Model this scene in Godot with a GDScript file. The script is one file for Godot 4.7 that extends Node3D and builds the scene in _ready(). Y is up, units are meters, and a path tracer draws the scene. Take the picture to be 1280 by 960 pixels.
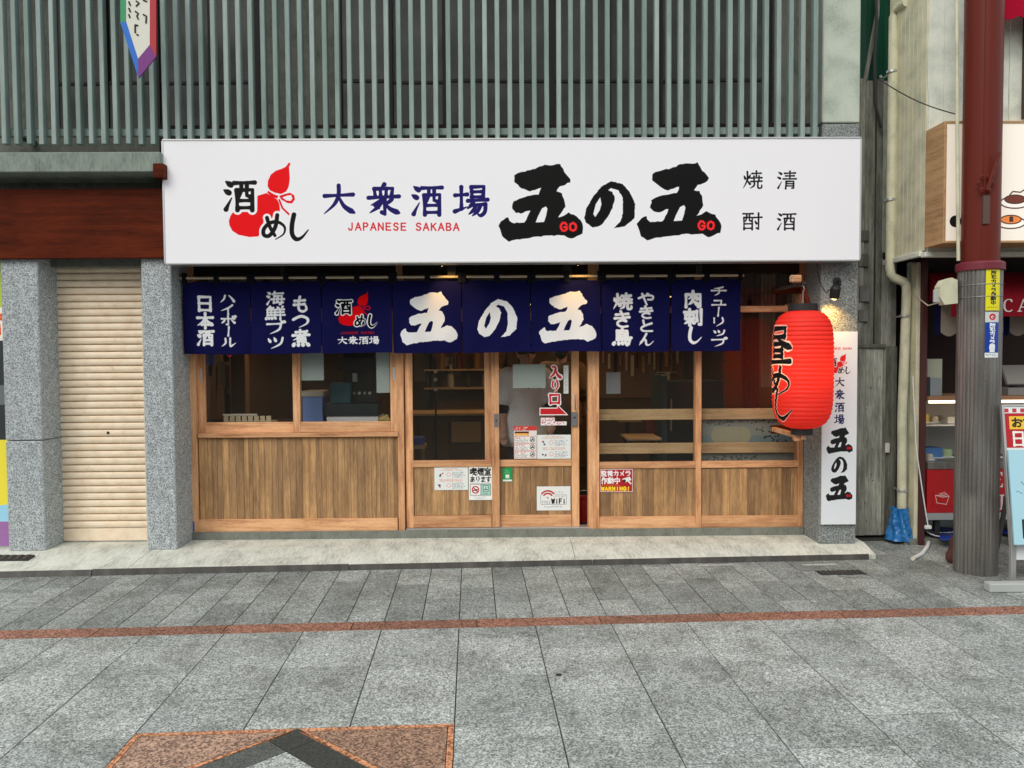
extends Node3D
# A tavern front in a covered shopping street. Metres, y up. The camera stands in the street at x = 0, z = 0 and looks along -z.
# Depths (metres from the camera along -z) of the main planes:
const ZS := 5.75   # face of the big sign board
const ZP := 5.89   # fronts of the pillars
const ZN := 6.05   # shop curtain
const ZF := 6.2    # timber shop front
const EYE := 1.55
const STEP := 0.08 # top of the concrete step
const ROOM := 0.12 # floor inside

var cam: Camera3D
var rng := RandomNumberGenerator.new()
var M := {}
var meshes := {}
var used := {}
var ground_turn := Basis(Vector3.UP, deg_to_rad(2.4))

# ---------------------------------------------------------------- measuring
func ray(px: float, py: float) -> Vector3:
	var f := 480.0 / tan(deg_to_rad(cam.fov) / 2.0)
	return cam.transform.basis * Vector3((px - 640.0) / f, (480.0 - py) / f, -1.0)
func at(px: float, py: float, depth: float) -> Vector3:
	var d := ray(px, py)
	return cam.position + d * (depth / -d.z)
func ground(px: float, py: float, y := 0.0) -> Vector3:
	var d := ray(px, py)
	return cam.position + d * ((y - cam.position.y) / d.y)
func X(px: float, depth: float, py := 445.0) -> float: return at(px, py, depth).x
func Y(py: float, depth: float, px := 640.0) -> float: return at(px, py, depth).y

# ---------------------------------------------------------------- mesh building
class MB:
	var v := PackedVector3Array()
	var n := PackedVector3Array()
	var uv := PackedVector2Array()
	func tri(a: Vector3, b: Vector3, c: Vector3, hint: Vector3, ua := Vector2.ZERO, ub := Vector2.ZERO, uc := Vector2.ZERO) -> void:
		var nn := (c - a).cross(b - a).normalized()
		if nn.dot(hint) < 0.0:
			var t := b; b = c; c = t
			var s := ub; ub = uc; uc = s
			nn = -nn
		v.append_array([a, b, c]); n.append_array([nn, nn, nn]); uv.append_array([ua, ub, uc])
	func quad(a: Vector3, b: Vector3, c: Vector3, d: Vector3, hint: Vector3) -> void:
		tri(a, b, c, hint, Vector2(0, 1), Vector2(1, 1), Vector2(1, 0)); tri(a, c, d, hint, Vector2(0, 1), Vector2(1, 0), Vector2(0, 0))
	func stri(a: Vector3, b: Vector3, c: Vector3, na: Vector3, nb: Vector3, nc: Vector3, ua := Vector2.ZERO, ub := Vector2.ZERO, uc := Vector2.ZERO) -> void:
		if (c - a).cross(b - a).dot(na + nb + nc) < 0.0:
			var t := b; b = c; c = t
			var s := nb; nb = nc; nc = s
			var q := ub; ub = uc; uc = q
		v.append_array([a, b, c]); n.append_array([na, nb, nc]); uv.append_array([ua, ub, uc])
	func squad(p: Array, q: Array, w := []) -> void:
		var u: Array = w if w.size() == 4 else [Vector2.ZERO, Vector2.ZERO, Vector2.ZERO, Vector2.ZERO]
		stri(p[0], p[1], p[2], q[0], q[1], q[2], u[0], u[1], u[2]); stri(p[0], p[2], p[3], q[0], q[2], q[3], u[0], u[2], u[3])
	func box(c: Vector3, s: Vector3) -> void:
		var h := s / 2.0
		for ax in 3:
			for sg in [-1.0, 1.0]:
				var nn := Vector3.ZERO; nn[ax] = sg
				var i := (ax + 1) % 3
				var j := (ax + 2) % 3
				var p := []
				for k in [[-1, -1], [1, -1], [1, 1], [-1, 1]]:
					var w := Vector3.ZERO
					w[ax] = sg * h[ax]; w[i] = k[0] * h[i]; w[j] = k[1] * h[j]
					p.append(c + w)
				quad(p[0], p[1], p[2], p[3], nn)
	func lathe(profile: Array, sides := 32, c := Vector3.ZERO, u0 := 0.0) -> void:   # profile of (radius, y)
		for k in profile.size() - 1:
			var a: Vector2 = profile[k]
			var b: Vector2 = profile[k + 1]
			var slope := Vector2(b.y - a.y, a.x - b.x).normalized()
			for i in sides:
				var t0 := TAU * i / sides
				var t1 := TAU * (i + 1) / sides
				var d0 := Vector3(sin(t0), 0, cos(t0))
				var d1 := Vector3(sin(t1), 0, cos(t1))
				var n0 := d0 * slope.x + Vector3.UP * slope.y
				var n1 := d1 * slope.x + Vector3.UP * slope.y
				if slope.x < 0.0 and false: n0 = -n0
				var va := 1.0 - float(k) / (profile.size() - 1)
				var vb := 1.0 - float(k + 1) / (profile.size() - 1)
				squad([c + d0 * a.x + Vector3.UP * a.y, c + d1 * a.x + Vector3.UP * a.y, c + d1 * b.x + Vector3.UP * b.y, c + d0 * b.x + Vector3.UP * b.y], [n0, n1, n1, n0],
					[Vector2(u0 + float(i) / sides, va), Vector2(u0 + float(i + 1) / sides, va), Vector2(u0 + float(i + 1) / sides, vb), Vector2(u0 + float(i) / sides, vb)])
	func tube(path: Array, r: float, sides := 10, r2 := -1.0) -> void:
		var rings := []
		for k in path.size():
			var d: Vector3 = (path[mini(k + 1, path.size() - 1)] - path[maxi(k - 1, 0)]).normalized()
			var s := d.cross(Vector3(0.31, 0.2, 0.93)).normalized()
			if rings.size():
				var last: Array = rings[-1]
				s = (last[1] - d * d.dot(last[1])).normalized()
			rings.append([path[k], s, d.cross(s), r if r2 < 0.0 else lerpf(r, r2, float(k) / (path.size() - 1))])
		for k in rings.size() - 1:
			var a: Array = rings[k]
			var b: Array = rings[k + 1]
			for i in sides:
				var t0 := TAU * i / sides
				var t1 := TAU * (i + 1) / sides
				var a0: Vector3 = a[1] * cos(t0) + a[2] * sin(t0)
				var a1: Vector3 = a[1] * cos(t1) + a[2] * sin(t1)
				var b0: Vector3 = b[1] * cos(t0) + b[2] * sin(t0)
				var b1: Vector3 = b[1] * cos(t1) + b[2] * sin(t1)
				squad([a[0] + a0 * a[3], a[0] + a1 * a[3], b[0] + b1 * b[3], b[0] + b0 * b[3]], [a0, a1, b1, b0])
		for e in [0, rings.size() - 1]:
			var c: Array = rings[e]
			var out: Vector3 = c[1].cross(c[2]) * (1.0 if e else -1.0)
			for i in sides:
				var t0 := TAU * i / sides
				var t1 := TAU * (i + 1) / sides
				tri(c[0], c[0] + (c[1] * cos(t0) + c[2] * sin(t0)) * c[3], c[0] + (c[1] * cos(t1) + c[2] * sin(t1)) * c[3], out if (path[-1] - path[0]).dot(out) * (1.0 if e else -1.0) >= 0.0 else -out)
	func prism(poly: Array, a: float, b: float, axis := 2) -> void:   # poly of Vector2 extruded from a to b along z (2) or y (1)
		var pts := PackedVector2Array(poly)
		var idx := Geometry2D.triangulate_polygon(pts)
		var put := func(p: Vector2, t: float) -> Vector3: return Vector3(p.x, p.y, t) if axis == 2 else Vector3(p.x, t, p.y)
		var dir := (Vector3.BACK if axis == 2 else Vector3.UP) * signf(b - a)
		for k in range(0, idx.size(), 3):
			for e in [[a, -dir], [b, dir]]:
				tri(put.call(pts[idx[k]], e[0]), put.call(pts[idx[k + 1]], e[0]), put.call(pts[idx[k + 2]], e[0]), e[1])
		var ccw := not Geometry2D.is_polygon_clockwise(pts)
		for k in pts.size():
			var p := pts[k]
			var q := pts[(k + 1) % pts.size()]
			var o := Vector2(q.y - p.y, p.x - q.x) * (-1.0 if ccw else 1.0)
			var mid := (p + q) / 2.0 + o.normalized() * 0.0005
			if Geometry2D.is_point_in_polygon(mid, pts): o = -o
			quad(put.call(p, a), put.call(q, a), put.call(q, b), put.call(p, b), put.call(o, 0.0))
	func mesh(m: ArrayMesh = null) -> ArrayMesh:
		var arr := []
		arr.resize(Mesh.ARRAY_MAX)
		arr[Mesh.ARRAY_VERTEX] = v; arr[Mesh.ARRAY_NORMAL] = n; arr[Mesh.ARRAY_TEX_UV] = uv
		if m == null: m = ArrayMesh.new()
		m.add_surface_from_arrays(Mesh.PRIMITIVE_TRIANGLES, arr)
		return m

func chamfered(s: Vector3, b: float) -> ArrayMesh:
	var key := "%.4f %.4f %.4f %.4f" % [s.x, s.y, s.z, b]
	if meshes.has(key): return meshes[key]
	b = minf(b, 0.3 * minf(s.x, minf(s.y, s.z)))
	var m := MB.new()
	var h := s / 2.0
	var corner := func(sx: float, sy: float, sz: float, ax: int) -> Vector3:
		var sg := Vector3(sx, sy, sz)
		var p := (h - Vector3(b, b, b)) * sg
		p[ax] = h[ax] * sg[ax]
		return p
	for ax in 3:
		for sg in [-1.0, 1.0]:
			var p := []
			for k in [[-1.0, -1.0], [1.0, -1.0], [1.0, 1.0], [-1.0, 1.0]]:
				var c := Vector3.ZERO
				c[ax] = sg; c[(ax + 1) % 3] = k[0]; c[(ax + 2) % 3] = k[1]
				p.append(corner.call(c.x, c.y, c.z, ax))
			var nn := Vector3.ZERO; nn[ax] = sg
			m.quad(p[0], p[1], p[2], p[3], nn)
		var i := (ax + 1) % 3
		var j := (ax + 2) % 3
		for si in [-1.0, 1.0]:
			for sj in [-1.0, 1.0]:
				var c0 := Vector3.ZERO; c0[ax] = -1.0; c0[i] = si; c0[j] = sj
				var c1 := c0; c1[ax] = 1.0
				var hint := Vector3.ZERO; hint[i] = si; hint[j] = sj
				m.quad(corner.call(c0.x, c0.y, c0.z, i), corner.call(c1.x, c1.y, c1.z, i), corner.call(c1.x, c1.y, c1.z, j), corner.call(c0.x, c0.y, c0.z, j), hint)
	for sx in [-1.0, 1.0]:
		for sy in [-1.0, 1.0]:
			for sz in [-1.0, 1.0]:
				m.tri(corner.call(sx, sy, sz, 0), corner.call(sx, sy, sz, 1), corner.call(sx, sy, sz, 2), Vector3(sx, sy, sz))
	meshes[key] = m.mesh()
	return meshes[key]

# ---------------------------------------------------------------- scene nodes
func numbered(called: String) -> String:
	used[called] = used.get(called, -1) + 1
	return called if used[called] == 0 else "%s_%03d" % [called, used[called]]
func tag(o: Node3D, label: String, category := "", group := "", kind := "") -> Node3D:
	if label: o.set_meta("label", label)
	if category: o.set_meta("category", category)
	if group: o.set_meta("group", group)
	if kind: o.set_meta("kind", kind)
	return o
func thing(called: String, label: String, category: String, where := Vector3.ZERO, group := "") -> Node3D:
	var o := Node3D.new()
	o.name = numbered(called)
	add_child(o)
	o.position = where
	tag(o, label, category, group)
	return o
func setting(called: String) -> Node3D:
	var o := Node3D.new()
	o.name = numbered(called)
	add_child(o)
	o.set_meta("kind", "structure")
	return o
func put(parent: Node3D, called: String, mesh: Mesh, mat: Variant, where := Vector3.ZERO, turn := Basis.IDENTITY) -> MeshInstance3D:
	var o := MeshInstance3D.new()
	o.name = called if parent != self else numbered(called)
	o.mesh = mesh
	if mat is Array:
		for k in mat.size(): o.set_surface_override_material(k, mat[k])
	elif mat: o.material_override = mat
	parent.add_child(o, true)
	o.transform = parent.global_transform.affine_inverse() * Transform3D(turn, where)
	return o
func box(parent: Node3D, called: String, mat: Variant, c: Vector3, s: Vector3, bev := 0.003, turn := Basis.IDENTITY) -> MeshInstance3D:
	return put(parent, called, chamfered(s, bev), mat, c, turn)
# a block whose front face spans a measured rectangle at a depth, going back by thick
func blk(parent: Node3D, called: String, mat: Variant, x0: float, y0: float, x1: float, y1: float, depth: float, thick: float, bev := 0.003) -> MeshInstance3D:
	var a := at(x0, (y0 + y1) / 2.0, depth)
	var b := at(x1, (y0 + y1) / 2.0, depth)
	var t := at((x0 + x1) / 2.0, y0, depth)
	var u := at((x0 + x1) / 2.0, y1, depth)
	return box(parent, called, mat, Vector3((a.x + b.x) / 2.0, (t.y + u.y) / 2.0, -depth - thick / 2.0), Vector3(b.x - a.x, t.y - u.y, thick), bev)
# the same with world x / y limits
func slab(parent: Node3D, called: String, mat: Variant, x0: float, x1: float, y0: float, y1: float, depth: float, thick: float, bev := 0.003) -> MeshInstance3D:
	return box(parent, called, mat, Vector3((x0 + x1) / 2.0, (y0 + y1) / 2.0, -depth - thick / 2.0), Vector3(x1 - x0, y1 - y0, thick), bev)
# a thin board with a printed face: surface 0 the face, surface 1 the rest
func plate_mesh(w: float, h: float, t: float) -> ArrayMesh:
	var f := MB.new()
	f.quad(Vector3(-w / 2, -h / 2, t / 2), Vector3(w / 2, -h / 2, t / 2), Vector3(w / 2, h / 2, t / 2), Vector3(-w / 2, h / 2, t / 2), Vector3.BACK)
	var m := f.mesh()
	var r := MB.new()
	var p := [Vector3(-w / 2, -h / 2, 0), Vector3(w / 2, -h / 2, 0), Vector3(w / 2, h / 2, 0), Vector3(-w / 2, h / 2, 0)]
	var d := Vector3(0, 0, t / 2)
	for k in 4:
		var a: Vector3 = p[k]
		var b: Vector3 = p[(k + 1) % 4]
		r.quad(a - d, b - d, b + d, a + d, (a + b) / 2.0)
	r.quad(p[0] - d, p[1] - d, p[2] - d, p[3] - d, Vector3.FORWARD)
	return r.mesh(m)
func plate(parent: Node3D, called: String, face: Material, x0: float, y0: float, x1: float, y1: float, depth: float, thick := 0.002, edge: Material = null) -> MeshInstance3D:
	var a := at(x0, (y0 + y1) / 2.0, depth)
	var b := at(x1, (y0 + y1) / 2.0, depth)
	var t := at((x0 + x1) / 2.0, y0, depth)
	var u := at((x0 + x1) / 2.0, y1, depth)
	return put(parent, called, plate_mesh(b.x - a.x, t.y - u.y, thick), [face, edge if edge else M.paper], Vector3((a.x + b.x) / 2, (t.y + u.y) / 2, -depth - thick / 2))

# ---------------------------------------------------------------- materials
func lin(r: float, g: float, b: float) -> Color: return Color(r, g, b).linear_to_srgb()
func mat(c: Color, rough := 0.8, metal := 0.0, spec := 0.5) -> StandardMaterial3D:
	var m := StandardMaterial3D.new()
	m.albedo_color = c; m.roughness = rough; m.metallic = metal; m.metallic_specular = spec
	return m
func noise(s: int, freq: float, w: int, h: int, oct := 3, kind := FastNoiseLite.TYPE_SIMPLEX_SMOOTH) -> Image:
	var f := FastNoiseLite.new()
	f.seed = s; f.frequency = freq; f.noise_type = kind; f.fractal_octaves = oct
	var im := f.get_seamless_image(w, h)
	im.convert(Image.FORMAT_L8)
	return im
func stretch(im: Image, w: int, h: int) -> PackedByteArray:
	im.resize(w, h, Image.INTERPOLATE_CUBIC)
	return im.get_data()
# a picture from several noise layers through a colour ramp; ramp is a list of [position, colour]
func ramped(w: int, h: int, layers: Array, weights: Array, ramp: Array) -> Image:
	var lut := PackedByteArray()
	for k in 256:
		var t := k / 255.0
		var c: Color = ramp[0][1]
		for r in ramp.size() - 1:
			if t >= ramp[r][0]:
				c = (ramp[r][1] as Color).lerp(ramp[r + 1][1], clampf((t - ramp[r][0]) / maxf(1e-4, ramp[r + 1][0] - ramp[r][0]), 0, 1))
		lut.append_array([c.r8, c.g8, c.b8])
	var out := PackedByteArray()
	out.resize(w * h * 3)
	var total := 0.0
	for x in weights: total += x
	for k in w * h:
		var s := 0.0
		for l in layers.size(): s += weights[l] * layers[l][k]
		var i := clampi(int(s / total), 0, 255) * 3
		out[k * 3] = lut[i]; out[k * 3 + 1] = lut[i + 1]; out[k * 3 + 2] = lut[i + 2]
	return Image.create_from_data(w, h, false, Image.FORMAT_RGB8, out)
func lift(c: Color, g: Variant) -> Color:   # scale a colour in linear light
	var l := c.srgb_to_linear()
	var k: Vector3 = g if g is Vector3 else Vector3.ONE * float(g)
	return Color(minf(l.r * k.x, .9), minf(l.g * k.y, .9), minf(l.b * k.z, .9)).linear_to_srgb()
func lifted(ramp: Array, g: Variant) -> Array:
	var out := []
	for r in ramp: out.append([r[0], lift(r[1], g)] if r is Array else lift(r, g))
	return out
func tex(im: Image) -> ImageTexture: return ImageTexture.create_from_image(im)
func surf(t: Texture2D, per_metre: float, rough := 0.85, tint := Color.WHITE, off := Vector3.ZERO, world := true) -> StandardMaterial3D:
	var m := mat(tint, rough)
	m.albedo_texture = t
	m.uv1_triplanar = true; m.uv1_world_triplanar = world
	m.uv1_scale = Vector3.ONE * per_metre; m.uv1_offset = off
	m.uv1_triplanar_sharpness = 8.0
	return m
func relief(m: StandardMaterial3D, t: Texture2D, cm: float) -> StandardMaterial3D:
	m.heightmap_enabled = true; m.heightmap_texture = t; m.heightmap_scale = cm
	return m
func speckle(w: int, s: int, tones: Array, blotch: float, fine := 0.28) -> Image:   # granite: grains of a few tones over slow blotches
	var r := RandomNumberGenerator.new()
	r.seed = s
	var slow := stretch(noise(s + 1, 0.02, w, w, 4), w, w)
	var fc := FastNoiseLite.new()
	fc.seed = s + 2; fc.noise_type = FastNoiseLite.TYPE_CELLULAR; fc.frequency = fine; fc.fractal_type = FastNoiseLite.FRACTAL_NONE
	fc.cellular_return_type = FastNoiseLite.RETURN_CELL_VALUE
	var mi := fc.get_seamless_image(w, w, false, false, 0.03)
	mi.convert(Image.FORMAT_L8)
	var mid := mi.get_data()
	var out := PackedByteArray()
	out.resize(w * w * 3)
	for k in w * w:
		var c: Color = tones[clampi(int(float(mid[k]) / 256.0 * tones.size() + r.randf_range(-.6, .6)), 0, tones.size() - 1)]
		var f := 1.0 + blotch * (slow[k] / 127.0 - 1.0) + r.randf_range(-0.08, 0.08)
		out[k * 3] = clampi(int(c.r8 * f), 0, 255); out[k * 3 + 1] = clampi(int(c.g8 * f), 0, 255); out[k * 3 + 2] = clampi(int(c.b8 * f), 0, 255)
	return Image.create_from_data(w, w, false, Image.FORMAT_RGB8, out)
func grain(s: int, ramp: Array, w := 512) -> Image:   # wood: grain runs down the picture
	var a := stretch(noise(s, 0.05, w, 24, 4), w, w)
	var b := stretch(noise(s + 3, 0.25, w, 40, 2), w, w)
	var c := stretch(noise(s + 5, 0.012, w, 128, 2), w, w)
	return ramped(w, w, [a, b, c], [1.0, 0.9, 0.9], ramp)
func turned(im: Image) -> Image:
	var o: Image = im.duplicate()
	o.rotate_90(CLOCKWISE)
	return o

func make_materials() -> void:
	M.paper = mat(lin(.78, .79, .78), 0.7)
	M.black = mat(lin(.012, .012, .013), 0.6)
	M.dark_metal = mat(lin(.03, .03, .032), 0.45, 0.3)
	M.steel = mat(lin(.42, .43, .44), 0.35, 0.9)
	M.alu = mat(lin(.55, .56, .56), 0.4, 0.7)
	M.grey_plastic = mat(lin(.42, .44, .43), 0.5)
	M.cream_plastic = mat(lin(.62, .60, .52), 0.5)
	M.white_plastic = mat(lin(.74, .75, .74), 0.45)
	# timber of the shop front
	var oak := [[0.0, Color(.42, .25, .14)], [0.35, Color(.66, .45, .30)], [0.55, Color(.75, .54, .37)], [0.75, Color(.80, .60, .43)], [1.0, Color(.86, .69, .52)]]
	var g1 := grain(11, lifted(oak, Vector3(1.45, 1.6, 1.75)))
	var tv := tex(g1)
	var th := tex(turned(g1))
	M.oak_v = []; M.oak_h = []
	for k in 4:
		var tint := Color(1, 1, 1).lerp(Color(.86, .84, .82), k / 4.0)
		M.oak_v.append(surf(tv, 1.3, 0.62, tint, Vector3(.13 * k, .37 * k, .21 * k)))
		M.oak_h.append(surf(th, 1.3, 0.62, tint, Vector3(.31 * k, .17 * k, .23 * k)))
	var plank := [[0.0, Color(.27, .19, .11)], [0.35, Color(.44, .33, .21)], [0.6, Color(.55, .42, .27)], [1.0, Color(.68, .54, .37)]]
	var tp := tex(grain(29, lifted(plank, Vector3(1.98, 2.12, 2.45))))
	M.plank = []
	for k in 8:
		var tint := Color(1, 1, 1).lerp([Color(.84, .82, .81), Color(1, .97, .92), Color(.93, .91, .88), Color(.76, .73, .70)][k % 4], 0.8)
		M.plank.append(surf(tp, 1.1, 0.7, tint, Vector3(.27 * k, .41 * k, .13 * k)))
	var cedar := [[0.0, Color(.16, .07, .04)], [0.5, Color(.34, .16, .10)], [1.0, Color(.47, .25, .16)]]
	var tc := tex(turned(grain(41, lifted(cedar, Vector3(1.15, .88, .66)))))
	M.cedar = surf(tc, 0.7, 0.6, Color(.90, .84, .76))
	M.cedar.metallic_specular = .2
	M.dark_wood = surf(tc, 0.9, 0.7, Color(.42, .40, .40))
	var pale := [[0.0, Color(.50, .40, .27)], [0.5, Color(.72, .61, .44)], [1.0, Color(.82, .72, .55)]]
	M.pine_h = surf(tex(turned(grain(53, pale))), 1.2, 0.6)
	var old := [[0.0, Color(.13, .13, .12)], [0.4, Color(.30, .30, .28)], [0.7, Color(.42, .42, .39)], [1.0, Color(.55, .54, .50)]]
	var to := tex(grain(67, lifted(old, 3.0)))
	M.old_wood = []
	for k in 4: M.old_wood.append(surf(to, 0.9, 0.95, Color(1, 1, 1).lerp(Color(.6, .6, .58), k / 4.0), Vector3(.3 * k, .23 * k, 0)))
	# painted slats
	var paint := [[0.0, Color(.30, .33, .32)], [0.25, Color(.42, .47, .455)], [0.6, Color(.49, .54, .525)], [1.0, Color(.58, .62, .60)]]
	var ts := tex(grain(71, lifted(paint, 1.5)))
	M.slat = []
	for k in 4: M.slat.append(surf(ts, 0.8, 0.75, Color(1, 1, 1).lerp(Color(.82, .86, .85), k / 4.0), Vector3(.2 * k, .31 * k, 0)))
	# concrete
	var peb := speckle(512, 5, lifted([Color(.34, .355, .36), Color(.46, .48, .485), Color(.53, .555, .565), Color(.575, .60, .61), Color(.64, .66, .67)], 1.72), 0.07, .34)
	var tb := tex(peb)
	var bumps := noise(9, 0.16, 512, 512, 2)
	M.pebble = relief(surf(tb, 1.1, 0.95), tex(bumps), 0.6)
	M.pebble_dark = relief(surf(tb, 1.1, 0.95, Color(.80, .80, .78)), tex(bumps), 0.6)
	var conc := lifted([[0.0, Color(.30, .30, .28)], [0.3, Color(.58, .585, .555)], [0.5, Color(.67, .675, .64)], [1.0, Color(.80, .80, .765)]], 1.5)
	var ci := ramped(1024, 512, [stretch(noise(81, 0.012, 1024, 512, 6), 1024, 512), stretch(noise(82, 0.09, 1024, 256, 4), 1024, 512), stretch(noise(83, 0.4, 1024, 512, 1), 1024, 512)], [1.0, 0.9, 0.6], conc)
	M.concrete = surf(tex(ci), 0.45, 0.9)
	M.concrete_wall = surf(tex(ci), 0.8, 0.9, Color(.95, .985, .97))
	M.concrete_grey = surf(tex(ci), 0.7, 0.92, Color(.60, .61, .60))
	M.ledge = surf(tex(ci), 0.6, 0.9, Color(.64, .69, .68))
	# paving
	var gr := tex(speckle(1024, 15, [Color(.44, .45, .445), Color(.58, .595, .585), Color(.65, .665, .65), Color(.69, .705, .69), Color(.82, .83, .81)], 0.06))
	M.granite = []
	for k in 6:
		M.granite.append(surf(gr, 0.55, 0.72, Color(1, 1, 1).lerp(Color(.80, .81, .81), k / 5.0), Vector3(.17 * k, 0, .29 * k)))
	var stain := ramped(512, 512, [stretch(noise(91, 0.015, 512, 512, 5), 512, 512), stretch(noise(92, 0.1, 512, 512, 3), 512, 512)], [1.0, 0.5], [[0.0, Color(.72, .72, .71)], [0.4, Color(.92, .92, .915)], [0.6, Color(1, 1, 1)], [1.0, Color(1, 1, 1)]])
	var ts2 := tex(stain)
	for m in M.granite:
		m.detail_enabled = true; m.detail_blend_mode = BaseMaterial3D.BLEND_MODE_MUL
		m.detail_uv_layer = BaseMaterial3D.DETAIL_UV_2
		m.uv2_triplanar = true; m.uv2_world_triplanar = true; m.uv2_scale = Vector3.ONE * 0.33
		m.detail_albedo = ts2
	var pk := tex(speckle(512, 25, lifted([Color(.34, .26, .22), Color(.50, .39, .33), Color(.58, .46, .39), Color(.66, .54, .46)], 1.35), 0.08))
	M.pink = [surf(pk, 0.9, 0.72), surf(pk, 0.9, 0.72, Color(.9, .88, .86), Vector3(.3, 0, .4))]
	M.red_strip = [surf(pk, 0.9, 0.75, Color(.92, .80, .78)), surf(pk, 0.9, 0.75, Color(.84, .74, .72), Vector3(.2, 0, .1))]
	M.orange = [surf(pk, 0.9, 0.72, Color(1.0, .80, .62)), surf(tex(speckle(256, 35, [Color(.50, .33, .22), Color(.78, .52, .37), Color(.84, .60, .45)], .08)), 1.6, 0.72)]
	M.dark_granite = [surf(gr, 0.8, 0.6, Color(.50, .51, .50)), surf(gr, 0.8, 0.6, Color(.34, .35, .34), Vector3(.3, 0, .2))]
	M.joint = mat(lin(.045, .045, .043), 0.95)
	# plaster and siding
	var pl := ramped(512, 512, [stretch(noise(101, 0.01, 512, 512, 4), 512, 512), stretch(noise(102, 0.15, 512, 512, 2), 512, 512)], [1.0, 0.4], lifted([[0.0, Color(.62, .64, .60)], [0.5, Color(.76, .78, .73)], [1.0, Color(.84, .85, .80)]], 1.32))
	M.concrete_wall = surf(tex(pl), 0.55, 0.92, Color(.85, .875, .87))
	M.siding = surf(tex(pl), 0.8, 0.7)
	M.siding_warm = surf(tex(pl), 0.8, 0.7, Color(.96, .92, .85))
	M.pipe = surf(tex(pl), 0.9, 0.6, Color(.92, .89, .82))
	var rust := ramped(512, 512, [stretch(noise(111, 0.02, 512, 512, 5), 512, 512), stretch(noise(112, 0.2, 512, 512, 2), 512, 512)], [1.0, 0.4], lifted([[0.0, Color(.70, .61, .51)], [0.3, Color(.81, .735, .635)], [0.6, Color(.84, .775, .685)], [1.0, Color(.87, .81, .73)]], 1.32))
	M.shutter = surf(tex(rust), 0.7, 0.5)
	var zinc := ramped(512, 512, [stretch(noise(121, 0.02, 512, 64, 4), 512, 512), stretch(noise(122, 0.2, 512, 512, 2), 512, 512)], [1.0, 0.5], lifted([[0.0, Color(.26, .25, .24)], [0.5, Color(.42, .41, .395)], [1.0, Color(.56, .55, .53)]], 1.25))
	M.zinc = surf(tex(zinc), 0.8, 0.45)
	M.zinc.metallic = 0.5
	M.zinc.roughness = 0.38
	M.plate_metal = surf(tex(zinc), 0.7, 0.6, Color(.62, .61, .60))
	M.maroon = mat(lin(.13, .018, .010), 0.4, 0.0, 0.3)
	M.maroon_ring = mat(lin(.16, .012, .025), 0.5)
	M.cable = mat(lin(.015, .015, .016), 0.6)
	# glass
	var gl := mat(Color(.10, .11, .10, 0.03), 0.02)
	gl.transparency = BaseMaterial3D.TRANSPARENCY_ALPHA
	gl.metallic_specular = 0.4
	M.glass = gl
	var mesh_im := Image.create(64, 64, false, Image.FORMAT_RGBA8)
	mesh_im.fill(Color(.3, .3, .28, 0.0))
	for y in 64:
		for x in 64:
			var d := minf(absf(fposmod(float(x + y), 64.0) - 32.0), absf(fposmod(float(x - y), 64.0) - 32.0))
			if d < 1.6: mesh_im.set_pixel(x, y, Color(.40, .40, .36, 0.8))
	var wire := mat(Color.WHITE, 0.5)
	wire.albedo_texture = tex(mesh_im)
	wire.transparency = BaseMaterial3D.TRANSPARENCY_ALPHA
	wire.uv1_triplanar = true; wire.uv1_world_triplanar = true; wire.uv1_scale = Vector3(38, 30, 38); wire.uv1_triplanar_sharpness = 8.0
	M.wire = wire
	var fr := ramped(256, 256, [stretch(noise(131, 0.015, 256, 256, 3), 256, 256), stretch(noise(132, 0.3, 256, 256, 1), 256, 256)], [1.0, 0.3], [[0.0, Color(.20, .22, .20)], [0.5, Color(.275, .295, .275)], [1.0, Color(.35, .37, .35)]])
	M.frosted = surf(tex(fr), 0.6, 0.35)
	M.frosted.heightmap_enabled = true
	var rib := Image.create(8, 64, false, Image.FORMAT_L8)
	for y in 64:
		for x in 8: rib.set_pixel(x, y, Color.WHITE * (0.5 + 0.5 * sin(TAU * y / 16.0)))
	M.frosted.heightmap_texture = tex(rib); M.frosted.heightmap_scale = 0.25

func print_mat(im: Image, rough := 0.6) -> StandardMaterial3D:
	var m := mat(Color.WHITE, rough)
	m.albedo_texture = tex(im)
	m.texture_repeat = false
	return m
func cloth(c: Color, rough := 0.95, through := 0.0) -> StandardMaterial3D:
	var m := mat(c, rough, 0.0, 0.2)
	if through > 0.0:
		m.backlight_enabled = true; m.backlight = Color(through, through, through)
	return m

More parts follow.
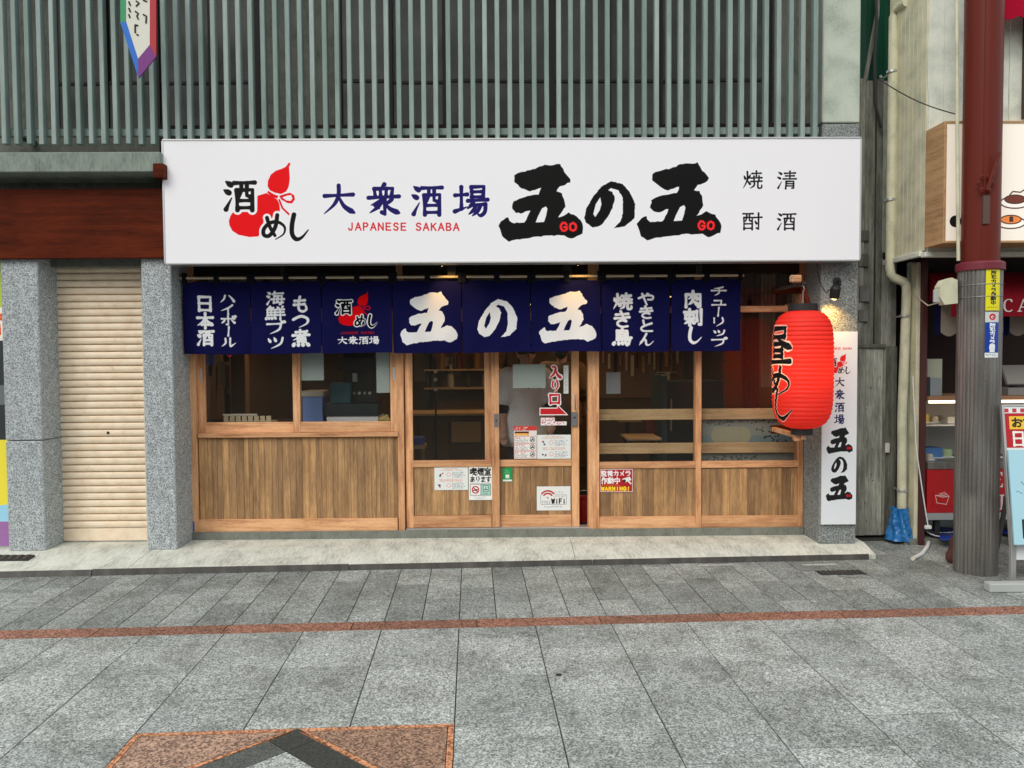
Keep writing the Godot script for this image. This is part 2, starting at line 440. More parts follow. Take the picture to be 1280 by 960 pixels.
# ---------------------------------------------------------------- lettering: a canvas that draws brush strokes and outlines
class Canvas:
	var w: int
	var h: int
	var d: PackedByteArray
	var ox := 0.0
	var oy := 0.0
	var k := 1.0
	var slope := 0.0
	func _init(pw: int, ph: int, c: Color) -> void:
		w = pw; h = ph
		var im := Image.create(w, h, false, Image.FORMAT_RGBA8)
		im.fill(c)
		d = im.get_data()
	func frame(x: float, y: float, scale: float, sl := 0.0) -> Canvas:
		ox = x; oy = y; k = scale; slope = sl
		return self
	func to(p: Vector2) -> Vector2: return Vector2((p.x - ox) * k, (p.y - oy + slope * (p.x - ox)) * k)
	func blend(i: int, c: Color, a: float) -> void:
		d[i] = int(lerpf(d[i], c.r8, a)); d[i + 1] = int(lerpf(d[i + 1], c.g8, a)); d[i + 2] = int(lerpf(d[i + 2], c.b8, a)); d[i + 3] = int(lerpf(d[i + 3], 255.0, a))
	func cap(a: Vector2, b: Vector2, ra: float, rb: float, c: Color) -> void:
		var r := maxf(ra, rb) + 1.0
		var x0 := clampi(int(minf(a.x, b.x) - r), 0, w)
		var x1 := clampi(int(maxf(a.x, b.x) + r) + 1, 0, w)
		var y0 := clampi(int(minf(a.y, b.y) - r), 0, h)
		var y1 := clampi(int(maxf(a.y, b.y) + r) + 1, 0, h)
		var e := b - a
		var l := maxf(e.length_squared(), 1e-6)
		for y in range(y0, y1):
			for x in range(x0, x1):
				var px := x + 0.5 - a.x
				var py := y + 0.5 - a.y
				var t := clampf((px * e.x + py * e.y) / l, 0.0, 1.0)
				var dx := px - e.x * t
				var dy := py - e.y * t
				var s := ra + (rb - ra) * t + 0.5
				if s < 0.7: s = 0.7
				var q := dx * dx + dy * dy
				if q < s * s:
					blend((y * w + x) * 4, c, clampf(s - sqrt(q), 0.0, 1.0))
	func poly(contours: Array, c: Color) -> void:   # even-odd fill of outlines given in the canvas frame
		var edges := []
		var lo := 1e9
		var hi := -1e9
		for con in contours:
			for n in con.size():
				var a := to(con[n])
				var b := to(con[(n + 1) % con.size()])
				lo = minf(lo, a.y); hi = maxf(hi, a.y)
				if a.y != b.y: edges.append([a, b] if a.y < b.y else [b, a])
		var cover := PackedFloat32Array()
		for y in range(clampi(int(lo), 0, h), clampi(int(hi) + 1, 0, h)):
			cover.resize(w); cover.fill(0.0)
			var m0 := w
			var m1 := 0
			for sub in 4:
				var sy := y + (sub + 0.5) / 4.0
				var xs := []
				for e in edges:
					if e[0].y <= sy and e[1].y > sy: xs.append(e[0].x + (e[1].x - e[0].x) * (sy - e[0].y) / (e[1].y - e[0].y))
				xs.sort()
				for n in range(0, xs.size() - 1, 2):
					var xa := clampf(xs[n], 0, w)
					var xb := clampf(xs[n + 1], 0, w)
					m0 = mini(m0, int(xa)); m1 = maxi(m1, mini(int(xb) + 1, w))
					for x in range(int(xa), mini(int(xb) + 1, w)): cover[x] += 0.25 * clampf(minf(xb, x + 1.0) - maxf(xa, x), 0.0, 1.0)
			for x in range(m0, m1):
				if cover[x] > 0.002: blend((y * w + x) * 4, c, minf(cover[x], 1.0))
	func rect(x0: float, y0: float, x1: float, y1: float, c: Color) -> void:
		poly([[Vector2(x0, y0), Vector2(x1, y0), Vector2(x1, y1), Vector2(x0, y1)]], c)
	func line(pts: Array, r: float, c: Color) -> void:
		for n in pts.size() - 1: cap(to(pts[n]), to(pts[n + 1]), r * k, r * k, c)
	func disc(p: Vector2, r: float, c: Color) -> void: cap(to(p), to(p), r * k, r * k, c)
	func ring(p: Vector2, r: float, t: float, c: Color) -> void:
		var pts := []
		for n in 25: pts.append(p + Vector2(cos(TAU * n / 24.0), sin(TAU * n / 24.0)) * r)
		line(pts, t, c)
	func image() -> Image: return Image.create_from_data(w, h, false, Image.FORMAT_RGBA8, d)

# strokes on a square of 100; - plain, t tapering, d dot, c curve, q tapering curve, p pressed to the right
const WATER := "d10,8 24,18|d4,34 18,42|t8,93 14,80 26,58"
const G := {
	"大": "-8,38 92,33|q50,5 49,35 36,64 6,93|p50,40 66,70 96,90",
	"衆": "t52,1 42,12|-22,15 25,38|-22,15 77,13 73,37|-40,15 41,36|-58,14 57,36|-5,43 95,38|q46,45 36,55 12,66|q42,58 32,72 8,90|-53,44 53,94 44,88|q74,47 66,55 56,63|p55,62 70,78 96,90|q24,66 31,70 37,77",
	"酒": WATER + "|-34,12 97,10|-41,34 43,95|-41,34 90,32 88,95|c56,12 55,36 47,56|-73,12 72,50 82,53|-45,66 87,65|-43,88 88,87",
	"場": "-3,34 38,31|-21,8 21,76|t2,84 38,70|-50,8 52,40|-50,8 87,6 84,40|-51,23 84,22|-51,39 84,38|-40,51 97,47|q56,53 50,64 38,76|-50,64 91,61|q91,61 89,85 76,97 66,88|q63,65 56,80 42,93|q77,64 68,83 52,98",
	"焼": "d8,28 14,44|d40,22 32,40|q24,6 24,50 4,94|p26,54 33,66 40,74|-48,16 93,14|-70,3 70,30|-44,40 97,38|-58,30 58,50|-83,29 83,50|-42,59 97,56|q60,58 58,80 38,95|c78,57 78,88 86,94 96,90 97,78",
	"清": WATER + "|-40,14 94,12|-67,3 67,44|-46,28 88,27|-34,44 98,43|-48,57 46,96|-48,57 86,56 86,92 78,93|-48,69 86,69|-48,81 86,81",
	"酎": "-4,10 54,9|-8,30 9,95|-8,30 50,29 50,95|c22,10 22,30 16,50|-36,10 36,46 44,48|-10,64 50,63|-9,88 50,87|-58,30 98,28|-82,6 82,92 72,86|d64,48 72,62",
	"日": "-18,8 18,94|-18,8 82,8 82,94|-18,48 82,48|-18,90 82,90",
	"本": "-6,32 94,30|-50,4 50,97|q48,32 34,60 4,80|p52,32 68,60 96,78|-30,75 70,74",
	"海": WATER + "|q50,4 44,16 34,28|-46,16 94,14|-48,34 43,84|-48,34 88,32 84,90 76,94|-32,58 98,56|-43,82 92,80|d64,38 66,50|d62,62 64,74",
	"鮮": "q24,4 16,16 4,26|-18,14 42,13 34,26|-8,28 10,68|-8,28 50,27 49,68|-9,47 49,46|-29,28 29,66|-9,66 49,66|d6,78 2,94|d18,78 18,92|d32,78 34,92|d44,76 52,90|d62,6 68,18|t90,4 82,18|-58,26 96,24|-60,46 94,44|-54,66 99,64|-77,26 77,98",
	"煮": "-22,14 70,12|-46,2 46,32|-4,34 96,31|q84,8 60,36 6,64|-34,48 34,74|-34,48 74,47 74,74|-34,60 74,60|-34,73 74,73|d16,80 8,96|d36,82 36,95|d58,82 62,95|d78,80 92,95",
	"鳥": "t50,2 42,12|-24,12 24,66|-24,12 76,11 76,40|-24,26 76,26|-24,40 76,40|-24,54 96,53|-24,66 88,65|-88,65 84,92 74,96|d14,76 6,92|d32,76 32,90|d48,75 52,88|d64,74 70,86",
	"肉": "-12,24 12,96|-12,24 88,22 88,92 78,94|q50,4 46,30 24,50|p50,28 64,38 76,50|q50,50 42,68 24,82|p52,60 64,72 76,82",
	"刺": "-4,20 58,19|-31,4 31,96|-10,36 10,58|-10,36 54,35 53,56|-10,57 54,56|q30,60 20,76 2,88|p34,62 46,74 56,82|-70,14 70,70|-92,4 92,92 82,90",
	"昼": "-24,8 78,7 77,30|-24,30 77,29|q24,8 22,36 4,56|p50,30 70,46 98,58|-32,48 32,80|-32,48 70,47 70,80|-32,64 70,64|-32,79 70,79|-8,95 94,92",
	"め": "c26,16 36,50 54,82|q64,6 56,50 34,82 14,80 14,58 36,36 66,32 90,50 86,76 56,96",
	"し": "q38,4 30,40 30,74 46,92 68,84 92,58",
	"ハ": "q36,20 28,54 6,86|p60,18 80,50 94,84",
	"イ": "q80,6 54,34 8,62|-52,38 52,97",
	"ボ": "-10,34 90,32|-50,8 50,92 40,88|q28,48 20,64 8,78|p70,46 82,60 92,76|d76,6 82,16|d90,2 97,12",
	"ー": "-53,6 48,94",
	"ル": "q30,14 30,60 6,92|q60,10 60,86 76,78 97,56",
	"ブ": "-8,26 80,22|q80,22 70,64 24,96|d80,0 87,13|d93,0 99,10",
	"ツ": "d14,24 24,46|d44,16 52,40|q88,18 76,62 28,96",
	"も": "c46,4 38,50 40,84 62,96 82,84 80,62|-16,30 74,26|-12,54 72,50",
	"つ": "q6,40 50,20 88,36 84,66 40,90",
	"き": "-18,22 80,16|-12,44 86,36|c42,2 56,34 70,60|c70,60 50,54 30,64 28,82 50,94 78,90",
	"や": "c4,46 50,24 88,30 84,54 58,56|d52,6 60,20|c24,12 36,50 52,97",
	"と": "c32,6 36,30 42,44|c84,28 40,48 20,68 34,88 88,88",
	"ん": "q52,4 34,46 8,94|q18,74 36,50 48,56 52,86 70,90 96,60",
	"チ": "q76,6 50,18 20,22|-6,44 94,42|q52,20 52,66 24,96",
	"ュ": "-24,42 68,40 64,84|-10,86 92,84",
	"リ": "-24,12 24,58|q74,8 76,54 36,96",
	"ッ": "d20,36 30,54|d46,32 53,50|q84,34 74,70 36,92",
	"プ": "-8,26 78,22|q78,22 70,64 24,96|c90,2 98,10 90,18 82,10 90,2",
	"入": "c34,8 50,8 56,24|q55,20 40,60 4,94|p54,30 68,66 97,92",
	"り": "c30,10 22,44 34,60|q66,6 78,46 40,96",
	"口": "-14,16 17,88|-14,16 86,15 83,88|-17,84 84,83",
	"監": "-8,8 8,46|-8,8 44,8|-8,28 40,28|-8,46 46,46|-28,8 28,46|t62,4 50,28|-60,20 94,20|d68,32 80,42|-16,58 16,90|-16,58 84,58 84,90|-38,58 38,90|-62,58 62,90|-4,92 96,92",
	"視": "d22,4 28,14|-6,26 42,25|q40,26 24,52 4,66|-24,44 24,96|d34,50 42,60|-54,8 54,58|-54,8 90,8 90,58|-54,25 90,25|-54,41 90,41|-54,58 90,58|q62,60 58,82 40,96|c80,60 80,88 88,94 98,80",
	"カ": "-10,32 86,28|q86,28 84,70 70,94 60,84|q48,4 46,54 10,92",
	"メ": "q80,8 60,54 14,92|-28,32 78,80",
	"ラ": "-20,14 80,12|-10,38 88,36|q88,36 76,72 26,96",
	"作": "q30,4 20,30 4,52|-20,34 20,96|q50,6 44,26 34,42|-44,24 96,22|-62,24 62,96|-62,46 90,45|-62,68 92,67",
	"動": "q46,4 20,12 6,12|-2,26 54,25|-28,10 28,90|-10,36 10,64|-10,36 48,36 48,64|-10,50 48,50|-10,64 48,64|-6,76 52,76|-2,92 56,88|-60,30 94,29|q94,29 92,80 84,94 76,88|q74,6 74,54 54,94",
	"中": "-10,26 12,66|-10,26 90,25 88,66|-12,64 88,63|-50,4 50,98",
	"喫": "-4,24 4,70|-4,24 26,24 26,70|-4,66 26,66|-34,12 66,11|-36,26 64,26|-50,4 50,46|-32,42 66,40|-70,12 94,12|q94,12 92,40 84,46|q80,12 76,32 66,46|-30,62 98,60|q62,48 58,76 32,96|p62,64 74,84 96,94",
	"煙": "d6,28 12,44|d36,24 30,40|q22,6 22,50 2,94|p24,54 32,66 38,76|-44,10 98,10|-50,24 50,48|-50,24 92,24 92,48|-50,48 92,48|-64,10 64,48|-78,10 78,48|-48,68 94,68|-71,50 71,92|-42,92 98,92",
	"室": "-50,2 50,14|-8,16 8,32|-8,16 92,16 90,30|-22,36 78,36|q50,38 40,50 26,58|-26,58 72,56|d64,46 78,60|-50,60 50,94|-22,76 78,76|-8,94 92,94",
	"あ": "-16,22 82,18|c44,4 40,50 48,86|q70,34 50,80 20,86 16,64 40,44 72,44 90,62 84,84 58,96",
	"ま": "-14,22 86,20|-18,42 82,40|c50,4 50,60 48,82 30,90 18,80 34,70 60,76 86,92",
	"す": "-6,24 94,22|c56,4 56,60 40,70 30,54 44,44 58,54 56,76 34,96",
	"お": "-12,28 66,24|c38,6 38,70 30,86 14,76 30,56 64,48 82,66 74,86 56,86|d78,22 92,36",
	"替": "-6,16 44,16|-4,32 46,32|q26,4 24,36 4,52|-54,16 94,16|-52,32 96,32|q74,4 72,36 52,52|-24,58 24,96|-24,58 78,58 78,96|-24,76 78,76|-24,94 78,94",
	"防": "-8,8 8,96|c8,10 38,10 26,36 40,54 12,62|-46,24 98,23|-70,6 70,24|q62,24 58,70 36,96|-62,48 90,47|q90,48 88,84 74,94",
	"犯": "q34,6 20,20 4,28|c14,6 34,40 24,94|q28,40 16,56 4,64|-54,12 90,12 88,48|-54,12 54,80|c54,80 60,92 96,90 96,76",
	"録": "q26,2 16,16 2,26|p26,4 36,14 46,22|-12,34 42,33|-6,52 46,51|-27,34 27,86|d8,62 14,76|d44,60 38,76|-2,92 50,88|-58,10 90,9 88,42|-60,26 88,25|-52,43 98,42|-75,43 75,94 66,88|d58,56 64,68|d94,52 84,66|q74,66 66,80 52,90|p77,66 86,78 98,88",
	"画": "-4,8 96,8|-12,28 12,94|-12,92 90,92|-90,28 90,94|-28,30 28,76|-28,30 72,30 72,76|-28,52 72,52|-28,76 72,76|-50,8 50,76",
}
func radius(kind: String, t: float) -> float:
	match kind:
		"t": return lerpf(1.25, 0.3, t)
		"q": return 1.08 - 0.12 * t if t < 0.6 else lerpf(1.0, 0.22, (t - 0.6) / 0.4)
		"c": return 1.05 - 0.2 * t
		"d": return lerpf(0.5, 1.4, minf(t * 1.5, 1.0))
		"p": return lerpf(0.55, 1.5, t / 0.8) if t < 0.8 else lerpf(1.5, 0.5, (t - 0.8) / 0.2)
	return 1.15 - 0.35 * sin(PI * t)
var stroke_cache := {}
func strokes_of(ch: String) -> Array:   # [[kind, points along the stroke]]
	if stroke_cache.has(ch): return stroke_cache[ch]
	var out := []
	for s in (G[ch] as String).split("|"):
		var kind := s.substr(0, 1)
		var pts := []
		for w in s.substr(1).split(" "):
			var xy := w.split(",")
			pts.append(Vector2(float(xy[0]), float(xy[1])))
		if kind in ["c", "q", "p"]:
			var fine := []
			for i in pts.size() - 1:
				var p0: Vector2 = pts[maxi(i - 1, 0)]
				var p3: Vector2 = pts[mini(i + 2, pts.size() - 1)]
				for j in 5: fine.append((pts[i] as Vector2).cubic_interpolate(pts[i + 1], p0, p3, j / 5.0))
			fine.append(pts[-1])
			pts = fine
		elif pts.size() == 2:
			pts = [pts[0], (pts[0] * 2 + pts[1]) / 3.0, (pts[0] + pts[1] * 2) / 3.0, pts[1]]
		out.append([kind, pts])
	stroke_cache[ch] = out
	return out
func glyph(cv: Canvas, ch: String, x: float, y: float, w: float, h: float, weight: float, c: Color) -> void:
	if not G.has(ch): return
	var r := weight * minf(w, h)
	for s in strokes_of(ch):
		var pts: Array = s[1]
		var n := pts.size() - 1
		for i in n:
			var a: Vector2 = Vector2(x, y) + pts[i] * Vector2(w, h) / 100.0
			var b: Vector2 = Vector2(x, y) + pts[i + 1] * Vector2(w, h) / 100.0
			cv.cap(cv.to(a), cv.to(b), r * cv.k * radius(s[0], float(i) / n), r * cv.k * radius(s[0], float(i + 1) / n), c)
func column(cv: Canvas, text: String, cx: float, y0: float, y1: float, w: float, weight: float, c: Color) -> void:
	var n := text.length()
	var stp := (y1 - y0) / n
	for i in n: glyph(cv, text[i], cx - w / 2, y0 + stp * i + stp * 0.03, w, stp * 0.94, weight, c)
func row(cv: Canvas, text: String, x0: float, x1: float, y0: float, y1: float, weight: float, c: Color) -> void:
	var n := text.length()
	var stp := (x1 - x0) / n
	for i in n: glyph(cv, text[i], x0 + stp * i + stp * 0.04, y0, stp * 0.92, y1 - y0, weight, c)
# lines of print too small to read
func fine_print(cv: Canvas, x0: float, x1: float, y: float, hgt: float, c: Color, r: RandomNumberGenerator) -> void:
	var x := x0
	while x < x1 - hgt:
		for i in 3:
			var a := Vector2(x + r.randf() * hgt * 0.8, y + r.randf() * hgt)
			cv.line([a, a + Vector2(r.randf_range(-.6, .6), r.randf_range(-.5, .5)) * hgt], hgt * 0.09, c)
		x += hgt * r.randf_range(0.95, 1.1) if r.randf() > 0.06 else hgt * 2.0

const FIVE := [[245,225,300,195,430,165,550,118,640,122,700,105,745,185,805,260,800,295,700,335,660,390,715,400,745,470,750,540,720,590,685,655,735,635,785,605,870,640,920,705,935,755,925,820,840,860,810,870,745,835,560,838,400,860,270,880,185,903,130,860,90,735,110,700,160,660,180,658,190,690,215,712,345,708,375,650,405,580,310,612,260,605,222,565,235,490,320,450,430,425,490,418,512,350,400,392,320,355,245,290], [455,705,480,640,520,560,560,540,575,565,560,640,540,700]]
const NO := [[525,450,535,400,570,340,610,290,655,265,710,280,745,320,770,380,765,450,720,490,668,500,700,465,712,420,710,350,690,310,655,300,640,310,660,320,672,350,660,400,635,450,600,490,565,497,535,475], [568,430,580,380,602,345,608,380,600,410,578,445]]
const BULB := [722,105,738,120,722,150,725,200,728,270,715,350,690,395,640,420,580,408,530,385,508,345,512,290,540,230,590,190,650,170,690,150,712,122]
const BAND := [510,388,560,420,612,440,600,465,550,450,503,408]
const LOOP := [[620,440,680,420,730,408,770,435,775,475,745,515,700,510,640,475], [650,455,700,435,740,430,752,465,735,490,690,485]]
const BODY := [405,440,495,412,560,452,600,475,620,520,625,570,615,635,560,640,530,680,480,640,455,720,430,790,408,845,320,852,210,830,150,790,122,735,118,690,135,640,160,605,300,600,345,625,400,590]
func outline(flat: Array, box_from: Rect2, box_to: Rect2, rough := 0.0, s := 0) -> Array:
	var r := RandomNumberGenerator.new()
	r.seed = s
	var pts := []
	for i in range(0, flat.size(), 2):
		pts.append(box_to.position + (Vector2(flat[i], flat[i + 1]) - box_from.position) / box_from.size * box_to.size)
	if rough <= 0.0: return pts
	var fine := []
	for i in pts.size():
		var a: Vector2 = pts[i]
		var b: Vector2 = pts[(i + 1) % pts.size()]
		var n := maxi(1, int(a.distance_to(b) / (rough * 2.2)))
		for j in n: fine.append(a.lerp(b, float(j) / n) + Vector2(r.randf_range(-rough, rough), r.randf_range(-rough, rough)) * 0.5)
	return fine
func brush_five(cv: Canvas, to: Rect2, c: Color, s: int) -> void:
	var from := Rect2(90, 105, 845, 798)
	cv.poly([outline(FIVE[0], from, to, to.size.x * 0.013, s), outline(FIVE[1], from, to)], c)
func brush_no(cv: Canvas, to: Rect2, c: Color, s: int) -> void:
	var from := Rect2(525, 265, 245, 235)
	cv.poly([outline(NO[0], from, to, to.size.x * 0.013, s), outline(NO[1], from, to)], c)
func gourd(cv: Canvas, to: Rect2, red: Color, ink: Color, halo: Color) -> void:   # the emblem: a red gourd with three brushed characters
	var from := Rect2(65, 105, 860, 800)
	var k := to.size.x / 860.0
	var g := func(x: float, y: float) -> Vector2: return to.position + Vector2(x - 65, y - 105) * Vector2(k, to.size.y / 800.0)
	cv.poly([outline(BODY, from, to)], red)
	cv.poly([outline(BULB, from, to)], red)
	cv.poly([outline(BAND, from, to)], red)
	cv.poly([outline(LOOP[0], from, to), outline(LOOP[1], from, to)], red)
	cv.line([g.call(620, 480), g.call(650, 560), g.call(700, 610), g.call(755, 660)], 9 * k, red)
	for pass_ in 2:
		var c := halo if pass_ == 0 else ink
		var e := 0.065 if pass_ == 0 else 0.0
		var a: Vector2 = g.call(65, 275)
		glyph(cv, "酒", a.x, a.y, 325 * k, 325 * to.size.y / 800.0, 0.062 + e, c)
		a = g.call(425, 615)
		glyph(cv, "め", a.x, a.y, 270 * k, 270 * to.size.y / 800.0, 0.068 + e * 1.2, c)
		a = g.call(665, 615)
		glyph(cv, "し", a.x, a.y, 260 * k, 280 * to.size.y / 800.0, 0.082 + e * 1.2, c)
# capital letters as strokes for small print
const L := {"J": "74,8 74,70 60,92 30,92 18,72", "A": "8,94 50,6 92,94;24,64 76,64", "P": "16,94 16,8 64,8 84,28 64,52 16,52", "N": "14,94 14,8 86,92 86,8", "E": "84,8 16,8 16,92 84,92;16,50 74,50", "S": "84,22 66,8 34,8 18,28 34,46 66,52 84,70 66,92 34,92 14,78", "K": "16,8 16,94;84,8 18,56;40,44 86,94", "B": "16,50 64,50 80,28 64,8 16,8 16,92 66,92 86,72 64,50", "G": "86,26 64,8 34,8 12,36 12,64 34,92 66,92 88,74 88,54 56,54", "O": "50,8 18,24 10,50 18,78 50,92 82,78 90,50 82,24 50,8", "W": "4,8 28,92 50,20 72,92 96,8", "i": "50,44 50,92;50,14 50,17", "F": "84,8 16,8 16,92;16,50 74,50", "R": "16,94 16,8 64,8 84,28 64,52 16,52;48,52 86,94", "I": "50,8 50,92", "!": "54,6 48,64;46,88 46,92", "C": "88,24 66,8 34,8 12,34 12,66 34,92 66,92 88,76", "b": "18,6 18,92 64,92 82,70 64,46 18,46"}
func latin(cv: Canvas, text: String, x0: float, x1: float, y0: float, y1: float, r: float, c: Color) -> void:
	var stp := (x1 - x0) / text.length()
	for i in text.length():
		if not L.has(text[i]): continue
		for s in (L[text[i]] as String).split(";"):
			var pts := []
			for w in s.split(" "):
				var xy := w.split(",")
				pts.append(Vector2(x0 + stp * (i + 0.08 + 0.84 * float(xy[0]) / 100.0), y0 + (y1 - y0) * float(xy[1]) / 100.0))
			cv.line(pts, r, c)

# ---------------------------------------------------------------- people: tapered bones joined with a smooth minimum, meshed as surface nets
func figure(bones: Array, cell: float, blend: float, inflate := 0.0) -> ArrayMesh:   # bone: [a, b, ra, rb]
	var lo := Vector3.ONE * 1e9
	var hi := -lo
	for b in bones:
		for e in [[b[0], b[2]], [b[1], b[3]]]:
			var rr := Vector3.ONE * (float(e[1]) + inflate + cell * 2.5)
			lo = lo.min(e[0] - rr); hi = hi.max(e[0] + rr)
	var nx := int((hi.x - lo.x) / cell) + 2
	var ny := int((hi.y - lo.y) / cell) + 2
	var nz := int((hi.z - lo.z) / cell) + 2
	var f := PackedFloat32Array()
	f.resize(nx * ny * nz); f.fill(1.0)
	for b in bones:
		var a: Vector3 = b[0]
		var e: Vector3 = b[1] - a
		var ra: float = b[2] + inflate
		var rb: float = b[3] + inflate
		var l := maxf(e.length_squared(), 1e-8)
		var pad := Vector3.ONE * (maxf(ra, rb) + blend + cell * 2.0)
		var p0 := ((a.min(b[1]) - pad - lo) / cell).floor()
		var p1 := ((a.max(b[1]) + pad - lo) / cell).ceil()
		for z in range(maxi(0, int(p0.z)), mini(nz, int(p1.z) + 1)):
			for y in range(maxi(0, int(p0.y)), mini(ny, int(p1.y) + 1)):
				var i := (z * ny + y) * nx
				for x in range(maxi(0, int(p0.x)), mini(nx, int(p1.x) + 1)):
					var p := lo + Vector3(x, y, z) * cell - a
					var t := clampf(p.dot(e) / l, 0.0, 1.0)
					var d := (p - e * t).length() - (ra + (rb - ra) * t)
					var g := f[i + x]
					var h := maxf(blend - absf(g - d), 0.0) / blend
					f[i + x] = minf(g, d) - h * h * blend * 0.25
	var id := PackedInt32Array()
	id.resize(nx * ny * nz); id.fill(-1)
	var pts := PackedVector3Array()
	var nor := PackedVector3Array()
	var sx := 1
	var sy := nx
	var sz := nx * ny
	var corners := [0, sx, sy, sx + sy, sz, sx + sz, sy + sz, sx + sy + sz]
	for z in nz - 1:
		for y in ny - 1:
			for x in nx - 1:
				var i := z * sz + y * sy + x
				var f0 := f[i]
				if absf(f0) > cell * 2.0: continue
				var inside := 0
				for c in 8:
					if f[i + corners[c]] < 0.0: inside += 1
				if inside == 0 or inside == 8: continue
				var s := Vector3.ZERO
				var n := 0
				for ax in 3:
					var st: int = [sx, sy, sz][ax]
					for c in 8:
						if (c >> ax) & 1: continue
						var v0 := f[i + corners[c]]
						var v1 := f[i + corners[c] + st]
						if (v0 < 0.0) != (v1 < 0.0):
							var p := Vector3(c & 1, (c >> 1) & 1, (c >> 2) & 1)
							p[ax] += v0 / (v0 - v1)
							s += p; n += 1
				id[i] = pts.size()
				pts.append(lo + (Vector3(x, y, z) + s / n) * cell)
				nor.append(Vector3(f[i + sx] + f[i + sx + sy] + f[i + sx + sz] + f[i + sx + sy + sz] - f0 - f[i + sy] - f[i + sz] - f[i + sy + sz],
					f[i + sy] + f[i + sy + sx] + f[i + sy + sz] + f[i + sx + sy + sz] - f0 - f[i + sx] - f[i + sz] - f[i + sx + sz],
					f[i + sz] + f[i + sz + sx] + f[i + sz + sy] + f[i + sx + sy + sz] - f0 - f[i + sx] - f[i + sy] - f[i + sx + sy]).normalized())
	var idx := PackedInt32Array()
	for z in range(1, nz - 1):
		for y in range(1, ny - 1):
			for x in range(1, nx - 1):
				var i := z * sz + y * sy + x
				if id[i] < 0 and absf(f[i]) > cell * 2.0: continue
				for ax in 3:
					var st: int = [sx, sy, sz][ax]
					var a: int = [sy, sz, sx][ax]
					var b: int = [sz, sx, sy][ax]
					if (f[i] < 0.0) == (f[i + st] < 0.0): continue
					var q := [id[i], id[i - a], id[i - a - b], id[i - b]]
					if q.min() < 0: continue
					if f[i] < 0.0: idx.append_array([q[0], q[2], q[1], q[0], q[3], q[2]])
					else: idx.append_array([q[0], q[1], q[2], q[0], q[2], q[3]])
	var arr := []
	arr.resize(Mesh.ARRAY_MAX)
	arr[Mesh.ARRAY_VERTEX] = pts; arr[Mesh.ARRAY_NORMAL] = nor; arr[Mesh.ARRAY_INDEX] = idx
	var m := ArrayMesh.new()
	m.add_surface_from_arrays(Mesh.PRIMITIVE_TRIANGLES, arr)
	return m

